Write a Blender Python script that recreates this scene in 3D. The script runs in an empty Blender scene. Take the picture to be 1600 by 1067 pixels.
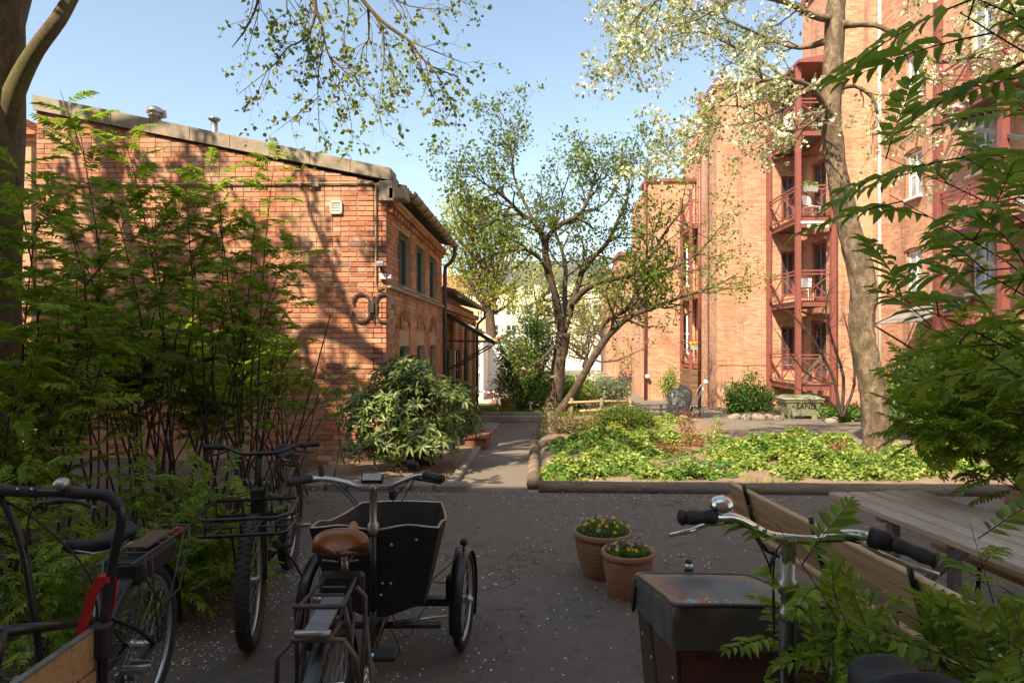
import bpy, math, random
import numpy as np
from mathutils import Vector, Matrix, Euler

R = math.radians
PI = math.pi
scene = bpy.context.scene
C = scene.collection

# ------------------------------------------------------------------ camera
cam_d = bpy.data.cameras.new('camera')
cam = bpy.data.objects.new('camera', cam_d)
C.objects.link(cam)
CAM_H = 1.7
YAW = R(2.12)
cam.location = (0, 0, CAM_H)
cam.rotation_euler = (R(90), 0, YAW)
cam_d.sensor_width = 36
cam_d.lens = 22.5
cam_d.clip_start = 0.05
cam_d.clip_end = 2000
scene.camera = cam

# ------------------------------------------------------------------ light
SUN = Vector((0.5, 0.833, -1.0)).normalized()          # the way the sunlight travels
world = bpy.data.worlds.new('World')
scene.world = world
world.use_nodes = True
wn = world.node_tree
wn.nodes.clear()
sky = wn.nodes.new('ShaderNodeTexSky')
sky.sky_type = 'NISHITA'
sky.sun_disc = False
sky.sun_elevation = math.asin(-SUN.z)
sky.sun_rotation = math.atan2(-SUN.x, -SUN.y)
sky.altitude = 50
sky.air_density = 1.0
sky.dust_density = 1.5
sky.ozone_density = 1.5
bg = wn.nodes.new('ShaderNodeBackground')
bg.inputs['Strength'].default_value = 0.106
wo = wn.nodes.new('ShaderNodeOutputWorld')
hs = wn.nodes.new('ShaderNodeHueSaturation')
hs.inputs['Saturation'].default_value = 0.84          # thin spring haze, warm white balance
hs.inputs['Value'].default_value = 1.0
tint = wn.nodes.new('ShaderNodeMix'); tint.data_type = 'RGBA'; tint.blend_type = 'MULTIPLY'
tint.inputs[0].default_value = 1.0; tint.inputs[7].default_value = (1.0, 1.025, 0.95, 1)
wn.links.new(sky.outputs[0], hs.inputs['Color'])
wn.links.new(hs.outputs[0], tint.inputs[6])
wn.links.new(tint.outputs[2], bg.inputs['Color'])
wn.links.new(bg.outputs[0], wo.inputs['Surface'])

sun_d = bpy.data.lights.new('sun', 'SUN')
sun_d.energy = 4.1
sun_d.angle = R(0.6)
sun_d.color = (1.0, 0.86, 0.62)
sun = bpy.data.objects.new('sun', sun_d)
sun.rotation_euler = SUN.to_track_quat('-Z', 'Y').to_euler()
sun.location = (-10, -10, 30)
C.objects.link(sun)

vs = scene.view_settings
vs.view_transform = 'Standard'
vs.look = 'None'
vs.exposure = 1.45
vs.gamma = 1
vs.use_curve_mapping = False
scene.cycles.max_bounces = 8
scene.cycles.transparent_max_bounces = 8

# ------------------------------------------------------------------ survey of the place (photo pixel -> metres)
FW = Vector((-math.sin(YAW), math.cos(YAW), 0))
RT = Vector((math.cos(YAW), math.sin(YAW), 0))

def ray(px, py):
    return FW + RT * ((px - 800) / 1000.0) + Vector((0, 0, (533.5 - py) / 1000.0))

def at(px, py, Y):
    d = ray(px, py)
    return Vector((0, 0, CAM_H)) + d * (Y / d.y)

def gz(Y):
    return 0.0 if Y < 7.2 else (-0.05 * (Y - 7.2) if Y < 27 else -0.99)

def gnd(px, py):
    d = ray(px, py)
    Y = 1.0
    for k in range(60):
        z = gz(Y)
        t = (z - CAM_H) / d.z
        Y = 0.5 * Y + 0.5 * min(t * d.y, 400)
    return Vector((d.x * Y / d.y, Y, gz(Y)))

# ------------------------------------------------------------------ object helpers
def tag(o, label=None, cat=None, group=None, kind=None):
    if label: o['label'] = label
    if cat: o['category'] = cat
    if group: o['group'] = group
    if kind: o['kind'] = kind
    return o

def thing(name, label, cat, loc=(0, 0, 0), rz=0, group=None):
    o = bpy.data.objects.new(name, None)
    o.empty_display_size = 0.1
    C.objects.link(o)
    o.location = loc
    o.rotation_euler = (0, 0, rz)
    return tag(o, label, cat, group)

def inv_of(parent):
    if parent is None or parent.type != 'EMPTY':
        return Matrix()
    return (Matrix.Translation(parent.location) @ parent.rotation_euler.to_matrix().to_4x4()).inverted()

def link_mesh(name, me, parent=None, world=False, kind=None):
    o = bpy.data.objects.new(name, me)
    C.objects.link(o)
    if parent is not None:
        o.parent = parent
        if world:
            o.matrix_parent_inverse = inv_of(parent)
    if kind: o['kind'] = kind
    return o

def np_mesh(name, V, F, mats, mi=None, smooth=False):
    """V (n,3), F list of equal length faces as array (m,k)"""
    me = bpy.data.meshes.new(name)
    V = np.asarray(V, dtype=np.float32); F = np.asarray(F, dtype=np.int32)
    m, k = F.shape
    me.vertices.add(len(V)); me.vertices.foreach_set('co', V.ravel())
    me.loops.add(m * k); me.loops.foreach_set('vertex_index', F.ravel())
    me.polygons.add(m); me.polygons.foreach_set('loop_start', np.arange(0, m * k, k, dtype=np.int32))
    if mi is not None: me.polygons.foreach_set('material_index', np.asarray(mi, dtype=np.int32))
    if smooth: me.polygons.foreach_set('use_smooth', np.ones(m, dtype=bool))
    for mt in (mats if isinstance(mats, (list, tuple)) else [mats]): me.materials.append(mt)
    me.update(calc_edges=True)
    return me

class MB:
    """collects shapes for one mesh"""
    def __init__(s): s.v = []; s.f = []; s.sm = []; s.mi = []; s.cur = 0
    def add(s, V, F, smooth=False):
        b = len(s.v)
        s.v.extend([tuple(p) for p in V])
        for f in F:
            s.f.append([b + i for i in f]); s.sm.append(smooth); s.mi.append(s.cur)
        return s
    def box(s, c, size, rot=None, bev=0.0):
        x, y, z = size[0] / 2, size[1] / 2, size[2] / 2
        c = Vector(c)
        M = rot if rot is not None else Matrix.Identity(3)
        if bev <= 0:
            P = [(-x,-y,-z),(x,-y,-z),(x,y,-z),(-x,y,-z),(-x,-y,z),(x,-y,z),(x,y,z),(-x,y,z)]
            F = [(0,3,2,1),(4,5,6,7),(0,1,5,4),(1,2,6,5),(2,3,7,6),(3,0,4,7)]
        else:
            b = min(bev, x*.9, y*.9, z*.9)
            P = []; 
            for (zz, i) in ((-z, b), (-z + b, 0), (z - b, 0), (z, b)):
                X, Y = x - i, y - i
                c_ = b if i == 0 else 0
                if i == 0:
                    P += [(-x+b,-y,zz),(x-b,-y,zz),(x,-y+b,zz),(x,y-b,zz),(x-b,y,zz),(-x+b,y,zz),(-x,y-b,zz),(-x,-y+b,zz)]
                else:
                    e = 0.0001
                    P += [(-X,-Y,zz),(X,-Y,zz),(X,-Y+e,zz),(X,Y-e,zz),(X,Y,zz),(-X,Y,zz),(-X,Y-e,zz),(-X,-Y+e,zz)]
            F = [tuple(range(7, -1, -1)), tuple(range(24, 32))]
            for r in range(3):
                for k in range(8):
                    a, b_ = r*8+k, r*8+(k+1) % 8
                    F.append((a, b_, b_+8, a+8))
        s.add([c + M @ Vector(p) for p in P], F)
        return s
    def bar(s, a, b, w, h=None, up=(0, 0, 1), bev=0):
        a, b = Vector(a), Vector(b); h = h or w
        d = b - a; L = d.length
        if L < 1e-6: return s
        X = d / L; U = Vector(up)
        if abs(X.dot(U)) > .98: U = Vector((1, 0, 0)) if abs(X.x) < .9 else Vector((0, 1, 0))
        Y = U.cross(X).normalized(); Z = X.cross(Y)
        M = Matrix((X, Y, Z)).transposed()
        return s.box((a + b) / 2, (L, w, h), M, bev)
    def tube(s, pts, r, n=8, cap=True, smooth=True, closed=False):
        pts = [Vector(p) for p in pts]
        m = len(pts)
        rs = list(r) if isinstance(r, (list, tuple)) else [r] * m
        V = []; prev = None
        for i, p in enumerate(pts):
            if closed: t = pts[(i + 1) % m] - pts[i - 1]
            else: t = pts[min(i + 1, m - 1)] - pts[max(i - 1, 0)]
            if t.length < 1e-9: t = Vector((0, 0, 1))
            t.normalize()
            if prev is None:
                u = Vector((0, 0, 1)) if abs(t.z) < .9 else Vector((1, 0, 0))
                a = t.cross(u).normalized()
            else:
                a = (prev - t * prev.dot(t))
                if a.length < 1e-6: a = t.cross(Vector((.3, .5, .8)))
                a.normalize()
            prev = a; b = t.cross(a)
            for k in range(n):
                w = 2 * PI * k / n
                V.append(p + (a * math.cos(w) + b * math.sin(w)) * rs[i])
        F = []
        for i in range(m if closed else m - 1):
            j = (i + 1) % m
            for k in range(n):
                k2 = (k + 1) % n
                F.append((i*n+k, i*n+k2, j*n+k2, j*n+k))
        if cap and not closed:
            F.append(tuple(range(n - 1, -1, -1))); F.append(tuple((m-1)*n + k for k in range(n)))
        s.add(V, F, smooth)
        return s
    def lathe(s, prof, c=(0, 0, 0), axis='z', n=24, M=None, smooth=True):
        c = Vector(c); V = []
        for (r, h) in prof:
            for k in range(n):
                w = 2 * PI * k / n
                if axis == 'z': p = Vector((r * math.cos(w), r * math.sin(w), h))
                elif axis == 'y': p = Vector((r * math.cos(w), h, -r * math.sin(w)))
                else: p = Vector((h, r * math.cos(w), r * math.sin(w)))
                V.append(c + (M @ p if M is not None else p))
        F = []
        for i in range(len(prof) - 1):
            for k in range(n):
                k2 = (k + 1) % n
                F.append((i*n+k, i*n+k2, (i+1)*n+k2, (i+1)*n+k))
        F.append(tuple(range(n-1, -1, -1))); F.append(tuple((len(prof)-1)*n + k for k in range(n)))
        s.add(V, F, smooth)
        return s
    def sphere(s, c, r, n=12, sc=(1, 1, 1)):
        c = Vector(c); V = []; m = max(6, n // 2 + 2)
        for i in range(1, m):
            a = PI * i / m
            for k in range(n):
                w = 2 * PI * k / n
                V.append(c + Vector((r*sc[0]*math.sin(a)*math.cos(w), r*sc[1]*math.sin(a)*math.sin(w), -r*sc[2]*math.cos(a))))
        V.append(c + Vector((0, 0, -r*sc[2]))); V.append(c + Vector((0, 0, r*sc[2])))
        F = []
        for i in range(m - 2):
            for k in range(n):
                k2 = (k + 1) % n
                F.append((i*n+k, i*n+k2, (i+1)*n+k2, (i+1)*n+k))
        lo, hi = (m-1)*n, (m-1)*n+1
        for k in range(n):
            F.append((lo, (k+1) % n, k)); F.append((hi, (m-2)*n+k, (m-2)*n+(k+1) % n))
        s.add(V, F, True)
        return s
    def prism(s, poly, a, b, plane='xz'):
        """polygon (counter-clockwise) extruded along the third axis from a to b"""
        n = len(poly)
        def mk(p, t):
            if plane == 'xz': return (p[0], t, p[1])
            if plane == 'yz': return (t, p[0], p[1])
            return (p[0], p[1], t)
        V = [mk(p, a) for p in poly] + [mk(p, b) for p in poly]
        F = [tuple(range(n)), tuple(range(2*n-1, n-1, -1))]
        for k in range(n):
            k2 = (k+1) % n
            F.append((k, k+n, k2+n, k2))
        s.add(V, F); return s
    def build(s, name, mat, parent=None, world=False, kind=None, label=None):
        me = bpy.data.meshes.new(name)
        me.from_pydata(s.v, [], s.f)
        me.polygons.foreach_set('use_smooth', s.sm)
        me.polygons.foreach_set('material_index', s.mi)
        for m in (mat if isinstance(mat, (list, tuple)) else [mat]): me.materials.append(m)
        me.update()
        o = link_mesh(name, me, parent, world, kind)
        if label: o['label'] = label
        return o

def fix_normals(o):
    import bmesh
    bm = bmesh.new(); bm.from_mesh(o.data)
    bmesh.ops.recalc_face_normals(bm, faces=bm.faces)
    bm.to_mesh(o.data); bm.free()
    return o

def copy_tree(o, parent=None):
    c = o.copy(); C.objects.link(c)
    if parent is not None: c.parent = parent
    for ch in list(o.children): copy_tree(ch, c)
    return c

# ------------------------------------------------------------------ materials
MAT = {}
def ramp(nt, fac, stops):
    r = nt.nodes.new('ShaderNodeValToRGB')
    e = r.color_ramp.elements
    while len(e) > 1: e.remove(e[-1])
    e[0].position = stops[0][0]; e[0].color = (*stops[0][1], 1)
    for p, c in stops[1:]:
        n = e.new(p); n.color = (*c, 1)
    nt.links.new(fac, r.inputs[0])
    return r.outputs[0]

def mul(c, k): return tuple(min(1, x * k) for x in c)

def new_mat(name):
    m = bpy.data.materials.new(name); m.use_nodes = True
    nt = m.node_tree
    bs = nt.nodes.get('Principled BSDF')
    MAT[name] = m
    return m, nt, bs

def coords(nt, kind='Object'):
    tc = nt.nodes.new('ShaderNodeTexCoord')
    return tc.outputs[kind]

def noise(nt, vec, scale, detail=4, rough=.6, dist=0):
    n = nt.nodes.new('ShaderNodeTexNoise')
    n.inputs['Scale'].default_value = scale; n.inputs['Detail'].default_value = detail
    n.inputs['Roughness'].default_value = rough; n.inputs['Distortion'].default_value = dist
    nt.links.new(vec, n.inputs['Vector'])
    return n.outputs[0]

def mapping(nt, vec, sc):
    m = nt.nodes.new('ShaderNodeMapping'); m.inputs['Scale'].default_value = sc
    nt.links.new(vec, m.inputs['Vector'])
    return m.outputs[0]

def mixc(nt, a, b, fac, mode='MIX'):
    m = nt.nodes.new('ShaderNodeMix'); m.data_type = 'RGBA'; m.blend_type = mode
    for s_, val in ((m.inputs[6], a), (m.inputs[7], b)):
        if isinstance(val, tuple): s_.default_value = (*val, 1)
        else: nt.links.new(val, s_)
    if isinstance(fac, (int, float)): m.inputs[0].default_value = fac
    else: nt.links.new(fac, m.inputs[0])
    return m.outputs[2]

def math_n(nt, op, a, b=None):
    m = nt.nodes.new('ShaderNodeMath'); m.operation = op
    for i, v in enumerate((a, b)):
        if v is None: continue
        if isinstance(v, (int, float)): m.inputs[i].default_value = v
        else: nt.links.new(v, m.inputs[i])
    return m.outputs[0]

def bump(nt, bs, h, strength=.4, dist=.01):
    b = nt.nodes.new('ShaderNodeBump'); b.inputs['Strength'].default_value = strength
    b.inputs['Distance'].default_value = dist
    nt.links.new(h, b.inputs['Height']); nt.links.new(b.outputs[0], bs.inputs['Normal'])
    return b

def island_rand(nt):
    g = nt.nodes.new('ShaderNodeNewGeometry'); o = nt.nodes.new('ShaderNodeObjectInfo')
    a = math_n(nt, 'ADD', g.outputs['Random Per Island'], o.outputs['Random'])
    return math_n(nt, 'FRACT', a)

def simple(name, col, rough=.6, metal=0, var=.25, scale=8, bmp=.15, bd=.003, dirt=None, stretch=None, coat=0):
    m, nt, bs = new_mat(name)
    co = coords(nt)
    if stretch: co = mapping(nt, co, stretch)
    n1 = noise(nt, co, scale, 6, .65)
    c = ramp(nt, n1, [(.25, mul(col, 1 - var)), (.55, col), (.8, mul(col, 1 + var))])
    if dirt:
        n2 = noise(nt, co, scale * .35, 5, .7)
        c = mixc(nt, c, dirt, ramp(nt, n2, [(.5, (0, 0, 0)), (.72, (.8, .8, .8))]))
    nt.links.new(c, bs.inputs['Base Color'])
    bs.inputs['Metallic'].default_value = metal
    rr = nt.nodes.new('ShaderNodeMapRange'); rr.inputs['To Min'].default_value = max(.03, rough - .12); rr.inputs['To Max'].default_value = min(1, rough + .12)
    nt.links.new(n1, rr.inputs['Value']); nt.links.new(rr.outputs[0], bs.inputs['Roughness'])
    if coat: bs.inputs['Coat Weight'].default_value = coat
    if bmp: bump(nt, bs, noise(nt, co, scale * 6, 5, .6), bmp, bd)
    return m

def leaf_mat(name, c_dark, c_mid, c_light, trans=.35, rough=.5):
    m, nt, bs = new_mat(name)
    rnd = island_rand(nt)
    col = ramp(nt, rnd, [(0, c_dark), (.5, c_mid), (1, c_light)])
    nt.links.new(col, bs.inputs['Base Color'])
    bs.inputs['Roughness'].default_value = rough
    bs.inputs['Specular IOR Level'].default_value = .35
    tr = nt.nodes.new('ShaderNodeBsdfTranslucent')
    tcol = mixc(nt, col, (.45, .62, .06), .35)
    nt.links.new(tcol, tr.inputs['Color'])
    mx = nt.nodes.new('ShaderNodeMixShader'); mx.inputs[0].default_value = trans
    out = nt.nodes.get('Material Output')
    nt.links.new(bs.outputs[0], mx.inputs[1]); nt.links.new(tr.outputs[0], mx.inputs[2])
    nt.links.new(mx.outputs[0], out.inputs['Surface'])
    return m

def bark_mat(name, c1, c2, scale=10, green=None, bd=.02):
    m, nt, bs = new_mat(name)
    co = mapping(nt, coords(nt), (1, 1, .5))
    n = noise(nt, co, scale, 8, .75, .6)
    c = ramp(nt, n, [(.3, mul(c1, .5)), (.48, c1), (.68, c2)])
    nh = noise(nt, mapping(nt, coords(nt), (1, 1, .5)), scale * 3.5, 7, .8, 1.2)
    c = mixc(nt, c, mul(c1, .30), ramp(nt, nh, [(.36, (.85, .85, .85)), (.50, (0, 0, 0))]))
    c = mixc(nt, c, mul(c2, 1.3), ramp(nt, noise(nt, coords(nt), scale * .3, 5, .7), [(.55, (0, 0, 0)), (.75, (.6, .6, .6))]))
    n = math_n(nt, 'ADD', n, math_n(nt, 'MULTIPLY', nh, .7))
    if green:
        n2 = noise(nt, coords(nt), 1.3, 4, .6)
        c = mixc(nt, c, green, ramp(nt, n2, [(.42, (0, 0, 0)), (.62, (.75, .75, .75))]))
    nt.links.new(c, bs.inputs['Base Color'])
    bs.inputs['Roughness'].default_value = .9
    bump(nt, bs, n, .9, bd)
    return m

def wood_mat(name, c1, c2, axis=(1, 12, 12), rough=.75, scale=3):
    m, nt, bs = new_mat(name)
    rnd = island_rand(nt)
    co = mapping(nt, coords(nt), axis)
    ad = nt.nodes.new('ShaderNodeVectorMath'); ad.operation = 'ADD'
    nt.links.new(co, ad.inputs[0])
    cb = nt.nodes.new('ShaderNodeCombineXYZ')
    r20 = math_n(nt, 'MULTIPLY', rnd, 37.0)
    for i in range(3): nt.links.new(r20, cb.inputs[i])
    nt.links.new(cb.outputs[0], ad.inputs[1])
    n = noise(nt, ad.outputs[0], scale, 8, .7, .8)
    c = ramp(nt, n, [(.28, mul(c1, .45)), (.42, c1), (.7, c2)])
    c = mixc(nt, c, mul(c1, .62), math_n(nt, 'MULTIPLY', rnd, .85))
    nk = noise(nt, mapping(nt, ad.outputs[0], (1.6, 1, 1.6)), scale * 2.2, 6, .8, 1.5)
    c = mixc(nt, c, mul(c1, .22), ramp(nt, nk, [(.34, (.9, .9, .9)), (.42, (0, 0, 0))]))
    nt.links.new(c, bs.inputs['Base Color'])
    bs.inputs['Roughness'].default_value = rough
    bump(nt, bs, n, .35, .004)
    return m

def wall_uv(nt):
    """wall coordinates in metres: along the wall, height"""
    g = nt.nodes.new('ShaderNodeNewGeometry')
    sp = nt.nodes.new('ShaderNodeSeparateXYZ'); nt.links.new(g.outputs['Position'], sp.inputs[0])
    sn = nt.nodes.new('ShaderNodeSeparateXYZ'); nt.links.new(g.outputs['True Normal'], sn.inputs[0])
    k = math_n(nt, 'GREATER_THAN', math_n(nt, 'ABSOLUTE', sn.outputs[0]), .6)
    u = nt.nodes.new('ShaderNodeMix'); u.data_type = 'FLOAT'
    nt.links.new(k, u.inputs[0]); nt.links.new(sp.outputs[0], u.inputs[2]); nt.links.new(sp.outputs[1], u.inputs[3])
    cb = nt.nodes.new('ShaderNodeCombineXYZ')
    nt.links.new(u.outputs[0], cb.inputs[0]); nt.links.new(sp.outputs[2], cb.inputs[1])
    return cb.outputs[0], g.outputs['Position']

def brickwork(name, a, b, mortar, stain=None):
    m, nt, bs = new_mat(name)
    uv, pos = wall_uv(nt)
    t = nt.nodes.new('ShaderNodeTexBrick')
    t.inputs['Color1'].default_value = (*a, 1); t.inputs['Color2'].default_value = (*b, 1); t.inputs['Mortar'].default_value = (*mortar, 1)
    t.inputs['Scale'].default_value = 1; t.inputs['Mortar Size'].default_value = .006; t.inputs['Mortar Smooth'].default_value = .3
    t.inputs['Brick Width'].default_value = .25; t.inputs['Row Height'].default_value = .077
    nt.links.new(uv, t.inputs['Vector'])
    n = noise(nt, pos, .7, 6, .7); n2 = noise(nt, pos, 14, 4, .6)
    c = mixc(nt, t.outputs[0], mul(a, .62), ramp(nt, n, [(.45, (0, 0, 0)), (.75, (.7, .7, .7))]))
    c = mixc(nt, c, mul(b, 1.25), ramp(nt, n2, [(.5, (0, 0, 0)), (.75, (.5, .5, .5))]))
    c = mixc(nt, c, mul(b, 1.18), ramp(nt, noise(nt, mapping(nt, pos, (1, 1, .35)), .45, 6, .7), [(.50, (0, 0, 0)), (.62, (.65, .65, .65))]))
    c = mixc(nt, c, mul(a, .45), ramp(nt, noise(nt, mapping(nt, pos, (1.6, 1.6, .10)), 1.3, 5, .7), [(.56, (0, 0, 0)), (.70, (.7, .7, .7))]))
    if stain: c = mixc(nt, c, stain, ramp(nt, noise(nt, mapping(nt, pos, (1, 1, .2)), 1.1, 5, .6), [(.52, (0, 0, 0)), (.8, (.7, .7, .7))]))
    nt.links.new(c, bs.inputs['Base Color']); bs.inputs['Roughness'].default_value = .9
    h = math_n(nt, 'ADD', math_n(nt, 'MULTIPLY', t.outputs[1], -1.0), math_n(nt, 'MULTIPLY', n2, .5))
    bump(nt, bs, h, .7, .012)
    return m

def brick_piece_mat():
    m, nt, bs = new_mat('brick')
    rnd = island_rand(nt)
    g = nt.nodes.new('ShaderNodeNewGeometry')
    pos = g.outputs['Position']
    c = ramp(nt, rnd, [(0, (.24, .085, .055)), (.15, (.40, .155, .085)), (.4, (.46, .195, .11)), (.62, (.50, .25, .15)), (.8, (.45, .14, .07)), (.92, (.56, .34, .22)), (1, (.16, .08, .06))])
    n = noise(nt, pos, 26, 7, .75)
    c = mixc(nt, c, (.62, .38, .22), ramp(nt, n, [(.52, (0, 0, 0)), (.74, (.7, .7, .7))]))
    n3 = noise(nt, pos, .9, 6, .7)
    c = mixc(nt, c, (.66, .44, .28), ramp(nt, n3, [(.50, (0, 0, 0)), (.70, (.6, .6, .6))]))
    c = mixc(nt, c, (.14, .075, .045), ramp(nt, noise(nt, pos, 1.7, 7, .75), [(.52, (0, 0, 0)), (.70, (.8, .8, .8))]))
    nt.links.new(c, bs.inputs['Base Color']); bs.inputs['Roughness'].default_value = .92
    bump(nt, bs, noise(nt, pos, 55, 6, .75), .8, .012)
    return m

def glass_mat(name, col, rough=.06):
    m, nt, bs = new_mat(name)
    n = noise(nt, coords(nt), 1.3, 3, .5)
    nt.links.new(ramp(nt, n, [(.3, mul(col, .5)), (.7, mul(col, 1.6))]), bs.inputs['Base Color'])
    bs.inputs['Roughness'].default_value = rough
    bs.inputs['Specular IOR Level'].default_value = .8
    bump(nt, bs, noise(nt, coords(nt), 2.0, 2, .5), .06, .02)
    return m

brick_piece_mat()
brickwork('far_brick', (.34, .145, .085), (.56, .30, .19), (.52, .38, .28), (.33, .19, .12))
brickwork('rear_brick', (.34, .16, .10), (.40, .20, .12), (.42, .35, .28))
brickwork('old_brick', (.40, .18, .10), (.52, .27, .15), (.50, .38, .27), (.18, .11, .08))
simple('mortar', (.44, .32, .22), .95, 0, .3, 9, .5, .006)
simple('coping', (.31, .25, .185), .9, 0, .3, 6, .5, .006, dirt=(.16, .13, .10))
simple('concrete', (.42, .39, .35), .9, 0, .22, 4, .4, .005)
simple('gutter_copper', (.34, .27, .21), .55, .3, .3, 5, .1)
simple('dark_pipe', (.09, .085, .08), .5, .2, .2, 5, .1)
simple('white_pipe', (.70, .68, .63), .5, 0, .1, 4, .1)
simple('rust_paint', (.225, .068, .056), .5, 0, .18, 7, .15)
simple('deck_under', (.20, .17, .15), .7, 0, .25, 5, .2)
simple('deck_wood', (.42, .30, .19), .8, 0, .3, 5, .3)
simple('green_frame', (.05, .10, .085), .5, 0, .2, 8, .1)
simple('white_paint', (.78, .76, .70), .55, 0, .08, 6, .1)
simple('render_white', (.80, .79, .76), .9, 0, .07, 3, .2)
simple('render_cream', (.66, .60, .50), .9, 0, .1, 2, .2, dirt=(.55, .49, .40))
simple('render_ochre', (.62, .42, .20), .9, 0, .1, 2, .2)
simple('slate', (.085, .09, .10), .6, 0, .25, 3, .3)
simple('plaster_patch', (.34, .29, .23), .9, 0, .25, 7, .4)
simple('tin', (.58, .55, .50), .3, .9, .2, 6, .08)
simple('chrome', (.80, .78, .74), .16, 1, .12, 20, .03)
simple('alu', (.62, .62, .60), .35, .9, .15, 18, .05)
simple('worn_alu', (.46, .44, .36), .38, .85, .35, 14, .1)
simple('black_paint', (.020, .018, .017), .36, 0, .4, 8, .12, coat=.2, dirt=(.060, .048, .038))
simple('black_matt', (.024, .022, .020), .62, 0, .4, 10, .2, dirt=(.045, .038, .031))
simple('rubber', (.028, .026, .025), .8, 0, .3, 14, .25)
simple('dusty_tyre', (.062, .052, .043), .9, 0, .4, 9, .3)
simple('leather', (.33, .115, .030), .36, 0, .28, 9, .12, coat=.15, dirt=(.20, .065, .02))
simple('green_black', (.045, .046, .034), .4, .2, .3, 9, .08)
simple('worn_rack', (.10, .085, .075), .5, .3, .5, 9, .1, dirt=(.26, .17, .12))
simple('red_strap', (.55, .025, .025), .7, 0, .2, 14, .2)
simple('canvas', (.115, .105, .096), .38, 0, .5, 5, .35, .006, dirt=(.24, .205, .17))
simple('redbrown_ply', (.125, .050, .036), .5, 0, .35, 6, .15, dirt=(.07, .035, .028))
simple('tan_canvas', (.26, .21, .15), .9, 0, .2, 7, .4, .006)
simple('terracotta', (.44, .21, .11), .85, 0, .3, 7, .3, dirt=(.46, .36, .28), stretch=(1, 1, 3))
simple('terracotta_ribbed', (.38, .22, .13), .85, 0, .3, 7, .3, dirt=(.24, .17, .11), stretch=(1, 1, 5))
simple('potting_soil', (.055, .038, .026), .95, 0, .4, 30, .8, .01)
simple('sand_green', (.24, .25, .155), .6, 0, .2, 6, .15, dirt=(.16, .16, .10))
simple('ink', (.03, .035, .025), .7, 0, .1, 6, 0)
simple('iron', (.05, .042, .038), .7, .3, .3, 9, .3, dirt=(.12, .06, .035))
simple('stone', (.27, .225, .185), .9, 0, .35, 5, .6, .012, dirt=(.15, .12, .09))
simple('lamp_glass', (.82, .80, .74), .3, 0, .04, 5, 0)
simple('petal_white', (.80, .78, .72), .7, 0, .08, 5, 0)
simple('petal_yellow', (.75, .45, .03), .7, 0, .15, 5, 0)
simple('petal_purple', (.10, .025, .16), .7, 0, .25, 5, 0)
simple('petal_pink', (.55, .28, .42), .7, 0, .15, 5, 0)
simple('plastic_grey', (.30, .30, .30), .4, 0, .1, 9, .05)
simple('bike_blue', (.06, .12, .26), .35, .1, .1, 9, .05)
simple('tarp_grey', (.24, .235, .23), .45, 0, .4, 4, .5, .02)
simple('roof_tile', (.40, .15, .08), .85, 0, .35, 3, .3)
simple('dark_tile', (.10, .065, .05), .85, 0, .35, 5, .4)
simple('white_cloth', (.75, .72, .65), .85, 0, .06, 5, .2)
simple('reflector', (.45, .02, .02), .2, 0, .1, 9, 0)
glass_mat('window_glass', (.035, .045, .05))
glass_mat('bright_glass', (.25, .29, .32))
glass_mat('display_glass', (.10, .13, .12))
wood_mat('table_wood', (.50, .37, .26), (.74, .62, .48), (14, 1.0, 14))
wood_mat('bench_wood', (.54, .33, .17), (.74, .52, .31), (14, 1.0, 14))
wood_mat('log_wood', (.16, .11, .075), (.34, .26, .18), (2, 12, 12))
wood_mat('box_pine', (.46, .24, .09), (.60, .36, .16), (2, 9, 9))
wood_mat('dark_plank', (.16, .09, .05), (.26, .16, .10), (1, 12, 12))
wood_mat('dark_seat_wood', (.20, .07, .045), (.30, .13, .08), (10, 1, 10))
bark_mat('bark_lime', (.12, .080, .042), (.22, .155, .085), 9, (.12, .115, .03))
bark_mat('bark_cherry', (.14, .095, .060), (.38, .28, .19), 7, None, .03)
bark_mat('bark_grey', (.075, .050, .034), (.15, .105, .070), 9)
bark_mat('twig_dark', (.055, .035, .025), (.13, .085, .06), 16)
bark_mat('twig_red', (.10, .045, .028), (.20, .105, .065), 16)
leaf_mat('leaf_sorbaria', (.08, .15, .008), (.20, .30, .016), (.38, .45, .035), .48)
leaf_mat('leaf_sorbaria_near', (.11, .20, .02), (.22, .34, .03), (.38, .47, .07), .46)
leaf_mat('leaf_lime', (.10, .15, .02), (.19, .23, .04), (.30, .32, .07), .4)
leaf_mat('leaf_tree', (.035, .07, .012), (.085, .13, .02), (.20, .23, .04), .35)
leaf_mat('leaf_bronze', (.10, .07, .025), (.16, .12, .035), (.20, .20, .05), .3)
leaf_mat('leaf_yellow', (.20, .23, .03), (.36, .36, .05), (.50, .47, .10), .45)
leaf_mat('leaf_cherry', (.11, .17, .02), (.22, .29, .04), (.38, .43, .07), .45)
leaf_mat('leaf_rhodo', (.06, .095, .022), (.12, .17, .042), (.24, .27, .09), .15, .34)
leaf_mat('leaf_cover', (.11, .18, .03), (.24, .32, .06), (.44, .48, .14), .36)
leaf_mat('leaf_cover_dark', (.05, .13, .02), (.09, .20, .03), (.17, .28, .05), .3)
leaf_mat('leaf_evergreen', (.025, .07, .010), (.055, .125, .02), (.11, .20, .03), .25)
leaf_mat('leaf_red', (.17, .05, .03), (.25, .09, .05), (.30, .18, .07), .25)
leaf_mat('blossom', (.58, .56, .40), (.78, .76, .62), (.88, .87, .76), .35, .7)
leaf_mat('leaf_dry', (.13, .075, .035), (.20, .13, .07), (.28, .20, .12), .1)
leaf_mat('grass_blade', (.07, .15, .012), (.13, .24, .02), (.24, .34, .05), .3)

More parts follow.
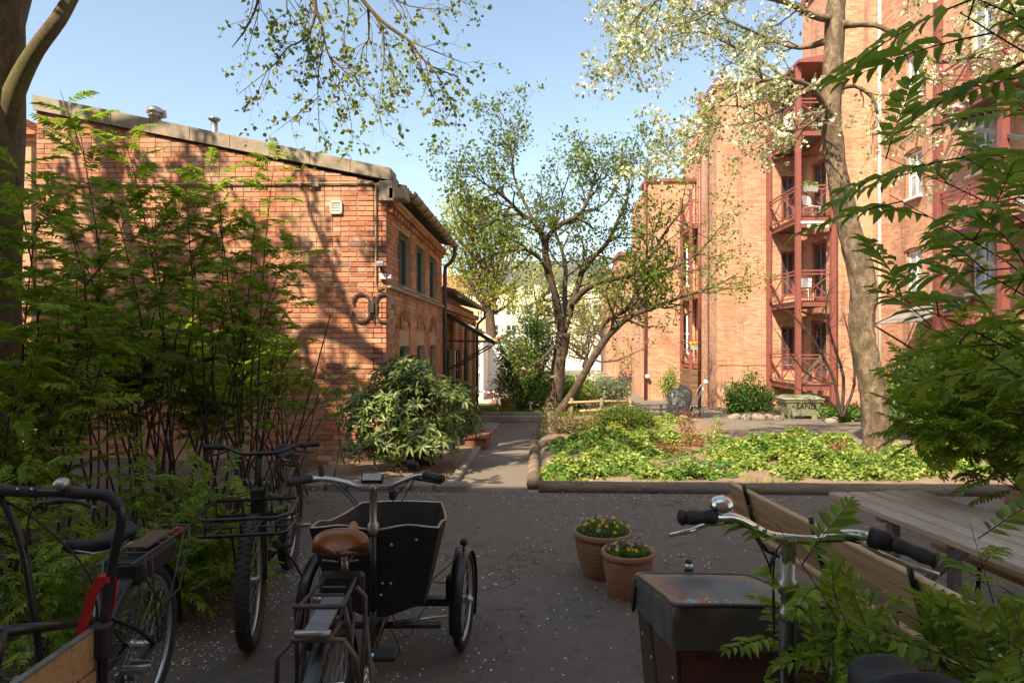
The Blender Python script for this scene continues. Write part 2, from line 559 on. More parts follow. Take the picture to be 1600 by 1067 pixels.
def asphalt():
    m, nt, bs = new_mat('asphalt')
    g = nt.nodes.new('ShaderNodeNewGeometry'); pos = g.outputs['Position']
    n1 = noise(nt, pos, 170, 4, .7); n2 = noise(nt, pos, 1.1, 6, .65); n3 = noise(nt, pos, 8, 5, .7)
    c = ramp(nt, n1, [(.30, (.085, .067, .052)), (.55, (.175, .142, .112)), (.75, (.29, .245, .20))])
    c = mixc(nt, c, (.175, .140, .108), ramp(nt, n2, [(.42, (0, 0, 0)), (.70, (.75, .75, .75))]))
    c = mixc(nt, c, (.064, .050, .034), ramp(nt, n3, [(.52, (0, 0, 0)), (.72, (.7, .7, .7))]))
    c = mixc(nt, c, (.050, .055, .022), ramp(nt, noise(nt, pos, 2.3, 7, .75), [(.58, (0, 0, 0)), (.75, (.5, .5, .5))]))
    vo = nt.nodes.new('ShaderNodeTexVoronoi'); vo.feature = 'DISTANCE_TO_EDGE'; vo.inputs['Scale'].default_value = .55
    wv = nt.nodes.new('ShaderNodeVectorMath'); wv.operation = 'ADD'; wn_ = nt.nodes.new('ShaderNodeTexNoise'); wn_.inputs['Scale'].default_value = 2.2; wn_.inputs['Detail'].default_value = 6
    nt.links.new(pos, wn_.inputs['Vector']); nt.links.new(pos, wv.inputs[0]); nt.links.new(wn_.outputs[1], wv.inputs[1]); nt.links.new(wv.outputs[0], vo.inputs['Vector'])
    crack = ramp(nt, vo.outputs['Distance'], [(0, (.8, .8, .8)), (.006, (0, 0, 0))])
    c = mixc(nt, c, (.022, .017, .013), crack)
    c = mixc(nt, c, (.15, .12, .09), ramp(nt, noise(nt, pos, .55, 7, .7), [(.50, (0, 0, 0)), (.68, (.55, .55, .55))]))
    nt.links.new(c, bs.inputs['Base Color']); bs.inputs['Roughness'].default_value = .88
    bump(nt, bs, n1, .8, .006)
asphalt()
def road_grey():
    m, nt, bs = new_mat('pale_asphalt')
    g = nt.nodes.new('ShaderNodeNewGeometry'); pos = g.outputs['Position']
    n1 = noise(nt, pos, 90, 4, .7); n2 = noise(nt, pos, .9, 6, .65)
    c = ramp(nt, n1, [(.30, (.11, .088, .070)), (.55, (.185, .152, .122)), (.75, (.27, .23, .19))])
    c = mixc(nt, c, (.17, .125, .09), ramp(nt, n2, [(.42, (0, 0, 0)), (.70, (.7, .7, .7))]))
    nt.links.new(c, bs.inputs['Base Color']); bs.inputs['Roughness'].default_value = .9
    bump(nt, bs, n1, .5, .006)
road_grey()
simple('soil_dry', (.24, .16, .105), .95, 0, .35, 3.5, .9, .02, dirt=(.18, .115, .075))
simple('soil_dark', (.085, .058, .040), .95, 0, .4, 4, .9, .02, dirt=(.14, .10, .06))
simple('lawn_green', (.13, .22, .03), .95, 0, .25, 3, .6, .02)
simple('gravel', (.38, .33, .27), .95, 0, .25, 30, .6, .02)
M = MAT

# =================================================================== THE GROUND
rng = random.Random(11)
nrs = np.random.RandomState(7)

def struct(o): o['kind'] = 'structure'; return o

gm = MB()
xs = [-250, -30, -12, 0, 12, 30, 250]; ys = [-120, -20, 0, 7.2, 12, 20, 27, 60, 500]
for y in ys:
    for x in xs: gm.v.append((x, y, gz(y)))
for j in range(len(ys) - 1):
    for i in range(len(xs) - 1):
        a = j * len(xs) + i
        gm.f.append([a, a + 1, a + 1 + len(xs), a + len(xs)]); gm.sm.append(False); gm.mi.append(0)
struct(gm.build('ground', M['gravel']))

def sheet(name, x0, x1, y0, y1, dz, mat, step=None, rough=0, kind='structure', seed=0):
    nx = max(1, int((x1 - x0) / (step or 99))); ny = max(1, int((y1 - y0) / (step or 99)))
    yy = sorted(set(list(np.linspace(y0, y1, ny + 1)) + [b for b in (7.2, 27.0) if y0 < b < y1]))
    xx = np.linspace(x0, x1, nx + 1)
    V = []; r = random.Random(seed)
    for j, y in enumerate(yy):
        for i, x in enumerate(xx):
            edge = i in (0, len(xx) - 1) or j in (0, len(yy) - 1)
            h = 0 if (edge or not rough) else rough * (.5 + .5 * math.sin(x * 3.1 + seed) * math.cos(y * 2.7)) + rough * .5 * r.random()
            V.append((x, y, gz(y) + dz + h))
    F = []
    n = len(xx)
    for j in range(len(yy) - 1):
        for i in range(n - 1):
            a = j * n + i; F.append((a, a + 1, a + 1 + n, a + n))
    o = link_mesh(name, np_mesh(name, V, F, M[mat], smooth=rough > 0)); o['kind'] = kind
    return o

sheet('asphalt_yard', -14, 14, -2.9, 7.2, .004, 'asphalt', 1.0)
sheet('path', -.96, -.08, 7.2, 17.6, .006, 'pale_asphalt', 1.0)
sheet('road', -.08, 16, 11.3, 26.9, .006, 'pale_asphalt', 1.0)
sheet('yard_paving', -2, 12, 26.9, 60, .006, 'pale_asphalt', 3)
sheet('lawn', -2.6, 1.6, 19.5, 25.5, .03, 'lawn_green', .5, .02)
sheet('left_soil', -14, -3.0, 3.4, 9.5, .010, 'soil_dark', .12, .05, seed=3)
sheet('shrub_bed', -3.0, -1.02, 7.38, 9.5, .02, 'soil_dry', .09, .06, seed=5)
sheet('shrub_bed', -2.2, -1.02, 9.5, 15.2, .02, 'soil_dry', .12, .06, seed=6)
sheet('flower_bed', .10, 9.0, 7.36, 11.3, .03, 'soil_dry', .10, .07, seed=8)
sheet('upper_bed', .10, 4.6, 11.3, 19.0, .03, 'soil_dry', .14, .07, seed=9)
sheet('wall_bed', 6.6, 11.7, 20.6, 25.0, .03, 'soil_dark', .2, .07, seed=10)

# kerb logs and kerb stones
def log_piece(a, b, r, seed, root):
    rr = random.Random(seed); m = MB()
    a, b = Vector(a), Vector(b); n = 7
    pts = [a.lerp(b, i / n) + Vector((0, 0, rr.uniform(-.004, .004))) for i in range(n + 1)]
    m.tube(pts, [r * rr.uniform(.95, 1.04) for _ in pts], 12)
    return m.build('log', M['log_wood'], root, True)
lg = thing('log_border', 'dark round timber border lying between the asphalt and the flower bed', 'log border', (.0, 7.27, 0))
for i, (a, b) in enumerate([(.03, 2.3), (2.31, 4.7), (4.71, 7.4)]): log_piece((a, 7.27, .045), (b, 7.27, .045), .075, i, lg)
lg2 = thing('log_border', 'pale weathered log border beside the path, running away from the yard', 'log border', (-.03, 7.3, 0))
yy = 7.40
for i, L in enumerate([.62, .55, .6, .7, .9, 1.0]):
    log_piece((-.03, yy, gz(yy) + .06), (-.02, yy + L - .02, gz(yy + L) + .06), .078, 10 + i, lg2); yy += L

ks = thing('stone_kerb', 'low kerb of rough stones along the front of the rhododendron bed', 'kerb', (-2, 7.25, 0))
x = -3.5; i = 0
while x < -1.05:
    L = rng.uniform(.20, .42)
    m = MB(); m.box((0, 0, 0), (L - .02, .15, .13), Euler((rng.uniform(-.05, .05), rng.uniform(-.03, .03), rng.uniform(-.05, .05))).to_matrix(), .03)
    o = m.build('kerb_stone', M['stone'], ks); o.location = (x + L / 2 + 2, rng.uniform(-.015, .015), .035 + rng.uniform(-.008, .008)); x += L
ks2 = thing('stone_kerb', 'narrow stone edging along the left side of the path by the rhododendron', 'kerb', (-1, 7.3, 0))
y = 7.35
while y < 15:
    L = rng.uniform(.35, .6)
    m = MB(); m.box((0, 0, 0), (.11, L - .015, .10), None, .02)
    o = m.build('kerb_stone', M['stone'], ks2); o.location = (rng.uniform(-.01, .01), y + L / 2 - 7.3, gz(y + L / 2) + .03); o.rotation_euler = (-.05, 0, 0); y += L

# wide low steps at the end of the path
st = thing('garden_steps', 'two low worn steps at the far end of the path before the lawn', 'steps', (-.55, 17.9, gz(18)))
for k, (yy, zz) in enumerate(((17.75, -.44), (18.45, -.42))):
    m = MB(); m.box((-.5, yy, zz), (2.1, .34, .16), None, .02); m.build('step', M['stone'], st, True)

# =================================================================== REAL BRICKS
def brick_wall(plane, origin, x0, x1, z0, zt, holes, root, single=0, near=None, seed=1, header_rows=True, thick=.05):
    """lays every brick of a wall; plane 'x' = wall in x,z facing -y, 'y' = wall in y,z facing +x.
       zt(u) = top; the `single` best bricks become objects, the rest one mesh"""
    r = random.Random(seed)
    H = .077; joint = .010
    out = []
    row = 0; z = z0
    while z < 12:
        hdr = header_rows and row % 4 == 2
        L = .125 if hdr else .25
        u = x0 - (L / 2 if row % 2 else 0)
        anyb = False
        while u < x1:
            LL = L
            if not hdr and r.random() < .10: LL = .125
            a, b = max(u, x0), min(u + LL, x1)
            u += LL
            if b - a < .05: continue
            za, zb = z, z + H
            top = min(zt(a), zt(b))
            if za + .03 > top: continue
            zb = min(zb, top); anyb = True
            parts = [(a, b)]
            for (ha, hb, hz0, hz1) in holes:
                if zb <= hz0 + .01 or za >= hz1 - .01: continue
                np_ = []
                for (p, q) in parts:
                    if q <= ha or p >= hb: np_.append((p, q)); continue
                    if p < ha: np_.append((p, ha))
                    if q > hb: np_.append((hb, q))
                parts = np_
            for (p, q) in parts:
                if q - p > .03: out.append((p, q, za, zb))
        z += H; row += 1
        if not anyb and z > 2: break
    scored = sorted(range(len(out)), key=lambda i: near(out[i]) if near else 0)
    solo = set(scored[:single])
    sizes = {}
    mm = MB()
    for i, (a, b, za, zb) in enumerate(out):
        L = b - a - joint; h = zb - za - joint
        if h < .015: continue
        proud = r.uniform(0, .006) if r.random() > .08 else r.uniform(-.004, .0)
        rot = Euler((r.uniform(-.012, .012), r.uniform(-.012, .012), r.uniform(-.01, .01))).to_matrix()
        cu, cz = (a + b) / 2, (za + zb) / 2
        if plane == 'x': c = (cu, origin + thick / 2 - proud, cz); size = (L, thick, h)
        else: c = (origin - thick / 2 + proud, cu, cz); size = (thick, L, h)
        if i in solo:
            key = (round(L, 2), round(h, 3))
            if key not in sizes:
                m = MB(); 
                m.box((0, 0, 0), (key[0], thick, key[1]) if plane == 'x' else (thick, key[0], key[1]), None, .006)
                me = bpy.data.meshes.new('brick'); me.from_pydata(m.v, [], m.f); me.materials.append(M['brick']); sizes[key] = me
            o = link_mesh('brick', sizes[key], root, False)
            o.location = Vector(c) - root.location; o.rotation_euler = rot.to_euler()
        else: mm.box(c, size, rot)
    mm.build('brickwork', M['brick'], root, True, kind='stuff')

# =================================================================== THE LEFT BRICK BUILDING
XB, YB = -2.25, 9.6                      # its corner
LB = thing('brick_outbuilding', 'low red brick outbuilding with sloping concrete coping and sun-dappled gable wall', 'building', (-4.9, 9.6, gz(9.6)))
xl = at(57, 300, YB).x
def top_front(x):
    a, b = at(57, 172, YB), at(608, 286, YB)
    return a.z + (b.z - a.z) * (x - a.x) / (b.x - a.x)
ZE = 3.93                                # eaves
m = MB()
# core walls behind the brick faces (with recesses for the openings)
zb = gz(9.6) - .3
m.prism([(xl, zb), (XB - .3, zb), (XB - .3, top_front(XB - .3) - .02), (xl, top_front(xl) - .02)], YB + .009, YB + .33)
m.prism([(15.3, zb), (15.3, zb)][:0] or [(YB + .33, zb), (15.3, zb), (15.3, ZE), (YB + .33, ZE)], XB - .60, XB - .33, 'yz')
up_win = [(10.42, 11.42), (11.98, 12.98), (13.5, 14.5)]
lo_win = [(10.55, 11.35), (12.08, 12.88), (13.6, 14.4)]
holes = [(a, b, 2.60, 3.55) for a, b in up_win] + [(a, b, .62, 1.62) for a, b in lo_win]
def panel_wall(m, x, y0, y1, z0, z1, holes, t=.295):
    """wall slab facing +x with openings, made of boxes butted end to end"""
    ysb = sorted({y0, y1, *[h[0] for h in holes], *[h[1] for h in holes]})
    for a, b in zip(ysb, ysb[1:]):
        c = (a + b) / 2
        hz = sorted((h[2], h[3]) for h in holes if h[0] < c < h[1])
        z = z0
        for (p, q) in hz:
            if p > z: m.box((x - t / 2, c, (z + p) / 2), (t, b - a, p - z))
            z = q
        if z1 > z: m.box((x - t / 2, c, (z + z1) / 2), (t, b - a, z1 - z))
panel_wall(m, XB - .009, YB + .04, 15.3, zb, ZE + .0, holes)
m.build('wall', M['mortar'], LB, True)
# the gable's bricks: front wall
def near_front(b):
    cx, cz = (b[0] + b[1]) / 2, (b[2] + b[3]) / 2
    if cz < .1: return 50
    return abs(cx + 2.6) + abs(cz - 1.9) * .55 + (b[1] - b[0] < .2) * .1
brick_wall('x', YB, xl, XB, gz(9.6) - .06, top_front, [], LB, 300, near_front, 4)
def edge_top(y): return ZE - .02
sm_ = [(a, b, 2.60, 3.55) for a, b in up_win] + [(a, b, .62, 1.90) for a, b in lo_win]
brick_wall('y', XB, YB + .052, 15.3, gz(15) - .1, edge_top, sm_, LB, 0, None, 5)
# corbelled brick cornice under the eaves: a sawtooth row
m = MB(); y = YB + .1
while y < 15.2:
    m.box((XB + .035, y, 3.70), (.07, .11, .07)); m.box((XB + .05, y + .06, 3.79), (.10, .235, .06)); y += .245
m.box((XB + .045, (YB + 15.3) / 2 + .05, 3.865), (.13, 15.3 - YB - .1, .07))
m.build('cornice', M['brick'], LB, True)
# coping on the gable
a, b = at(55, 150, YB), at(612, 264, YB); a2, b2 = at(55, 173, YB), at(612, 283, YB)
n = 9
for i in range(n):
    t0, t1 = i / n, (i + 1) / n - .0015
    p = [(a2.x + (b2.x - a2.x) * t0, a2.z + (b2.z - a2.z) * t0), (a2.x + (b2.x - a2.x) * t1, a2.z + (b2.z - a2.z) * t1),
         (a.x + (b.x - a.x) * t1, a.z + (b.z - a.z) * t1), (a.x + (b.x - a.x) * t0, a.z + (b.z - a.z) * t0)]
    m = MB(); m.prism(p, YB - .055, YB + .36); m.build('coping', M['coping'], LB, True)
# stepped concrete shoulder at the corner
m = MB(); p, q = at(592, 316, YB), at(613, 283, YB)
m.box(((p.x + q.x) / 2 + .02, YB + .10, (p.z + q.z) / 2), (q.x - p.x + .02, .32, q.z - p.z - .01), None, .01)
m.box((XB + .17, YB + .10, 3.93), (.26, .32, .17), None, .01)
m.box((XB + .05, YB + .2, 4.13), (.12, .3, .16), None, .01)
m.build('corner_stone', M['coping'], LB, True)
# roof plane and tiles along the eaves
m = MB()
za = a.z - .10; 
m.prism([(xl, a.z - .16), (XB + .12, 4.02), (XB + .12, 4.06), (xl, a.z - .10)], YB + .37, 15.35)
m.build('roof', M['dark_tile'], LB, True)
m = MB(); y = YB + .30
while y < 15.35:
    m.tube([(XB - .75, y, 4.25), (XB + .23, y, 4.055)], .075, 8); y += .19
m.build('roof_tile', M['dark_tile'], LB, True, kind='stuff', label='row of dark rounded tiles at the eaves')
# gutter: half round, with brackets and its downpipe
def gutter(root, x, y0, y1, z, r, mat, brk):
    m = MB(); V = []; F = []; k = 9
    for yy in (y0, y1):
        for rr in (r, r - .008):
            for i in range(k):
                w = PI + PI * i / (k - 1); V.append((x + rr * math.cos(w), yy, z + rr * math.sin(w)))
    for i in range(k - 1):
        F += [(i, i+1, 2*k+i+1, 2*k+i), (k+i+1, k+i, 3*k+i, 3*k+i+1)]
    F += [(0, 2*k, 3*k, k), (k-1, 2*k-1, 4*k-1, 3*k-1), tuple(list(range(k)) + list(range(2*k-1, k-1, -1)))]
    m.add(V, F); m.build('gutter', M[mat], root, True)
    y = y0 + .15
    while y < y1:
        b = MB(); pts = [(x + (r + .007) * math.cos(PI + PI * i / 8), y, z + (r + .007) * math.sin(PI + PI * i / 8)) for i in range(9)]
        b.tube(pts, .009, 4); b.build('gutter_bracket', M[brk], root, True); y += .52
gutter(LB, XB + .30, YB + .22, 15.45, 4.02, .085, 'gutter_copper', 'dark_pipe')
m = MB(); m.tube([(XB + .30, 15.35, 3.94), (XB + .30, 15.36, 3.78), (XB + .20, 15.38, 3.60), (XB + .07, 15.38, 3.50), (XB + .06, 15.38, 3.3), (XB + .06, 15.38, -.3)], .05, 8)
m.build('downpipe', M['dark_pipe'], LB, True)
# windows
def frame_y(root, x, y0, y1, z0, z1, fmat, glmat, mull=1, transom=0, w=.06, name='window'):
    """window facing +x or -x, in the plane x"""
    m = MB()
    m.box((x, (y0+y1)/2, z0 + w/2), (.07, y1-y0, w)); m.box((x, (y0+y1)/2, z1 - w/2), (.07, y1-y0, w))
    for yv in [y0 + w/2, y1 - w/2] + [y0 + (y1-y0) * (k+1)/(mull+1) for k in range(mull)]:
        m.box((x + .003, yv, (z0+z1)/2), (.07, w * .9, z1-z0-2*w))
    for k in range(transom):
        m.box((x + .006, (y0+y1)/2, z0 + (z1-z0)*(k+1)/(transom+1)), (.05, y1-y0-2*w, w*.5))
    o = m.build(name, M[fmat], root, True)
    g = MB(); g.box((x, (y0+y1)/2, (z0+z1)/2), (.012, y1-y0-2*w+.002, z1-z0-2*w+.002)); g.build('pane', M[glmat], o)
    return o
def frame_x(root, y, x0, x1, z0, z1, fmat, glmat, mull=1, transom=0, w=.06, name='window', depth=.07):
    m = MB()
    m.box(((x0+x1)/2, y, z0 + w/2), (x1-x0, depth, w)); m.box(((x0+x1)/2, y, z1 - w/2), (x1-x0, depth, w))
    for xv in [x0 + w/2, x1 - w/2] + [x0 + (x1-x0) * (k+1)/(mull+1) for k in range(mull)]:
        m.box((xv, y - .003, (z0+z1)/2), (w * .9, depth, z1-z0-2*w))
    for k in range(transom):
        m.box(((x0+x1)/2, y - .006, z0 + (z1-z0)*(k+1)/(transom+1)), (x1-x0-2*w, depth*.7, w*.5))
    o = m.build(name, M[fmat], root, True)
    g = MB(); g.box(((x0+x1)/2, y, (z0+z1)/2), (x1-x0-2*w+.002, .012, z1-z0-2*w+.002)); g.build('pane', M[glmat], o)
    return o
for (a, b) in up_win:
    w_ = frame_y(LB, XB - .12, a + .01, b - .01, 2.63, 3.54, 'green_frame', 'window_glass', 1, 0, .07)
    s = MB(); s.box((XB - .03, (a+b)/2, 2.585), (.24, b - a + .06, .05), None, .01); s.build('sill', M['plaster_patch'], w_)
    s = MB(); s.box((XB - .075, a + .10, 3.08), (.03, .05, .78)); s.build('casement', M['white_paint'], w_)
m = MB(); m.box((XB + .03, (YB + 15.3) / 2, 2.535), (.07, 15.3 - YB, .06), None, .01); m.build('sill_course', M['plaster_patch'], LB, True)
for (a, b) in lo_win:
    w_ = frame_y(LB, XB - .14, a + .01, b - .01, .64, 1.62, 'green_frame', 'window_glass', 1, 0, .06)
    s = MB(); s.box((XB - .03, (a+b)/2, .60), (.22, b - a + .06, .05), None, .01); s.build('sill', M['plaster_patch'], w_)
    # arched relief over the opening: plaster patch below, rubbed brick above
    m = MB(); c = (a+b)/2; k = 10
    poly = [(a, 1.63), (b, 1.63), (b, 1.86)] + [(c + (b-a)/2 * math.cos(PI*i/k), 1.86 + .12 * math.sin(PI*i/k)) for i in range(1, k)] + [(a, 1.86)]
    m.prism([(p[0], p[1]) for p in poly], XB - .09, XB - .03, 'yz'); fix_normals(m.build('lintel', M['plaster_patch'], LB, True))
    arch = MB()
    for i in range(9):
        w0 = PI * (i + .5) / 9
        p = Vector((XB - .01, c + (b-a)/2*.93 * math.cos(w0), 1.90 + .17 * math.sin(w0)))
        d = Vector((0, math.cos(w0) * .35, 1)).normalized()
        arch.bar(p, p + d * .16, .06, .085, up=(1, 0, 0))
    arch.build('arch', M['brick'], LB, True)
# drip line of pipe across the gable, down the corner
z = at(300, 288, YB).z
m = MB(); p0, p1, p2 = at(60, 288, YB), at(583, 287, YB), at(588, 291, YB); p3 = at(588, 442, YB)
o = Vector((0, -.03, 0))
m.tube([p0 + o, at(240, 289, YB) + o, p1 + o, p2 + o, at(588, 300, YB) + o, p3 + o, at(590, 452, YB) + o, at(600, 448, YB) + o], .014, 6); m.build('conduit', M['coping'], LB, True)
m = MB()
for px in (110, 240, 360, 470): m.box(at(px, 289, YB) + o, (.03, .05, .05))
m.box(at(494, 289, YB) + o, (.10, .05, .07)); m.build('conduit_clip', M['coping'], LB, True)
# vent grille
vg = at(526, 325, YB); f_ = MB()
for dx in (-.078, .078): f_.box(vg + Vector((dx, -.02, 0)), (.02, .05, .18))
for dz in (-.085, .085): f_.box(vg + Vector((0, -.02, dz)), (.175, .05, .02))
vo = f_.build('vent_frame', M['white_paint'], LB, True)
for k in range(6):
    s = MB(); s.box(vg + Vector((0, -.022, -.062 + k * .025)), (.136, .035, .007), Euler((.6, 0, 0)).to_matrix()); s.build('vent_slat', M['white_paint'], vo)
# iron wall anchor: two C shaped hooks back to back
ca = at(583, 481, YB) + Vector((0, -.03, 0))
def hook(sx):
    m = MB(); pts = []
    for i in range(17):
        w = R(200 - i * 13.5); pts.append(ca + Vector((sx * (.175 + .125 * math.cos(w)), 0, .09 + .12 * math.sin(w))))
    pts = pts[::-1]
    low = [ca + Vector((sx * (.175 + .125 * math.cos(R(160 + i * 13.5))), 0, -.09 + .12 * math.sin(R(160 + i * 13.5)))) for i in range(17)]
    q = [p for p in pts if True] + low
    for a_, b_ in zip(q, q[1:]): m.bar(a_, b_ , .030, .018, up=(0, 1, 0))
    return m
hook(1).build('wall_anchor', M['iron'], LB, True); hook(-1).build('wall_anchor', M['iron'], LB, True)
m = MB(); m.box(ca + Vector((0, -.02, 0)), (.06, .05, .16), None, .01); m.tube([ca + Vector((0, -.02, -.2)), ca + Vector((0, -.02, .22))], .012, 6); m.build('anchor_bolt', M['iron'], LB, True)
# security camera and socket box at the corner
sc_ = thing('security_camera', 'small grey camera fixed at the top of the brick corner', 'camera', at(597, 416, YB) + Vector((0, -.05, 0)))
m = MB(); m.box((0, -.08, .02), (.10, .18, .075), Euler((.2, 0, .3)).to_matrix(), .015); m.build('camera_body', M['plastic_grey'], sc_)
m = MB(); m.tube([(0, -.05, -.02), (.02, .0, -.08), (.02, .05, -.08)], .018, 8); m.build('bracket', M['iron'], sc_)
sb = thing('junction_box', 'cream electrical box on the brick corner under the camera', 'electrical box', at(603, 433, YB) + Vector((0, -.04, 0)))
m = MB(); m.box((-.03, 0, 0), (.10, .08, .085), None, .01); m.box((.065, 0, 0), (.055, .08, .07), None, .01); m.build('box', M['white_paint'], sb)
# roof vents
rv = thing('roof_vent', 'dented metal cowl vent on the roof, left of the mushroom vent', 'roof vent', at(242, 184, 11.2))
m = MB(); m.lathe([(.10, -.35), (.10, .02), (.115, .02), (.115, .05)], n=16); m.build('pipe', M['tin'], rv)
m = MB(); m.lathe([(.10, .05), (.14, .07), (.15, .11), (.12, .16), (.06, .19), (.001, .2)], n=16); m.bar((.13, 0, .12), (.15, 0, -.02), .02, .14); m.build('cowl', M['tin'], rv)
rv = thing('roof_vent', 'mushroom shaped metal vent pipe on the roof', 'roof vent', at(335, 203, 11.2))
m = MB(); m.lathe([(.055, -.4), (.055, .17)], n=14); m.build('pipe', M['tin'], rv)
m = MB(); m.lathe([(.05, .15), (.10, .17), (.105, .20), (.04, .22), (.001, .225)], n=16); m.build('cap', M['tin'], rv)

# the lower wing behind, with its canopy
LW = thing('brick_annex', 'single-storey brick annex behind the outbuilding, with copper gutter', 'building', (-3, 19.5, gz(19)))
m = MB(); m.box((XB - .20, 19.55, .85), (.30, 8.4, 3.9)); m.box((XB - 2.0, 23.6, .85), (3.3, .3, 3.9)); m.build('wall', M['old_brick'], LW, True)
# pilasters
for yy in (17.3, 19.4, 21.5, 23.45):
    m = MB(); m.box((XB - .02, yy, .7), (.12, .45, 3.5)); m.build('pilaster', M['old_brick'], LW, True)
m = MB(); m.box((XB - .0, 19.55, 2.55), (.24, 8.4, .16)); m.box((XB - .02, 19.55, 2.40), (.14, 8.4, .10)); m.build('cornice', M['old_brick'], LW, True)
m = MB(); m.prism([(XB - 4, 4.0), (XB + .2, 2.86), (XB + .2, 2.92), (XB - 4, 4.1)], 15.42, 23.9); m.build('roof', M['dark_tile'], LW, True)
m = MB(); y = 15.5
while y < 23.8: m.tube([(XB - 1.2, y, 3.27), (XB + .28, y, 2.91)], .075, 6); y += .2
m.build('roof_tile', M['dark_tile'], LW, True, kind='stuff')
gutter(LW, XB + .36, 16.0, 23.9, 2.88, .085, 'gutter_copper', 'dark_pipe')
m = MB(); m.tube([(XB + .36, 23.7, 2.80), (XB + .36, 23.7, 2.6), (XB + .1, 23.7, 2.35), (XB + .08, 23.7, 2.1), (XB + .08, 23.7, -1)], .05, 8); m.build('downpipe', M['dark_pipe'], LW, True)
for (a, b) in ((17.75, 18.95), (19.85, 21.05)):
    frame_y(LW, XB - .03, a, b, -.3, 1.5, 'black_matt', 'window_glass', 1, 2, .05)

CN = thing('entrance_canopy', 'black metal canopy on braces over the entrance of the brick annex', 'canopy', (XB, 16.2, gz(16)))
for yy in (15.55, 17.6):
    m = MB(); m.bar((XB + .02, yy, 2.40), (XB + 1.25, yy, 1.66), .06, .09); m.build('rafter', M['black_paint'], CN, True)
    m = MB(); m.bar((XB + .02, yy, .95), (XB + 1.1, yy, 1.60), .04); m.build('brace', M['black_paint'], CN, True)
    m = MB(); m.bar((XB + .02, yy, 1.72), (XB + 1.1, yy, 1.70), .04); m.build('tie', M['black_paint'], CN, True)
m = MB(); m.bar((XB + 1.24, 15.5, 1.67), (XB + 1.24, 17.65, 1.67), .05, .09); m.build('front_beam', M['black_paint'], CN, True)
for k in range(3):
    m = MB(); yy = 15.62 + k * .68
    c = Vector((XB + .63, yy + .32, 2.07)); d = math.atan2(.74, 1.23)
    m.box(c, (1.40, .64, .012), Euler((0, d, 0)).to_matrix()); m.build('glass_panel', M['window_glass'], CN, True)
m = MB()
for xx in (XB + .03, XB + .55): m.box((xx, 15.5, 1.0), (.05, .05, 2.7)) if xx < XB + .3 else m.box((xx, 15.5, 1.35), (.05, .05, 1.35))
m.box((XB + .28, 15.5, .70), (.5, .04, .04)); m.build('side_frame', M['black_paint'], CN, True)
m = MB(); z = .78
while z < 2.0: m.bar((XB + .05, 15.5, z), (XB + .54, 15.5, z), .006); z += .07
x = XB + .1
while x < XB + .54: m.bar((x, 15.5, .72), (x, 15.5, 2.0 - (x - XB) * .1), .006); x += .07
m.build('mesh_grille', M['black_paint'], CN, True, kind='stuff')
m = MB(); m.box((XB + .03, 16.6, .35), (.07, 1.1, 2.3)); m.build('door', M['black_matt'], CN, True)

# red-brown box bench beside the rhododendron
bx_ = thing('planter_bench', 'reddish brown timber box bench beside the path behind the rhododendron', 'bench', at(744, 690, 11.2)); bx_.location.z = gz(11.6)
for k in range(3):
    m = MB(); m.box((-.14 + k * .14, .45, .235), (.13, 1.1, .035), None, .006); m.build('slat', M['dark_seat_wood'], bx_)
m = MB(); m.box((0, .45, .105), (.38, 1.04, .21)); m.build('box', M['dark_seat_wood'], bx_)

# =================================================================== THE RIGHT APARTMENT BUILDING
RB = thing('apartment_block', 'tall orange brick apartment block stepping back in sections', 'building', (9, 25, gz(25)))
ZT = 11.6
GB = -1.2
def bw(cx, cy, sx, sy, z0, z1, mat='far_brick', name='wall'):
    m = MB(); m.box((cx, cy, (z0+z1)/2), (sx, sy, z1-z0)); return m.build(name, M[mat], RB, True)
def wall_x_holes(x0, x1, y, z0, z1, holes, t=.35, mat='far_brick'):
    """wall facing -y, front face at y"""
    m = MB(); xsb = sorted({x0, x1, *[h[0] for h in holes], *[h[1] for h in holes]})
    for a, b in zip(xsb, xsb[1:]):
        c = (a + b) / 2; z = z0
        for (p, q) in sorted((h[2], h[3]) for h in holes if h[0] < c < h[1]):
            if p > z: m.box((c, y + t/2, (z+p)/2), (b-a, t, p-z))
            z = q
        if z1 > z: m.box((c, y + t/2, (z+z1)/2), (b-a, t, z1-z))
    return m.build('wall', M[mat], RB, True)
def wall_y_holes(x, y0, y1, z0, z1, holes, t=.35, mat='far_brick'):
    """wall facing -x, face at x"""
    m = MB(); panel_wall(m, x + t, y0, y1, z0, z1, holes, t); return m.build('wall', M[mat], RB, True)
# section F1: front face px 1118-1195 then on behind the balconies, to x 10.25
D = [.22, 3.1, 6.0, 8.95]                # balcony decks
h1 = [(9.45, 10.0, z + .35, z + 2.05) for z in D[:3]] + [(9.45, 10.0, D[3] + .35, D[3] + 1.9)]
wall_x_holes(7.0, 10.25, 25.0, GB, ZT, h1)
wall_y_holes(7.0, 25.36, 27.4, GB, ZT, [])
hd = [(23.0, 24.2, z + .06, z + 2.25) for z in D]
wall_y_holes(10.25, 22.6, 24.99, GB, 14.5, hd)
wall_x_holes(10.61, 11.85, 22.6, GB, 14.5, [])
ww = [(20.1, 20.95, z, z + 1.45) for z in (.0, 3.1, 6.2, 9.3)] + [(17.0, 17.9, z, z + 1.5) for z in (.0, 3.0, 6.2, 9.3)] + [(14.9, 15.8, z, z + 2.1) for z in (1.35, 4.55, 7.75)] + [(12.2, 13.1, z, z + 1.5) for z in (1.6, 4.9, 8.1)]
wall_y_holes(11.85, 6.0, 22.59, GB - .0, 14.5, ww)
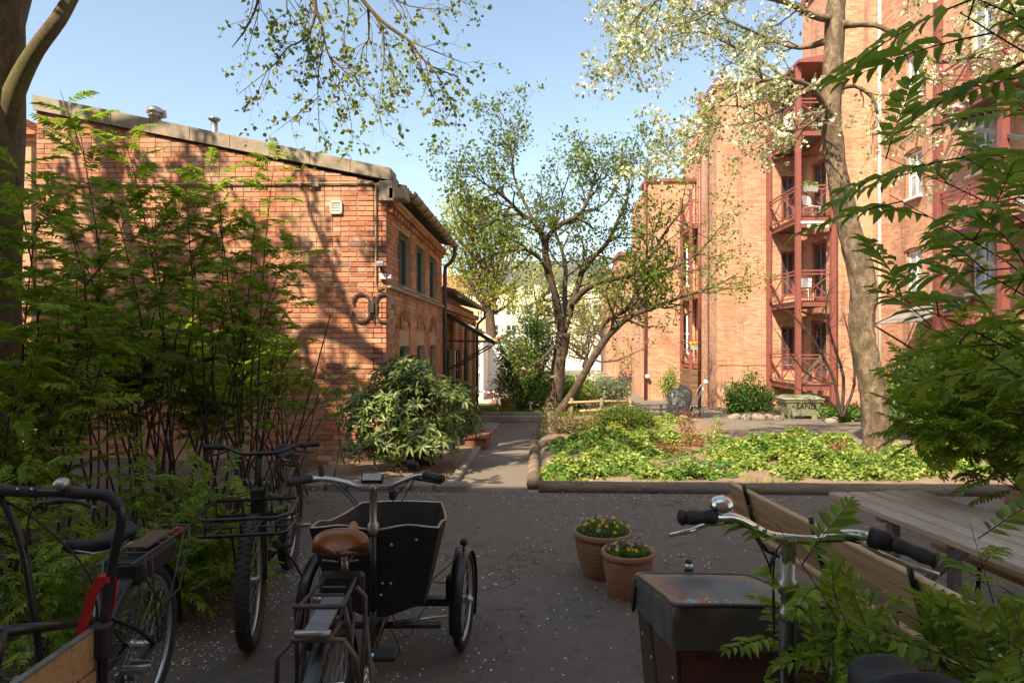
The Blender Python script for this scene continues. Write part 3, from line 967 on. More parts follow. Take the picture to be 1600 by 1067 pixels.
# building mass behind
bw(13.4, 30.0, 12.1, 4.6, GB, ZT - .25, name='rear_wing')
bw(15.5, 14.5, 6.4, 16.0, GB, 14.3, name='side_wing')
m = MB()
for (x0, x1, y0, y1, z) in ((6.9, 10.3, 24.9, 27.6, ZT), (10.15, 11.9, 22.5, 25.3, 14.5), (11.75, 12.4, 6, 22.45, 14.5)):
    m.box(((x0+x1)/2, (y0+y1)/2, z + .10), (x1-x0, y1-y0, .2)); m.box(((x0+x1)/2, (y0+y1)/2, z - .12), (x1-x0-.08, y1-y0-.08, .10))
m.build('cornice', M['rust_paint'], RB, True)
m = MB(); m.box((9.2, 24.985, .80), (4.3, .02, .025)); m.build('string_course', M['old_brick'], RB, True)
# F0 and its neighbour further back
F0Y = 29.6
ZF0 = at(1030, 285, F0Y).z
wall_x_holes(at(1008, 400, F0Y).x, 7.3, F0Y, GB, ZF0, [(6.72, 7.2, z + .2, z + 2.1) for z in (.9, 4.0)])
bw(8.4, 32.4, 6.4, 5, GB, ZF0 - .05, name='rear_wing')
m = MB(); m.box((6.3, 30.4, ZF0 + .08), (2.6, 1.8, .16)); m.build('cornice', M['rust_paint'], RB, True)
# the pair of lower blocks beyond
FB = thing('brick_block', 'lower orange brick block with two roof heights beyond the apartments', 'building', (6, 42, -.99))
a0, a1, a2 = at(948, 426, 44), at(969, 400, 42), at(1007, 397, 42)
m = MB(); m.box((a1.x + 2.6, 44.0, (a1.z - 1.1) / 2), (5.2, 4, a1.z + 1.1)); m.box(((a0.x + a1.x) / 2 + .3, 46.0, (a0.z - 1.1) / 2), (a1.x - a0.x + .6, 4, a0.z + 1.1)); m.build('wall', M['far_brick'], FB, True)
m = MB(); m.box((a1.x + 2.6, 44.0, a1.z + .12), (5.5, 4.3, .22)); m.box((a1.x - .3, 46, a0.z + .1), (a1.x - a0.x + .8, 4.2, .2)); m.build('cornice', M['rust_paint'], FB, True)
m = MB(); m.tube([(a1.x + .75, 41.9, a1.z), (a1.x + .75, 41.9, -1)], .07, 6); m.build('downpipe', M['old_brick'], FB, True)

# windows of the block
def fw_x(x0, x1, y, z0, z1, fm='white_paint', arch=False, root=None):
    return frame_x(root or RB, y + .14, x0 + .01, x1 - .01, z0 + .01, z1 - .01, fm, 'window_glass', 1, 1, .08)
for h in h1: fw_x(*h[:2], 25.0, *h[2:], fm='rust_paint')
for z in (.9, 4.0): fw_x(6.72, 7.2, F0Y, z + .2, z + 2.1)
for (a, b, z0, z1) in hd: 
    frame_y(RB, 10.25 + .12, a + .01, b - .01, z0 + .01, z1 - .01, 'rust_paint', 'window_glass', 1, 1, .10, 'balcony_door')
for (a, b, z0, z1) in ww:
    w_ = frame_y(RB, 11.85 + .12, a + .01, b - .01, z0 + .01, z1 - .01, 'white_paint', 'bright_glass', 1, 1, .08)
    s = MB(); s.box((11.85 - .01, (a+b)/2, z0 - .03), (.26, b-a+.1, .06)); s.build('sill', M['white_paint'], w_)
    arc = MB(); k = 8
    for i in range(k):
        t = (i + .5) / k - .5
        arc.bar((11.84, (a+b)/2 + t*(b-a+.1), z1 + .10 - t*t*.35), (11.84, (a+b)/2 + t*(b-a+.1)*1.08, z1 + .30 - t*t*.35), .06, (b-a)/k*.92, up=(0, 1, 0))
    arc.build('arch', M['old_brick'], RB, True)
for (a, b, z0, z1) in hd:
    arc = MB(); k = 9
    for i in range(k):
        t = (i + .5) / k - .5
        arc.bar((10.24, (a+b)/2 + t*(b-a+.15), z1 + .06 - t*t*.45), (10.24, (a+b)/2 + t*(b-a+.15)*1.08, z1 + .28 - t*t*.45), .06, (b-a)/k*.95, up=(0, 1, 0))
    arc.build('arch', M['old_brick'], RB, True)
# downpipes
m = MB(); m.tube([(11.86, 22.50, 14.2), (11.86, 22.50, -.7)], .075, 8); m.build('downpipe', M['white_pipe'], RB, True, label='white downpipe on the corner of the taller section')
m = MB(); p = at(1093, 500, 24.9); m.tube([(p.x + .08, 25.2, 11.4), (p.x + .08, 25.2, -.9)], .07, 8); m.build('downpipe', M['rust_paint'], RB, True)
m = MB(); p = at(1007, 500, F0Y - .1); m.tube([(p.x + .03, F0Y - .12, ZF0), (p.x + .03, F0Y - .12, -1)], .06, 8); m.build('downpipe', M['rust_paint'], RB, True)

# balconies: steel towers with crossed railings
def rail_panel(root, a, b, z, h=1.0, bays=1, mesh=False):
    """railing from a to b (xy), floor height z"""
    a, b = Vector((a[0], a[1], z)), Vector((b[0], b[1], z)); up = Vector((0, 0, 1))
    m = MB()
    for zz in (h, h - .12, .10): m.bar(a + up * zz, b + up * zz, .045)
    for k in range(bays + 1):
        p = a.lerp(b, k / bays); m.bar(p + up * .0, p + up * h, .045)
    for k in range(bays):
        p, q = a.lerp(b, k / bays), a.lerp(b, (k + 1) / bays)
        m.bar(p + up * .12, q + up * (h - .14), .028); m.bar(p + up * (h - .14), q + up * .12, .028)
    o = m.build('railing', M['rust_paint'], root, True)
    if mesh:
        g = MB(); L = (b - a).length; n = int(L / .09)
        for k in range(1, n):
            p = a.lerp(b, k / n); g.bar(p + up * .12, p + up * (h - .14), .007)
        for k in range(1, 9): g.bar(a + up * (.12 + k * .085), b + up * (.12 + k * .085), .007)
        g.build('mesh_infill', M['rust_paint'], o, kind='stuff')
    return o
def deck(root, x0, x1, y0, y1, z, mat='rust_paint'):
    m = MB()
    m.box(((x0+x1)/2, y0 + .05, z - .10), (x1-x0, .10, .20)); m.box(((x0+x1)/2, y1 - .05, z - .10), (x1-x0, .10, .20))
    m.box((x0 + .05, (y0+y1)/2, z - .10), (.10, y1-y0-.2, .20)); m.box((x1 - .05, (y0+y1)/2, z - .10), (.10, y1-y0-.2, .20))
    o = m.build('deck_frame', M[mat], root, True)
    f = MB(); n = max(3, int((y1 - y0 - .2) / .145))
    for k in range(n):
        f.box(((x0+x1)/2, y0 + .1 + (k + .5) * (y1-y0-.2)/n, z - .02), (x1-x0-.2, (y1-y0-.2)/n - .012, .035))
    f.build('deck_board', M['deck_wood'], o)
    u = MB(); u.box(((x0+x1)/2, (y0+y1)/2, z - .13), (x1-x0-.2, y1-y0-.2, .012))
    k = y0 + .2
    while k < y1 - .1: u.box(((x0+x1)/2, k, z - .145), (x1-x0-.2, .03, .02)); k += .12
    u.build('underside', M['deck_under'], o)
BT = thing('balcony_tower', 'rust red steel balcony tower of four decks in the building corner', 'balcony', (9.5, 23.6, gz(23.6)))
bx0, bx1, by0, by1 = 8.95, 10.12, 22.2, 24.95
for (x, y) in ((bx0, by0), (bx1, by0), (bx0, by1)):
    m = MB(); m.box((x, y, 5.1 if (x, y) != (bx0, by1) else 4.3), (.16, .16, 12.0 if (x, y) != (bx0, by1) else 10.4)); m.build('post', M['rust_paint'], BT, True)
for i, z in enumerate(D):
    deck(BT, bx0 + .085, bx1 - .085, by0 + .085, by1 - .09, z)
    rail_panel(BT, (bx0 + .09, by0), (bx1 - .09, by0), z, 1.02, 1)
    rail_panel(BT, (bx0, by0 + .09), (bx0, by1 - .09), z, 1.02, 2)
    if i: 
        m = MB(); m.bar((bx1 - .05, by0 + .1, z - .75), (bx1 - .05, by1 - .1, z - .22), .07); m.build('brace', M['rust_paint'], BT, True)
        m = MB(); m.bar((bx0 + .08, by0 + .3, z - .25), (bx0 + .05, by0 + .05, z - 1.3), .05); m.build('drain_pipe', M['white_pipe'], BT, True)
m = MB(); m.prism([(bx0 - .1, 11.1), (bx1 + .15, 11.1), (bx1 + .15, 11.45), (bx0 - .1, 11.2)], by0 - .3, by1); m.build('roof', M['rust_paint'], BT, True)
# awning valance under the top deck
vl = thing('awning', 'rolled striped awning hanging below the second highest balcony deck', 'awning', (9.5, 22.05, 5.6))
m = MB(); m.tube([(-.5, 0, .12), (.5, 0, .12)], .05, 8); m.build('roller', M['white_paint'], vl)
for k in range(10):
    m = MB(); m.box((-.45 + k * .1, -.01, .02), (.098, .01, .13)); m.build('stripe', M['white_cloth' if k % 3 == 2 else 'rust_paint'], vl)
# things on the balconies
cs = thing('laundry_sheet', 'cream sheet draped inside the railing of the top balcony', 'sheet', (bx0 + .25, 23.8, D[3]))
V = []; F = []
for j in range(9):
    for i in range(13):
        V.append((.06 * math.sin(i * 1.3 + j * .4) + .04 * j / 8, -1.0 + i * .17, .25 + .105 * j + .06 * math.sin(i * .9)))
for j in range(8):
    for i in range(12): a = j * 13 + i; F.append((a, a+1, a+14, a+13))
link_mesh('cloth', np_mesh('cloth', V, F, M['white_cloth'], smooth=True), cs)
def flower_box(loc, label, col, rz=0):
    t = thing('flower_box', label, 'flower box', loc, rz)
    m = MB(); m.prism([(-.20, .0), (.20, .0), (.24, .20), (-.24, .20)], -.09, .09); fix_normals(m.build('trough', M['plastic_grey'], t))
    n = 90; c = np.c_[nrs.uniform(-.24, .24, n), nrs.uniform(-.1, .1, n), nrs.uniform(.2, .34, n)]
    return t, c
def folding_chair(loc, rz, label):
    t = thing('balcony_chair', label, 'chair', loc, rz)
    m = MB(); m.box((0, 0, .44), (.42, .40, .025)); m.build('seat', M['white_paint'], t)
    m = MB(); m.box((0, .21, .72), (.42, .02, .34), Euler((-.2, 0, 0)).to_matrix()); m.build('backrest', M['white_paint'], t)
    for (x, y) in ((-.19, -.18), (.19, -.18), (-.19, .18), (.19, .18)):
        m = MB(); m.bar((x, y, 0), (x, y, .43), .025); m.build('leg', M['white_paint'], t)
folding_chair((9.75, 23.0, D[2]), .5, 'white folding chair on the second highest balcony')
folding_chair((9.6, 23.3, D[1]), -.6, 'white folding chair on the second lowest balcony')
tb = thing('balcony_table', 'small pale table on the top balcony beside the sheet', 'table', (9.75, 22.9, D[3]))
m = MB(); m.lathe([(.30, .70), (.30, .73)], n=18); m.build('tabletop', M['plastic_grey'], tb)
m = MB(); m.tube([(0, 0, .7), (0, 0, 0)], .025, 8); m.lathe([(.2, 0), (.2, .02)], n=12); m.build('leg', M['plastic_grey'], tb)
dk = thing('deck_chair', 'dark folded deck chair leaning on the lowest balcony railing', 'deck chair', (9.6, 22.6, D[0]))
m = MB(); m.bar((-.35, 0, .1), (.4, .05, 1.0), .30, .05); m.build('sling', M['canvas'], dk)
m = MB(); m.bar((-.38, -.14, .05), (.43, -.1, 1.04), .035); m.bar((-.38, .16, .05), (.43, .2, 1.04), .035); m.build('frame', M['dark_plank'], dk)

BB = thing('balcony_tower', 'long rust red balcony tower at the right edge behind the leaves', 'balcony', (11.3, 15.6, gz(15.6)))
for y in (17.6, 15.2, 12.7):
    m = MB(); m.box((10.8, y, 5.2), (.17, .17, 12.6)); m.build('post', M['rust_paint'], BB, True)
for z in (1.38, 4.58, 7.78):
    deck(BB, 10.89, 11.80, 12.6, 17.55, z)
    rail_panel(BB, (10.8, 15.3), (10.8, 17.5), z, 1.05, 2, True); rail_panel(BB, (10.8, 12.8), (10.8, 15.1), z, 1.05, 2, True)
    rail_panel(BB, (10.9, 17.6), (11.8, 17.6), z, 1.05, 1)
    m = MB(); m.bar((10.86, 17.5, z - .22), (10.86, 14.6, z - 1.6), .09); m.build('brace', M['dark_pipe'], BB, True)
    m = MB(); m.tube([(10.86, 15.25, z - .2), (10.86, 15.3, z - .7), (10.9, 15.35, z - 2.6)], .04, 6); m.build('drain_pipe', M['white_pipe'], BB, True)
# pale screen and washing on that tower
ps = thing('balcony_screen', 'white windbreak on the middle right-hand balcony', 'screen', (11.0, 14.2, 4.6))
m = MB(); m.box((0, 0, .55), (.03, 1.7, 1.0)); m.build('cloth', M['white_cloth'], ps)
# glass porch roof at the foot of the wall
PR = thing('porch_roof', 'grey lean-to porch roof on black braces against the apartment wall', 'canopy', (11.2, 19.2, 1.8))
for k in range(5):
    m = MB(); m.box((11.1, 17.9 + k * .45, 2.55), (1.55, .44, .02), Euler((0, -.42, 0)).to_matrix()); m.build('panel', M['tarp_grey'], PR, True)
for y in (17.7, 20.1):
    m = MB(); m.bar((10.4, y, 2.22), (11.84, y, 2.86), .05); m.bar((10.4, y, 2.2), (11.84, y, 1.3), .045); m.build('brace', M['black_matt'], PR, True)
# balcony 0, half hidden at the far end
BZ = thing('balcony_tower', 'slim rust red balcony tower beside the downpipe behind the big tree', 'balcony', (7.0, 28.6, -.99))
for (x, y) in ((6.62, 29.4), (6.62, 27.6), (7.02, 27.6)):
    m = MB(); m.box((x, y, 3.6), (.11, .11, 9.2)); m.build('post', M['rust_paint'], BZ, True)
for z in (.75, 3.75, 6.75):
    deck(BZ, 6.68, 7.6, 27.66, 29.5, z)
    rail_panel(BZ, (6.62, 27.66), (6.62, 29.35), z, 1.0, 1); rail_panel(BZ, (6.67, 27.6), (6.97, 27.6), z, 1.0, 1)
k = 0; z = -.9
while z < .50:
    m = MB(); m.box((6.60, 28.5, z), (.03, 1.8, .095)); m.build('board', M['dark_plank'], BZ, True)
    m = MB(); m.box((6.80, 27.55, z), (.42, .03, .095)); m.build('board', M['dark_plank'], BZ, True); z += .105
fb, cc = flower_box((6.80, 27.5, 1.35), 'flower box of yellow blooms on the slim balcony railing', 'petal_yellow')
FLOWERBOXES = [(fb, cc, 'petal_yellow')]
fb, cc = flower_box((9.3, 22.0, D[2] + .75), 'pale trough hanging on the corner of the second highest balcony', 'petal_white', .3)
FLOWERBOXES.append((fb, cc, 'leaf_cover'))
# wall lamps
for (px, py, Y, lab) in ((1102, 597, 24.9, 'round white wall lamp beside the rust red downpipe'), (1011, 588, F0Y - .1, 'small round wall lamp left of the covered bicycles')):
    p = at(px, py, Y); t = thing('wall_lamp', lab, 'lamp', p)
    m = MB(); m.sphere((0, -.10, 0), .10, 14); m.build('globe', M['lamp_glass'], t)
    m = MB(); m.lathe([(.06, 0), (.06, -.06)], axis='y', n=12); m.build('bracket', M['dark_pipe'], t)

# =================================================================== FAR BUILDINGS
def far_house(name, label, px0, px1, Y, py_eave, wallmat, roofmat, roof_py=None, storeys=3, cols=5, depth=9, zb=-1.1, roofover=.3, win=True, winmat='window_glass', chim=()):
    a, b = at(px0, py_eave, Y), at(px1, py_eave, Y); x0, x1 = a.x, b.x; ze = a.z
    t = thing(name, label, 'building', ((x0+x1)/2, Y + depth/2, zb + .1))
    hs = []; 
    if win:
        sh = (ze - zb - .8) / storeys; cw = (x1 - x0) / cols
        for s in range(storeys):
            for c in range(cols):
                cx = x0 + (c + .5) * cw; z0 = zb + .9 + s * sh + sh * .25
                hs.append((cx - min(.5, cw*.3), cx + min(.5, cw*.3), z0, z0 + sh * .55))
    m = MB(); xsb = sorted({x0, x1, *[h[0] for h in hs], *[h[1] for h in hs]})
    for p, q in zip(xsb, xsb[1:]):
        c = (p+q)/2; z = zb
        for (u, v) in sorted((h[2], h[3]) for h in hs if h[0] < c < h[1]):
            m.box((c, Y + .15, (z+u)/2), (q-p, .3, u-z)); z = v
        m.box((c, Y + .15, (z+ze)/2), (q-p, .3, ze-z))
    m.box(((x0+x1)/2, Y + depth/2 + .15, (ze+zb)/2), (x1-x0, depth - .3 - .1, ze-zb)) if not win else m.box(((x0+x1)/2, Y + depth/2 + .4, (ze+zb)/2), (x1-x0, depth - .8, ze-zb))
    m.build('wall', M[wallmat], t, True)
    for h in hs: frame_x(t, Y + .12, h[0] + .01, h[1] - .01, h[2] + .01, h[3] - .01, 'white_paint' if wallmat != 'render_white' else 'dark_plank', winmat, 1, 1, .07)
    if roof_py is not None:
        zr = at(px0, roof_py, Y + depth * .4).z
        m = MB(); m.prism([(Y - roofover, ze), (Y + depth*.4, zr), (Y + depth*.6, zr), (Y + depth + roofover, ze)], x0 - .2, x1 + .2, 'yz')
        fix_normals(m.build('roof', M[roofmat], t, True))
        for k, px in enumerate(chim):
            p = at(px, roof_py, Y + depth * .5); c = MB(); c.box((p.x, p.y, zr + .5), (.9, .7, 1.6)); c.box((p.x, p.y, zr + 1.35), (1.05, .85, .12)); c.build('chimney', M['render_white'], t, True)
    return t
far_house('cream_building', 'cream rendered building with dark slate roof far beyond the trees', 758, 949, 62, 440, 'render_cream', 'slate', 408, 4, 7, 12, chim=(935,))
far_house('ochre_building', 'ochre building with red tiled roof showing past the annex gutter', 640, 757, 70, 455, 'render_ochre', 'roof_tile', 430, 4, 8, 12, chim=(700,))
sh_ = thing('white_house', 'small white rendered house with red roof edge beside the annex', 'building', (-2.4, 32, -.99))
a, b = at(733, 560, 29.6), at(755, 560, 29.6)
m = MB(); m.box(((a.x + b.x)/2 - .6, 31.5, .3), (b.x - a.x + 1.2, 3.8, 2.75)); m.prism([(-2.55, -1.05), (-.95, -1.05), (-.95, at(783, 527, 32).z), (-2.55, at(760, 536, 32).z)], 32.6, 37.0); m.build('wall', M['render_white'], sh_, True)
m = MB(); p, q = at(757, 537, 32), at(783, 526, 32); m.prism([(p.x - .1, p.z), (q.x + .12, q.z), (q.x + .12, q.z + .12), (p.x - .1, p.z + .12)], 32.4, 37.1); m.box(((a.x+b.x)/2 - .6, 31.5, 1.72), (b.x-a.x+1.3, 4.0, .10)); m.build('roof', M['roof_tile'], sh_, True)
for k in range(2):
    frame_x(sh_, 29.58, b.x - .10 - .30, b.x - .10, -.75 + k * 1.2, .25 + k * 1.2, 'white_paint', 'bright_glass', 1, 3, .03)
m = MB(); m.box((b.x - .05, 29.55, .3), (.12, .12, 2.7)); m.build('corner_post', M['white_paint'], sh_, True)
# red tiled neighbour behind the left gable: its long side runs away beside the outbuilding
nb = thing('tiled_house', 'brick house with orange tiled roof at the far left behind the gable', 'building', (-15, 20, -.5))
XN = -12.0; zr1 = 6.45
m = MB(); m.box((XN - 4, 21.5, zr1 / 2), (8, 13.4, zr1)); m.box((XN - 4, 21.5, zr1 + .06), (8.3, 13.6, .11)); m.build('wall', M['old_brick'], nb, True)
m = MB(); m.prism([(XN + .25, zr1 + .12), (XN - 3.6, zr1 + 2.0), (XN - 8.3, zr1 + .12)], 14.6, 28.4); fix_normals(m.build('roof', M['roof_tile'], nb, True))
m = MB()
for k in range(20):
    t = (k + .5) / 20
    for q in range(46):
        m.box((XN + .25 - 3.85 * t, 14.75 + q * .3, zr1 + .15 + 1.88 * t), (.20, .26, .05), Euler((0, .36, 0)).to_matrix())
m.build('roof_tile', M['roof_tile'], nb, True, kind='stuff')
for yy in (15.0, 17.6):
    frame_y(nb, XN + .02, yy, yy + .9, 2.6, 4.6, 'white_paint', 'bright_glass', 1, 1, .08)

# the tall building that stands behind the photographer and shades the yard
RRB = thing('rear_tenement', 'tall brick tenement closing the yard on the side behind the bicycles', 'building', (0, -6, 0))
m = MB()
m.box((-2.2, -6.9, 6.25), (17.8, 8, 12.5)); m.prism([(-30, 0), (-11.1, 0), (-11.1, 15.4), (-11.6, 17.6), (-30, 17.6)], -10.9, -2.9)
m.build('wall', M['rear_brick'], RRB, True)
for s in range(4):
    for c in range(5): frame_x(RRB, -2.87, -9.6 + c * 3, -8.5 + c * 3, 1.0 + s * 2.9, 2.7 + s * 2.9, 'white_paint', 'window_glass', 1, 1, .08)

# =================================================================== PLANTS
SH = {
 'diamond': (np.array([(0,0,0),(.5,-.5,.06),(1,0,-.04),(.5,.5,.06)], float), [(0,1,2,3)]),
 'leaf': (np.array([(0,0,0),(.3,-.42,.10),(.3,0,0),(.3,.42,.10),(.72,-.30,.03),(.72,0,-.06),(.72,.30,.03),(1,0,-.18)], float),
          [(0,1,2,2),(0,2,3,3),(1,4,5,2),(2,5,6,3),(4,7,5,5),(5,7,6,6)]),
 'flower': (np.array([(-.5,-.15,.1),(.5,-.15,.1),(.5,.15,.1),(-.5,.15,.1),(-.15,-.5,.12),(.15,-.5,.12),(.15,.5,.12),(-.15,.5,.12)], float),
          [(0,1,2,3),(4,5,6,7)]),
}
def unit(a): return a / np.maximum(np.linalg.norm(a, axis=-1, keepdims=True), 1e-9)

def leaf_arrays(P, Dr, N, length, width, shape):
    sv, sf = SH[shape]
    P = np.asarray(P, float); n = len(P)
    X = unit(Dr); Z = N - X * np.sum(N * X, axis=1, keepdims=True); Z = unit(Z); Y = np.cross(Z, X)
    L = np.asarray(length).reshape(-1, 1, 1) * np.ones((n, 1, 1)); W = np.asarray(width).reshape(-1, 1, 1) * np.ones((n, 1, 1))
    V = P[:, None, :] + X[:, None, :] * sv[None, :, 0:1] * L + Y[:, None, :] * sv[None, :, 1:2] * W + Z[:, None, :] * sv[None, :, 2:3] * L
    V = V.reshape(-1, 3); k = len(sv)
    return V, sf, k, n

def leaf_mesh(name, P, Dr, N, length, width, shape, mat):
    V, sf, k, n = leaf_arrays(P, Dr, N, length, width, shape)
    quads = [f for f in sf if f[2] != f[3]]; tris = [f[:3] for f in sf if f[2] == f[3]]
    me = bpy.data.meshes.new(name)
    off = (np.arange(n) * k)[:, None]
    Lq = (off[:, :, None] + np.array(quads, int)[None]).reshape(-1, 4) if quads else np.zeros((0, 4), int)
    Lt = (off[:, :, None] + np.array(tris, int)[None]).reshape(-1, 3) if tris else np.zeros((0, 3), int)
    loops = np.concatenate([Lq.ravel(), Lt.ravel()]).astype(np.int32)
    starts = np.concatenate([np.arange(len(Lq)) * 4, len(Lq) * 4 + np.arange(len(Lt)) * 3]).astype(np.int32)
    me.vertices.add(len(V)); me.vertices.foreach_set('co', V.astype(np.float32).ravel())
    me.loops.add(len(loops)); me.loops.foreach_set('vertex_index', loops)
    me.polygons.add(len(starts)); me.polygons.foreach_set('loop_start', starts)
    me.materials.append(M[mat]); me.update(calc_edges=True)
    return me

def scatter_leaves(name, parent, S, k, spread, L, W, mat, shape='diamond', up=.5, seed=0, world=True, kind='stuff', along=.4):
    r = np.random.RandomState(seed)
    S = np.array([(*p, *d) for p, d in S], float)
    if len(S) == 0: return None
    S = np.repeat(S, k, axis=0); n = len(S)
    P = S[:, :3] + r.normal(0, spread, (n, 3))
    Dr = unit(S[:, 3:]) * along + r.normal(0, .6, (n, 3))
    N = r.normal(0, .6, (n, 3)) + np.array([0, 0, up])
    sz = r.uniform(.6, 1.25, n)
    me = leaf_mesh(name, P, Dr, N, L * sz, W * sz, shape, mat)
    return link_mesh(name, me, parent, world, kind)

def lerp_path(pts, t):
    n = len(pts) - 1; f = min(max(t, 0), .9999) * n; i = int(f); return Vector(pts[i]).lerp(Vector(pts[i+1]), f - i)
def smooth_path(pts, sub=3):
    """Catmull-Rom through (Vector, radius) pairs"""
    out = []; P = [Vector(p) for p, _ in pts]; Rr = [r for _, r in pts]
    n = len(P)
    for i in range(n - 1):
        p0, p1, p2, p3 = P[max(i-1, 0)], P[i], P[i+1], P[min(i+2, n-1)]
        for k in range(sub):
            t = k / sub
            q = 0.5 * ((2*p1) + (-p0+p2)*t + (2*p0-5*p1+4*p2-p3)*t*t + (-p0+3*p1-3*p2+p3)*t*t*t)
            out.append((q, Rr[i] + (Rr[i+1]-Rr[i]) * t))
    out.append((P[-1], Rr[-1])); return out

def grow(m, S, path, rads, lvl, P, r):
    """children along a path; P = list of level dictionaries"""
    if lvl >= len(P): return
    c = P[lvl]
    tot = sum((path[i+1] - path[i]).length for i in range(len(path) - 1))
    n = max(1, int(tot / c['gap'] * r.uniform(.8, 1.2)))
    for j in range(n):
        t = c.get('t0', .25) + (1 - c.get('t0', .25)) * (j + r.random()) / n
        p = lerp_path(path, t); tan = (lerp_path(path, min(t + .06, 1)) - lerp_path(path, max(t - .06, 0)))
        if tan.length < 1e-6: tan = Vector((0, 0, 1))
        tan.normalize()
        ax = tan.cross(Vector((r.uniform(-1, 1), r.uniform(-1, 1), r.uniform(-1, 1))))
        if ax.length < .05: continue
        ax.normalize()
        d = (Matrix.Rotation(R(r.uniform(*c['ang'])), 3, ax) @ tan + Vector(c.get('bias', (0, 0, 0)))).normalized()
        L = r.uniform(*c['len']) * (1 - c.get('taper', .4) * t)
        pr = rads[min(len(rads) - 1, int(t * (len(rads) - 1)))]
        r0 = min(pr * .65, c['r']); seg = c.get('seg', 4)
        pts = [p]; dd = d
        for k in range(seg):
            dd = (dd + Vector((r.gauss(0, 1), r.gauss(0, 1), r.gauss(0, 1))) * c.get('wob', .2) + Vector(c.get('trop', (0, 0, 0)))).normalized()
            pts.append(pts[-1] + dd * (L / seg))
        rr = [r0 * (1 - .75 * k / seg) for k in range(seg + 1)]
        m.tube(pts, rr, c.get('n', 4), cap=False)
        if lvl == len(P) - 1:
            for k in range(1, seg + 1):
                if r.random() < c.get('fill', 1): S.append((pts[k], (pts[k] - pts[k-1]).normalized()))
        else:
            grow(m, S, pts, rr, lvl + 1, P, r)

def px_limb(pts, radii=None, sub=3):
    """pts: (px, py, Y, radius)"""
    q = smooth_path([(at(a, b, Y), r_) for a, b, Y, r_ in pts], sub)
    return [p for p, _ in q], [r_ for _, r_ in q]

def knobbly(m, path, rads, n, seed, amp=.12):
    """trunk tube with an uneven surface"""
    r = random.Random(seed); V0 = len(m.v)
    m.tube(path, rads, n)
    for j, i in enumerate(range(V0, len(m.v))):
        ring = j // n; c = path[ring]
        v = Vector(m.v[i]); d = v - Vector(c)
        k = 1 + amp * math.sin(ring * 1.1 + (j % n) * 1.7) * .5 + amp * r.uniform(-.35, .35)
        m.v[i] = tuple(Vector(c) + d * k)

# ---- central gnarled tree ------------------------------------------------
r = random.Random(5)
Yt = 19.5
base = gnd(868, 650); base = Vector((at(868, 650, Yt).x, Yt, gz(Yt)))
T = thing('courtyard_tree', 'gnarled spreading tree with sparse fresh leaves in the middle of the courtyard', 'tree', base)
m = MB(); S = []
limbs = [
 [(848,662,Yt,.40),(862,640,Yt,.30),(870,612,Yt,.26),(871,580,Yt,.25),(876,550,Yt,.26),(880,520,Yt,.25)],
 [(880,525,Yt,.2),(872,490,Yt-.2,.20),(866,455,Yt-.4,.17),(858,430,Yt-.5,.17),(852,395,Yt-.6,.17),(850,375,Yt-.6,.15),(835,348,Yt-.8,.12),(815,335,Yt-1,.10),(795,315,Yt-1.2,.08),(775,298,Yt-1.3,.06),(750,282,Yt-1.4,.04),(735,265,Yt-1.4,.025)],
 [(851,382,Yt-.6,.12),(862,362,Yt-.8,.11),(882,348,Yt-1,.10),(905,335,Yt-1.2,.085),(920,310,Yt-1.3,.07),(928,280,Yt-1.4,.05),(938,255,Yt-1.4,.035)],
 [(835,348,Yt-.7,.09),(812,300,Yt-.4,.06),(800,260,Yt-.2,.045),(806,225,Yt,.03),(800,190,Yt,.02)],
 [(878,520,Yt,.22),(886,500,Yt+.1,.20),(893,475,Yt+.2,.18),(905,440,Yt+.2,.15),(912,420,Yt+.2,.13),(935,395,Yt+.2,.11),(952,375,Yt+.2,.10),(965,345,Yt+.2,.08),(980,310,Yt+.2,.06),(985,270,Yt+.1,.04),(1000,235,Yt,.02)],
 [(887,505,Yt+.1,.17),(882,460,Yt+.6,.13),(884,420,Yt+.9,.11),(876,385,Yt+1.1,.08),(868,355,Yt+1.2,.06),(880,300,Yt+1.2,.04),(900,250,Yt+1,.025)],
 [(893,478,Yt+.1,.14),(912,455,Yt-.4,.13),(938,440,Yt-.9,.12),(980,432,Yt-1.4,.11),(1005,415,Yt-1.7,.09),(1020,395,Yt-2,.07),(1045,355,Yt-2.2,.05),(1075,320,Yt-2.4,.03)],
 [(862,655,Yt-.4,.22),(890,622,Yt-.6,.19),(912,585,Yt-.9,.18),(930,553,Yt-1.1,.17),(945,532,Yt-1.2,.16),(965,510,Yt-1.5,.13),(990,492,Yt-1.8,.11),(1030,478,Yt-2.2,.08),(1070,462,Yt-2.6,.06),(1110,450,Yt-3,.045),(1150,430,Yt-3.2,.025)],
 [(945,530,Yt-1.2,.12),(938,515,Yt-1.2,.11),(950,500,Yt-1.3,.10),(985,480,Yt-1.5,.08),(1015,445,Yt-1.8,.07),(1050,420,Yt-2.2,.05),(1090,395,Yt-2.4,.035),(1130,350,Yt-2.6,.02)],
 [(866,540,Yt-.2,.09),(848,560,Yt-.6,.07),(832,570,Yt-.9,.05),(815,588,Yt-1.1,.03)],
 [(860,430,Yt-.5,.10),(838,398,Yt-1,.08),(812,390,Yt-1.3,.06),(780,395,Yt-1.6,.045),(745,408,Yt-1.8,.03)],
 [(815,335,Yt-1,.07),(790,338,Yt-1.5,.06),(760,350,Yt-1.8,.04),(730,352,Yt-2,.03)],
 [(912,330,Yt-1.2,.05),(940,322,Yt-1.4,.04),(960,300,Yt-1.6,.03),(965,255,Yt-1.6,.02)],
]
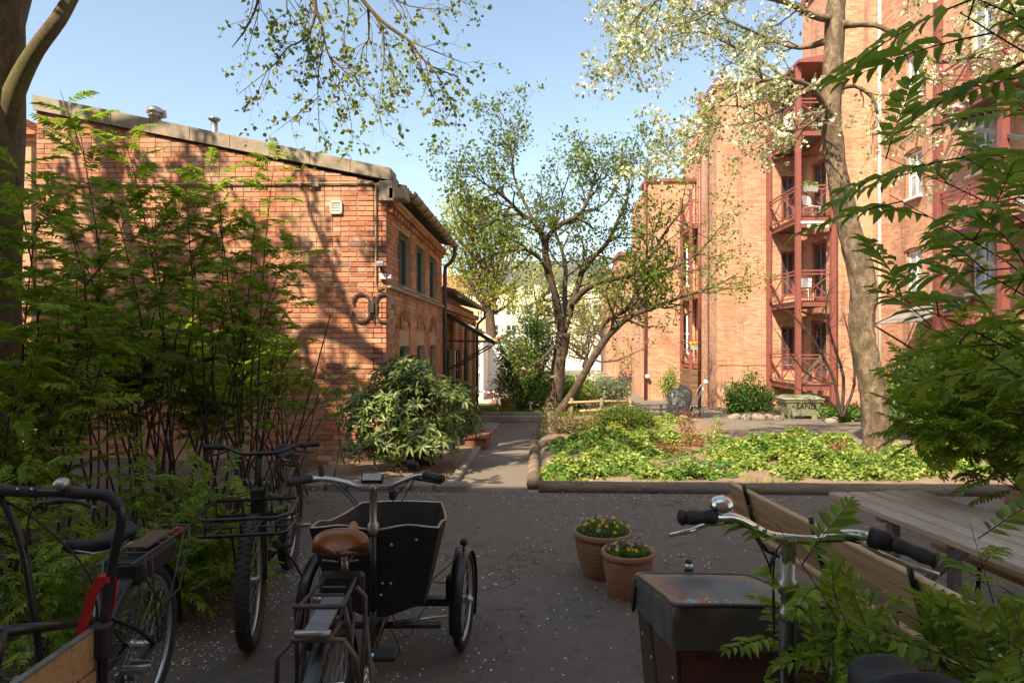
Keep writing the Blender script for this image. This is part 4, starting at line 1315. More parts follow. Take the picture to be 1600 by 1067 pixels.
spec = [dict(gap=.30, len=(.9, 2.1), ang=(25, 70), r=.035, t0=.25, wob=.20, trop=(0, 0, .05), seg=6, n=5, taper=.3),
        dict(gap=.24, len=(.35, .9), ang=(25, 70), r=.014, t0=.2, wob=.28, trop=(0, 0, .04), seg=4, n=3),
        dict(gap=.17, len=(.12, .34), ang=(25, 70), r=.006, t0=.2, wob=.3, seg=2, n=3)]
for i, L in enumerate(limbs):
    path, rad = px_limb(L); rad = [q * (.85 if i == 0 else .64) for q in rad]; knobbly(m, path, rad, 12 if i == 0 else 8, i, .16)
    if i: grow(m, S, path, rad, 0, spec, r)
m.build('trunk', M['bark_grey'], T, True)
upper = [s for s in S if s[0].z > 3.2 + 1.2 * math.sin(s[0].x * 1.7) and s[0].x < 3.6]; low = [s for s in S if not (s[0].z > 3.2 + 1.2 * math.sin(s[0].x * 1.7) and s[0].x < 3.6)]
r.shuffle(upper)
scatter_leaves('crown', T, upper, 6, .12, .12, .07, 'leaf_tree', 'diamond', .4, 3)
scatter_leaves('crown', T, low, 4, .10, .10, .055, 'leaf_lime', 'diamond', .4, 4)

# ---- big lime tree at the left edge, hanging twigs, crown above ------------
r = random.Random(8)
T = thing('lime_tree', 'big old tree at the left edge with thin leafy twigs hanging into the sky', 'tree', (-4.30, 5.05, 0))
m = MB(); S = []
tr = [(-38,990,5.0,.36),(-38,900,5.0,.30),(-34,700,5.0,.285),(-34,500,5.0,.28),(-32,300,5.0,.285),(-30,150,5.0,.29),(-26,20,5.0,.29),(-8,-120,5.0,.26),(0,-300,5.1,.22),(20,-560,5.3,.15),(10,-900,5.4,.06)]
path, rad = px_limb(tr); knobbly(m, path, rad, 16, 3, .10)
arms = [
 [(0,215,5.0,.11),(24,140,4.95,.075),(55,80,4.9,.060),(92,30,4.9,.055),(120,-20,5.0,.05),(170,-110,5.2,.045),(240,-220,5.4,.03)],
 [(0,-240,5.1,.15),(120,-330,5.6,.11),(280,-300,6.0,.08),(420,-170,6.2,.055),(478,-60,6.2,.040),(494,18,6.2,.030)],
 [(0,-300,5.1,.15),(200,-420,5.5,.11),(420,-330,5.8,.08),(520,-120,6.0,.045),(555,-20,6.1,.035),(585,22,6.1,.03),(612,45,6.1,.026),(640,65,6.1,.022),(668,100,6.1,.015),(715,120,6.1,.007)],
 [(0,-300,5.1,.12),(150,-250,5.4,.07),(330,-120,5.8,.04),(400,-20,6.0,.02),(390,35,6.0,.015),(362,75,6.0,.006)],
 [(0,-400,5.1,.12),(-60,-560,4.6,.1),(-100,-800,3.8,.06)],
 [(0,-450,5.2,.12),(200,-620,5.0,.09),(420,-760,4.4,.05)],
 [(-10,-350,5.2,.12),(-250,-480,5.2,.09),(-480,-560,4.8,.05)],
]
pa = []
for i, L in enumerate(arms):
    p, q = px_limb(L); q = q if i in (0, 4, 5, 6) else [x * .62 for x in q]; m.tube(p, q, 8, cap=False); pa.append((p, q))
hang = [
 [(494,18,6.2,.03),(486,45,6.2,.018),(470,65,6.2,.014),(450,75,6.15,.011),(425,105,6.1,.008),(372,148,6.1,.003)],
 [(494,18,6.2,.03),(504,45,6.2,.016),(512,82,6.15,.012),(532,105,6.1,.010),(560,132,6.1,.004)],
 [(498,25,6.2,.02),(506,60,6.2,.013),(498,110,6.2,.010),(497,160,6.2,.007),(500,215,6.2,.003)],
 [(585,22,6.1,.026),(598,50,6.1,.016),(600,90,6.1,.011),(596,130,6.0,.006),(590,180,6.0,.003)],
 [(575,8,6.1,.026),(576,60,6.3,.012),(566,80,6.3,.008),(560,150,6.3,.003)],
 [(512,82,6.15,.012),(528,120,6.3,.009),(545,170,6.3,.006),(552,225,6.3,.003)],
 [(500,150,6.2,.009),(470,175,6.2,.006),(432,205,6.2,.003)],
 [(640,65,6.1,.018),(655,100,6.2,.010),(676,140,6.2,.006),(680,185,6.2,.003)],
 [(600,90,6.1,.010),(622,130,6.1,.006),(640,160,6.1,.003)],
 [(585,-20,6.1,.015),(640,10,6.3,.008),(700,15,6.3,.003)],
 [(450,-40,6.0,.015),(448,10,6.0,.010),(455,35,6.0,.006),(445,65,6.0,.003)],
 [(400,-30,6.0,.012),(405,10,6.0,.008),(395,50,6.0,.006),(382,100,6.0,.003)],
 [(668,95,6.1,.012),(690,130,6.2,.008),(705,170,6.2,.005),(690,195,6.2,.002)],
 [(420,105,6.1,.008),(400,150,6.1,.005),(395,165,6.1,.002)],
 [(560,130,6.1,.008),(590,170,6.1,.006),(600,215,6.1,.003)],
 [(640,65,6.1,.012),(690,85,6.0,.008),(728,100,6.0,.003)],
 [(540,-30,6.2,.014),(545,20,6.2,.01),(535,60,6.2,.006),(540,100,6.2,.003)],
 [(680,-40,6.3,.012),(700,-10,6.3,.007),(735,8,6.3,.003)],
]
tw = [dict(gap=.075, len=(.25, .70), ang=(25, 70), r=.005, t0=.05, wob=.16, trop=(0, 0, -.16), seg=5, n=3, fill=.75),
      dict(gap=.10, len=(.06, .18), ang=(30, 70), r=.0022, t0=.1, wob=.2, trop=(0, 0, -.1), seg=2, n=3, fill=.8)]
SHang = []
for L in hang:
    p, q = px_limb(L); q = [x * .65 for x in q]; m.tube(p, q, 5, cap=False); grow(m, SHang, p, q, 0, tw, r)
for (p, q) in pa[1:3]:
    n = int(len(p) * .72); grow(m, SHang, p[n:], q[n:], 0, tw, r)
p, q = pa[0]; grow(m, S, p[-8:], q[-8:], 0, [dict(gap=.4, len=(.5, 1.0), ang=(30, 60), r=.02, seg=4, wob=.2)], r)
# the crown itself, above the picture
SC = []
crown_spec = [dict(gap=.55, len=(1.4, 3.0), ang=(30, 75), r=.05, t0=.25, wob=.16, trop=(0, 0, .05), seg=5, n=5),
              dict(gap=.30, len=(.5, 1.3), ang=(30, 70), r=.018, t0=.2, wob=.22, trop=(0, 0, .0), seg=4, n=3)]
for (p, q) in pa[4:] : grow(m, SC, p, q, 0, crown_spec, r)
p, q = px_limb(tr); grow(m, SC, p[-14:], q[-14:], 0, crown_spec, r)
for (p, q) in pa[1:3]: grow(m, SC, p[2:int(len(p)*.5)], q[2:int(len(q)*.5)], 0, [dict(crown_spec[0], bias=(0, 0, .8), len=(1.0, 2.0)), crown_spec[1]], r)
m.build('trunk', M['bark_lime'], T, True)
scatter_leaves('hanging_leaves', T, SHang, 2, .016, .050, .042, 'leaf_lime', 'leaf', .3, 5)
SC = [s for s in SC if s[0].z > 1.7 + .62 * s[0].y]
scatter_leaves('crown', T, [s for s in SC if math.sin(s[0].x*7.9) + math.sin(s[0].y*6.3+1) + math.sin(s[0].z*8.1) > .15], 10, .08, .13, .11, 'leaf_lime', 'diamond', .6, 6)
print('lime', len(SHang), len(SC))

# ---- a second street tree, left of the view: its branches dapple the gable ---
r = random.Random(21)
T2 = thing('yard_tree', 'slender yard tree left of the view whose shade falls on the brick gable', 'tree', (-9.2, 3.6, 0))
m = MB(); S = []
p, q = [], []
for k in range(16): p.append(Vector((-9.0 + .7 * math.sin(k * .35), 3.8 + .05 * k, k * .9))); q.append(.24 - .014 * k)
knobbly(m, p, q, 12, 5, .1)
for k in range(14):
    a = 1.1 + k * 2.4; z0 = 5.6 + k * .55; b = lerp_path(p, z0 / 13.5); L = 3.6 - .11 * k
    pts = [b]; d = Vector((math.cos(a), math.sin(a), .45)).normalized()
    for j in range(6): d = (d + Vector((r.gauss(0, .12), r.gauss(0, .12), r.gauss(.05, .12)))).normalized(); pts.append(pts[-1] + d * L / 6)
    rr = [.09 * (1 - j / 7.5) for j in range(7)]; m.tube(pts, rr, 7, cap=False)
    grow(m, S, pts, rr, 0, [dict(gap=.4, len=(.6, 1.7), ang=(25, 65), r=.03, t0=.25, wob=.18, seg=4, n=4), dict(gap=.25, len=(.3, .9), ang=(25, 65), r=.01, wob=.2, seg=3, n=3)], r)
m.build('trunk', M['bark_grey'], T2, True)
scatter_leaves('crown', T2, [s for s in S if math.sin(s[0].x*7.9) + math.sin(s[0].y*6.3+1) + math.sin(s[0].z*8.1) > .0], 9, .08, .13, .11, 'leaf_lime', 'diamond', .6, 7)

# ---- blossoming cherry ------------------------------------------------------
r = random.Random(13)
bp = Vector((at(1372, 712, 10.4).x, 10.4, gz(10.4)))
T = thing('cherry_tree', 'white blossoming tree with a thick leaning trunk rising from the flower bed', 'tree', bp)
m = MB(); S = []
p, q = px_limb([(1374,722,10.4,.36),(1370,700,10.4,.27),(1368,660,10.4,.255),(1364,620,10.4,.25),(1358,580,10.4,.245),(1350,540,10.4,.235),(1346,500,10.4,.24),(1350,460,10.4,.26),(1344,420,10.4,.25),(1330,370,10.4,.23),(1318,320,10.35,.21),(1308,270,10.3,.20),(1301,220,10.3,.195),(1298,170,10.25,.195),(1300,120,10.2,.20),(1304,60,10.2,.19),(1306,10,10.2,.17),(1320,-80,10.2,.14),(1330,-200,10.2,.10),(1335,-330,10.2,.05)])
q = [x * .75 for x in q]; knobbly(m, p, q, 22, 9, .16); trunkp = (p, q)
arms = [
 [(1300,185,10.2,.12),(1285,160,10.0,.085),(1265,135,9.8,.07),(1225,123,9.6,.055),(1190,128,9.4,.045),(1140,150,9.2,.035),(1090,185,9.0,.022),(1050,215,8.9,.012)],
 [(1303,30,10.2,.14),(1270,25,10.0,.09),(1230,5,9.7,.07),(1160,-10,9.4,.055),(1080,-15,9.2,.04),(1020,5,9.0,.03),(985,40,8.9,.018),(965,75,8.9,.008)],
 [(1225,123,9.6,.045),(1190,95,9.8,.035),(1140,70,9.9,.028),(1090,50,10.0,.02),(1040,60,10.0,.01)],
 [(1305,60,10.2,.12),(1250,75,10.4,.07),(1200,60,10.6,.05),(1130,30,10.8,.03),(1060,10,10.9,.012)],
 [(1306,140,10.2,.10),(1335,135,10.3,.055),(1362,152,10.3,.05),(1372,180,10.3,.045),(1380,205,10.3,.035),(1400,225,10.2,.025),(1450,260,10.0,.012)],
 [(1306,40,10.2,.14),(1370,40,9.9,.07),(1430,75,9.6,.055),(1470,98,9.4,.045),(1520,88,9.2,.035),(1590,72,9.0,.02),(1650,60,8.9,.01)],
 [(1320,-60,10.2,.13),(1400,-60,10.0,.09),(1480,-30,9.8,.06),(1540,10,9.6,.035),(1580,60,9.4,.015)],
 [(1310,-20,10.2,.13),(1240,-90,9.9,.08),(1120,-110,9.6,.055),(1010,-60,9.4,.035),(960,0,9.3,.015)],
 [(1265,135,9.8,.05),(1230,165,9.5,.035),(1180,190,9.3,.03),(1120,200,9.1,.02),(1060,225,9.0,.014),(1015,265,8.9,.006)],
 [(1305,150,10.2,.06),(1270,190,9.9,.04),(1225,205,9.6,.03),(1170,170,9.4,.02),(1110,165,9.2,.01)],
 [(1160,-10,9.4,.04),(1090,30,9.1,.03),(1030,50,8.9,.02),(985,90,8.8,.012),(965,120,8.7,.005)],
 [(1430,75,9.6,.04),(1445,130,9.5,.03),(1440,190,9.5,.02),(1425,250,9.5,.01)],
 [(1330,-200,10.2,.08),(1230,-280,10.6,.05),(1130,-330,11,.025)],[(1330,-200,10.2,.08),(1430,-280,10.6,.05),(1530,-330,11,.025)],
 [(1320,-120,10.2,.1),(1220,-200,9.6,.06),(1100,-220,9.2,.03)],[(1325,-150,10.2,.1),(1180,-240,10.8,.06),(1040,-260,11.4,.03)],[(1325,-150,10.2,.1),(1330,-260,9.2,.06),(1300,-380,8.6,.03)],
 [(1320,-100,10.2,.1),(1380,-160,11.5,.06),(1420,-200,12.5,.03)],
]
cs_ = [dict(gap=.15, len=(.40, 1.15), ang=(25, 70), r=.014, t0=.2, wob=.18, trop=(0, 0, -.03), seg=4, n=4),
       dict(gap=.11, len=(.12, .42), ang=(25, 70), r=.005, t0=.15, wob=.25, seg=3, n=3, fill=.8)]
for L in arms:
    a_, b_ = px_limb(L); b_ = [x * .55 for x in b_]; m.tube(a_, b_, 7, cap=False); grow(m, S, a_, b_, 0, cs_, r)
m.build('trunk', M['bark_cherry'], T, True)
r.shuffle(S)
def camx(p): return 800 + 1000 * (p - Vector((0, 0, CAM_H))).dot(RT) / max(.1, p.dot(FW))
def camy(p): return 533.5 - 1000 * (p.z - CAM_H) / max(.1, p.dot(FW))
dense = [s for s in S if camx(s[0]) < 1290 or camy(s[0]) < 60]; thin = [s for s in S if not (camx(s[0]) < 1290 or camy(s[0]) < 60)]
SS = dense + thin[::2]
scatter_leaves('blossoms', T, SS[::1], 4, .040, .055, .055, 'blossom', 'flower', .5, 8)
scatter_leaves('leaves', T, SS[::1], 2, .055, .070, .042, 'leaf_cherry', 'diamond', .4, 9)
print('cherry', len(S))

# ---- trees and bushes further back -----------------------------------------
def blob_sites(blobs, n, seed, shell=.55):
    r_ = np.random.RandomState(seed); out = []
    tot = sum(b[3] * b[4] * b[5] for b in blobs)
    for (cx, cy, cz, rx, ry, rz) in blobs:
        k = int(n * rx * ry * rz / tot) + 1
        v = unit(r_.normal(0, 1, (k, 3))); rad = r_.uniform(shell, 1.0, (k, 1)) * r_.uniform(.82, 1.1, (k, 1))
        P = np.array([cx, cy, cz]) + v * rad * np.array([rx, ry, rz])
        out += [(Vector(a), Vector(b)) for a, b in zip(P, v)]
    return out

def bush(name, label, cat, base, blobs, n, k, spread, L, W, mat, seed, stems=8, stemr=.015, bark='twig_dark', group=None, shape='diamond', up=.5, shell=.5):
    t = thing(name, label, cat, base, group=group)
    r_ = random.Random(seed); m = MB(); base = Vector(base)
    sites = blob_sites(blobs, n, seed, shell)
    for i in range(stems):
        s = sites[r_.randrange(len(sites))][0]
        mid = base.lerp(s, .5) + Vector((r_.gauss(0, .08), r_.gauss(0, .08), .1)) * (s - base).length
        b0 = base + Vector((r_.gauss(0, .05), r_.gauss(0, .05), -.05))
        pts = [p for p, _ in smooth_path([(b0, 1), (mid, 1), (s, 1)], 4)]
        m.tube(pts, [stemr * (1 - .8 * j / (len(pts) - 1)) for j in range(len(pts))], 5, cap=False)
    m.build('stems', M[bark], t, True)
    scatter_leaves('foliage', t, sites, k, spread, L, W, mat, shape, up, seed)
    return t

def far_tree(label, px, Y, blobs_px, n, k, L, mat, seed, trunk_r=.2, bark='bark_grey', spread=.25, shell=.3, group=None, fork=None):
    """blobs_px: (px, py, rx_px, ry_px)"""
    b = at(px, 600, Y); base = Vector((b.x, Y, gz(Y)))
    t = thing('background_tree', label, 'tree', base, group=group)
    r_ = random.Random(seed); m = MB(); S = []; bl = []
    for (x, y, rx, ry) in blobs_px:
        c = at(x, y, Y + r_.uniform(-.8, .8)); bl.append((c.x, c.y, c.z, rx * Y / 1000, rx * Y / 1000, ry * Y / 1000))
    top = at(px if fork is None else fork[0], fork[1] if fork else 470, Y)
    tp = [base + (top - base) * (k_ / 6) + Vector((r_.gauss(0, .06), 0, 0)) for k_ in range(7)]
    knobbly(m, tp, [trunk_r * (1.15 - .5 * k_ / 6) for k_ in range(7)], 10, seed)
    for (cx, cy, cz, rx, ry, rz) in bl:
        for j in range(5):
            e = Vector((cx + r_.uniform(-.7, .7) * rx, cy + r_.uniform(-.7, .7) * ry, cz + r_.uniform(-.3, .9) * rz))
            s0 = tp[r_.choice([4, 5, 6])]
            mid = s0.lerp(e, .5) + Vector((r_.gauss(0, .15), r_.gauss(0, .15), -.1 * rz))
            pts = [p for p, _ in smooth_path([(s0, 1), (mid, 1), (e, 1)], 4)]
            rr = [trunk_r * .4 * (1 - .8 * q_ / (len(pts) - 1)) for q_ in range(len(pts))]
            m.tube(pts, rr, 5, cap=False)
            grow(m, S, pts, rr, 0, [dict(gap=.7, len=(.5, 1.4), ang=(20, 60), r=.02, wob=.2, seg=3, n=3, t0=.3)], r_)
    m.build('trunk', M[bark], t, True)
    scatter_leaves('crown', t, blob_sites(bl, n, seed, shell), k, spread, L, L * .7, mat, 'diamond', .4, seed)
    return t
far_tree('tall yellow-green tree behind the gutter end of the outbuilding', 762, 33, [(730,330,52,45),(700,375,30,50),(760,360,55,50),(735,430,50,45),(800,390,40,45),(790,460,45,30)], 1500, 5, .16, 'leaf_yellow', 31, .3, fork=(768, 430))
far_tree('pale tree in early leaf before the cream building', 840, 44, [(850,430,50,35),(900,450,45,30),(830,480,40,35),(900,500,50,35),(950,460,30,25)], 1300, 4, .15, 'leaf_yellow', 32, .22, spread=.3)
far_tree('thin bronze-leaved tree beyond the flowering shrubs', 915, 38, [(900,540,30,30),(930,500,36,36),(860,520,30,30)], 700, 4, .13, 'leaf_bronze', 33, .15, spread=.3, fork=(915, 540))

def pxblobs(L):
    out = []
    for (x, y, Y, rx, ry) in L:
        c = at(x, y, Y); out.append((c.x, c.y, c.z, rx * Y / 1000, rx * Y / 1000, ry * Y / 1000))
    return out
def gb(px, Y): b = at(px, 600, Y); return (b.x, Y, gz(Y))
bush('evergreen_shrub', 'tall dense dark green shrub left of the central tree trunk', 'shrub', gb(815, 22), pxblobs([(815,585,22,38,45),(800,550,22,26,35),(840,540,22.3,30,38),(850,590,22,22,35),(790,600,22,18,25),(825,505,22,22,20)]), 2600, 5, .10, .10, .05, 'leaf_evergreen', 41, 10, .03)
bush('green_shrub', 'bright green leafy shrub behind the central trunk', 'shrub', gb(845, 24.5), pxblobs([(845,612,24.5,40,22),(820,618,24.5,26,20),(880,608,24.5,30,24)]), 1500, 5, .10, .10, .06, 'leaf_cover_dark', 42, 8, .02)
bush('green_shrub', 'light green shrub right of the leaning limb', 'shrub', gb(905, 25.5), pxblobs([(905,612,25.5,30,20),(880,615,25.5,22,16)]), 900, 5, .10, .10, .06, 'leaf_cover', 43, 6, .02)
fs = bush('flowering_shrub', 'rounded shrub dotted with white blossom beyond the leaning limb', 'shrub', gb(940, 27), pxblobs([(940,608,27,30,22),(965,612,27,20,16)]), 800, 4, .10, .10, .06, 'leaf_cover', 44, 6, .02)
scatter_leaves('blossoms', fs, blob_sites(pxblobs([(938,605,26.6,28,20)]), 500, 45, .8), 2, .08, .09, .09, 'blossom', 'flower', .5, 46)
bush('twiggy_shrub', 'wide brownish twiggy shrub sprawling before the central tree', 'shrub', gb(880, 13.2), pxblobs([(880,665,13.2,44,30),(850,680,13,26,20),(920,660,13.4,40,26),(860,650,13.6,28,22)]), 900, 2, .06, .065, .025, 'leaf_bronze', 47, 60, .012, shell=.2)
bush('green_shrub', 'dense mid-green mound right of the twiggy shrub', 'shrub', gb(985, 14.6), pxblobs([(965,652,14.4,34,20),(995,655,14.8,30,18),(945,660,14.2,22,14)]), 1500, 4, .06, .065, .03, 'leaf_tree', 48, 12, .01)
bush('wall_shrub', 'bushy green shrub against the sunlit apartment wall left of the grit bin', 'shrub', gb(1165, 21.6), pxblobs([(1165,630,21.6,32,24),(1150,618,21.6,20,22),(1190,628,21.6,24,26),(1175,600,21.6,16,20)]), 1700, 4, .09, .09, .05, 'leaf_evergreen', 49, 14, .015)
bush('wall_shrub', 'pale climbing shrub below the slim balcony tower', 'shrub', gb(1048, 25.6), pxblobs([(1048,608,25.6,12,22),(1042,600,25.6,12,10),(1050,585,25.6,8,12)]), 420, 4, .09, .09, .05, 'leaf_cover', 50, 8, .012)
bush('low_hedge', 'low dark green plants between the grit bin and the blossoming tree', 'plants', gb(1318, 18.4), pxblobs([(1310,645,18.4,26,11),(1335,643,18.4,18,11)]), 800, 4, .05, .07, .045, 'leaf_cover_dark', 51, 6, .008)
# thin young tree before the balcony tower
b = gb(1312, 17.6); T = thing('young_tree', 'thin young tree with fine green leaves before the balcony tower', 'tree', b)
r = random.Random(61); m = MB(); S = []
for L in ([(1312,650,17.6,.05),(1305,600,17.5,.04),(1285,555,17.4,.035),(1262,520,17.3,.03),(1235,490,17.2,.02),(1205,478,17.1,.01)],
          [(1314,650,17.7,.05),(1318,590,17.7,.04),(1300,530,17.8,.03),(1290,480,17.8,.02),(1300,440,17.8,.01)],
          [(1316,650,17.7,.045),(1335,600,17.8,.035),(1330,540,17.9,.025),(1318,490,17.9,.015)],
          [(1305,600,17.5,.03),(1270,590,17.3,.02),(1240,560,17.1,.015),(1215,520,17.0,.01)],
          [(1310,645,17.5,.03),(1290,620,17.3,.02),(1262,615,17.2,.015),(1235,600,17.1,.01)]):
    p, q = px_limb(L); m.tube(p, q, 6, cap=False)
    grow(m, S, p, q, 0, [dict(gap=.16, len=(.3, .8), ang=(25, 65), r=.01, wob=.18, seg=4, n=3), dict(gap=.15, len=(.1, .3), ang=(25, 65), r=.004, wob=.2, seg=2, n=3)], r)
m.build('trunk', M['twig_dark'], T, True); scatter_leaves('crown', T, S[::2], 1, .04, .055, .028, 'leaf_evergreen', 'diamond', .6, 62)
# dark bushes at the right behind the bench
for i, (px, Y, bl, n, mt, lab) in enumerate([
    (1450, 13.5, [(1450,600,13.5,60,55),(1420,640,13.3,40,35)], 1800, 'leaf_evergreen', 'dark bush right of the blossoming tree trunk'),
    (1540, 12, [(1540,610,12,75,60),(1590,560,12,50,50),(1500,660,12,50,35)], 2400, 'leaf_cover_dark', 'broad leafy bush at the right edge behind the far bench')]):
    bush('garden_bush', lab, 'bush', gb(px, Y), pxblobs(bl), n, 4, .08, .10, .045, mt, 70 + i, 14, .015)

# ---- rhododendron --------------------------------------------------------------
r = random.Random(17)
rb = Vector((-1.62, 8.75, gz(8.75)))
RH = thing('rhododendron', 'big leathery-leaved rhododendron with glossy leaf whorls at the brick corner', 'shrub', rb)
lobes = [(640,580,9.0,36,30),(625,612,9.0,58,52),(655,640,8.6,66,62),(590,655,8.5,55,48),(700,640,8.9,52,48),(560,650,8.3,32,34),(610,690,8.2,45,28),(722,655,9.2,30,30),(668,690,8.3,50,26),(553,705,8.0,18,18),(640,590,9.0,30,28)]
LB_ = pxblobs(lobes); W = []; rr_ = np.random.RandomState(3)
for (cx, cy, cz, rx, ry, rz) in LB_:
    k = int(95 * rx * rz / .25)
    v = unit(rr_.normal(0, 1, (k, 3)) + np.array([0, -.35, .35]))
    for a in v:
        s = rr_.uniform(.72, 1.05); p = Vector((cx + a[0]*rx*s, cy + a[1]*min(ry, .45)*s, cz + a[2]*rz*s))
        if p.z < gz(8.7) + .10: continue
        W.append((p, Vector(a)))
m = MB()
for i in range(46):
    p, n_ = W[rr_.randint(len(W))]; mid = rb.lerp(p, .5) + Vector((0, 0, .12))
    pts = [q for q, _ in smooth_path([(rb + Vector((r.gauss(0, .1), r.gauss(0, .08), -.03)), 1), (mid, 1), (p, 1)], 4)]
    m.tube(pts, [.018 * (1 - .7 * j / 8) for j in range(len(pts))], 5, cap=False)
m.build('stems', M['twig_dark'], RH, True)
whorl = []
for v in range(4):
    k = 8 + v % 3; P_, D_, N_ = [], [], []
    for i in range(k):
        a = 2 * PI * i / k + rr_.uniform(-.2, .2); el = rr_.uniform(-.35, .45)
        d = np.array([math.cos(a) * math.cos(el), math.sin(a) * math.cos(el), math.sin(el)])
        P_.append(d * .012); D_.append(d); N_.append(np.array([-d[0]*d[2]*1.2, -d[1]*d[2]*1.2, 1.0]))
    whorl.append(leaf_mesh('leaf_whorl', np.array(P_), np.array(D_), np.array(N_), rr_.uniform(.095, .14, k), rr_.uniform(.034, .046, k), 'leaf', 'leaf_rhodo'))
def place_many(name, meshes, items, root, single, mat, rngv, scale=(.85, 1.15), spin=True, restname='foliage'):
    """items: (pos, dirX, up). Nearest `single` become objects, the rest one mesh"""
    items = sorted(items, key=lambda it: it[0].length)
    VV, FF4, FF3 = [], [], []
    rest = {}
    for i, (p, X, Z) in enumerate(items):
        X = X.normalized(); Z = (Z - X * Z.dot(X))
        if Z.length < 1e-3: Z = X.orthogonal()
        Z.normalize(); Y = Z.cross(X)
        s = rngv.uniform(*scale)
        Mx = Matrix.Translation(p) @ (Matrix((X, Y, Z)).transposed().to_4x4()) @ Matrix.Scale(s, 4)
        me = meshes[rngv.randrange(len(meshes))]
        if i < single:
            o = bpy.data.objects.new(name, me); C.objects.link(o); o.parent = root
            o.matrix_local = inv_of(root) @ Mx
        else: rest.setdefault(me.name, (me, []))[1].append(Mx)
    if rest:
        import bmesh
        allv, loops, starts, mis = [], [], [], []; vo = 0; lo = 0; mats = None
        for me, Ms in rest.values():
            n = len(me.vertices); co = np.empty(n * 3, np.float32); me.vertices.foreach_get('co', co); co = np.c_[co.reshape(-1, 3), np.ones(n)]
            nl = len(me.loops); lv = np.empty(nl, np.int32); me.loops.foreach_get('vertex_index', lv)
            ns = len(me.polygons); ls = np.empty(ns, np.int32); me.polygons.foreach_get('loop_start', ls)
            mi = np.empty(ns, np.int32); me.polygons.foreach_get('material_index', mi)
            mats = [x for x in me.materials]
            for Mx in Ms:
                A = np.array(Mx); allv.append((co @ A.T)[:, :3]); loops.append(lv + vo); starts.append(ls + lo); mis.append(mi); vo += n; lo += nl
        me2 = bpy.data.meshes.new(restname)
        Vv = np.concatenate(allv).astype(np.float32); me2.vertices.add(len(Vv)); me2.vertices.foreach_set('co', Vv.ravel())
        Ll = np.concatenate(loops); me2.loops.add(len(Ll)); me2.loops.foreach_set('vertex_index', Ll)
        Ss = np.concatenate(starts); me2.polygons.add(len(Ss)); me2.polygons.foreach_set('loop_start', Ss)
        me2.polygons.foreach_set('material_index', np.concatenate(mis))
        for x in mats: me2.materials.append(x)
        me2.update(calc_edges=True)
        link_mesh(restname, me2, root, True, 'stuff')
items = []
for p, n_ in W:
    z = (n_ + Vector((0, 0, .5)) + Vector((r.gauss(0, .2), r.gauss(0, .2), 0))).normalized(); x = z.orthogonal(); x.rotate(Matrix.Rotation(r.uniform(0, 6.28), 3, z)); items.append((p, x, z))
place_many('leaf_whorl', whorl, items, RH, 290, None, r, (.8, 1.25))
print('rhodo', len(items))

# ---- sorbaria shrubs: compound leaves -----------------------------------------
def frond_mesh(seed, L=.28, pairs=9, droop=.5, leaf='leaf_sorbaria', lw=.019, ll=.075, shape='leaf'):
    r_ = np.random.RandomState(seed)
    m = MB(); pts = []
    for i in range(7):
        t = i / 6; pts.append(Vector((L * t * (1 - .12 * droop * t * t), .012 * math.sin(t * 3 + seed), .10 * L * t - droop * L * .38 * t * t)))
    m.tube(pts, [.0022 * (1 - .7 * i / 6) for i in range(7)], 3, cap=False)
    V, F = [tuple(v) for v in m.v], m.f
    P_, D_, N_, Ls = [], [], [], []
    for k in range(pairs):
        t = .16 + .80 * k / (pairs - 1); p = lerp_path(pts, t)
        size = (1 - abs(t - .5) * .95) * ll * (1.0 if t < .5 else 1.0)
        size = max(size, ll * .42)
        for s in (-1, 1):
            sw = R(62 - 26 * t) * s; d = np.array([math.cos(sw), math.sin(sw), -.10 + r_.normal(0, .10)])
            P_.append(p); D_.append(d); N_.append(np.array([r_.normal(0, .35), -.25 * s + r_.normal(0, .35), 1.0])); Ls.append(size * r_.uniform(.72, 1.15))
    P_.append(pts[-1]); D_.append(np.array([1, 0, -.4])); N_.append(np.array([.3, 0, 1.])); Ls.append(ll * .5)
    sv, sf = SH[shape]
    LV, _, k_, n_ = leaf_arrays(np.array([tuple(p) for p in P_]), np.array(D_), np.array(N_), np.array(Ls), np.array(Ls) * lw / ll * 1.6, shape)
    me = bpy.data.meshes.new('compound_leaf')
    off = len(V); FF = [list(f) for f in F]; mi = [0] * len(FF)
    for q in range(n_):
        for f in sf:
            g = [off + q * k_ + x for x in f]
            if g[2] == g[3]: g = g[:3]
            FF.append(g); mi.append(1)
    me.from_pydata([*V, *[tuple(v) for v in LV]], [], FF)
    me.polygons.foreach_set('material_index', mi); me.materials.append(M['twig_red']); me.materials.append(M[leaf]); me.update()
    return me
FR = [frond_mesh(100 + i, .29, 10 + i % 3, .25 + .22 * (i % 4), 'leaf_sorbaria', .023, .088) for i in range(6)]
FRN = [frond_mesh(120 + i, .27, 8 + i % 3, .3 + .2 * (i % 3), 'leaf_sorbaria_near', .020, .080) for i in range(6)]

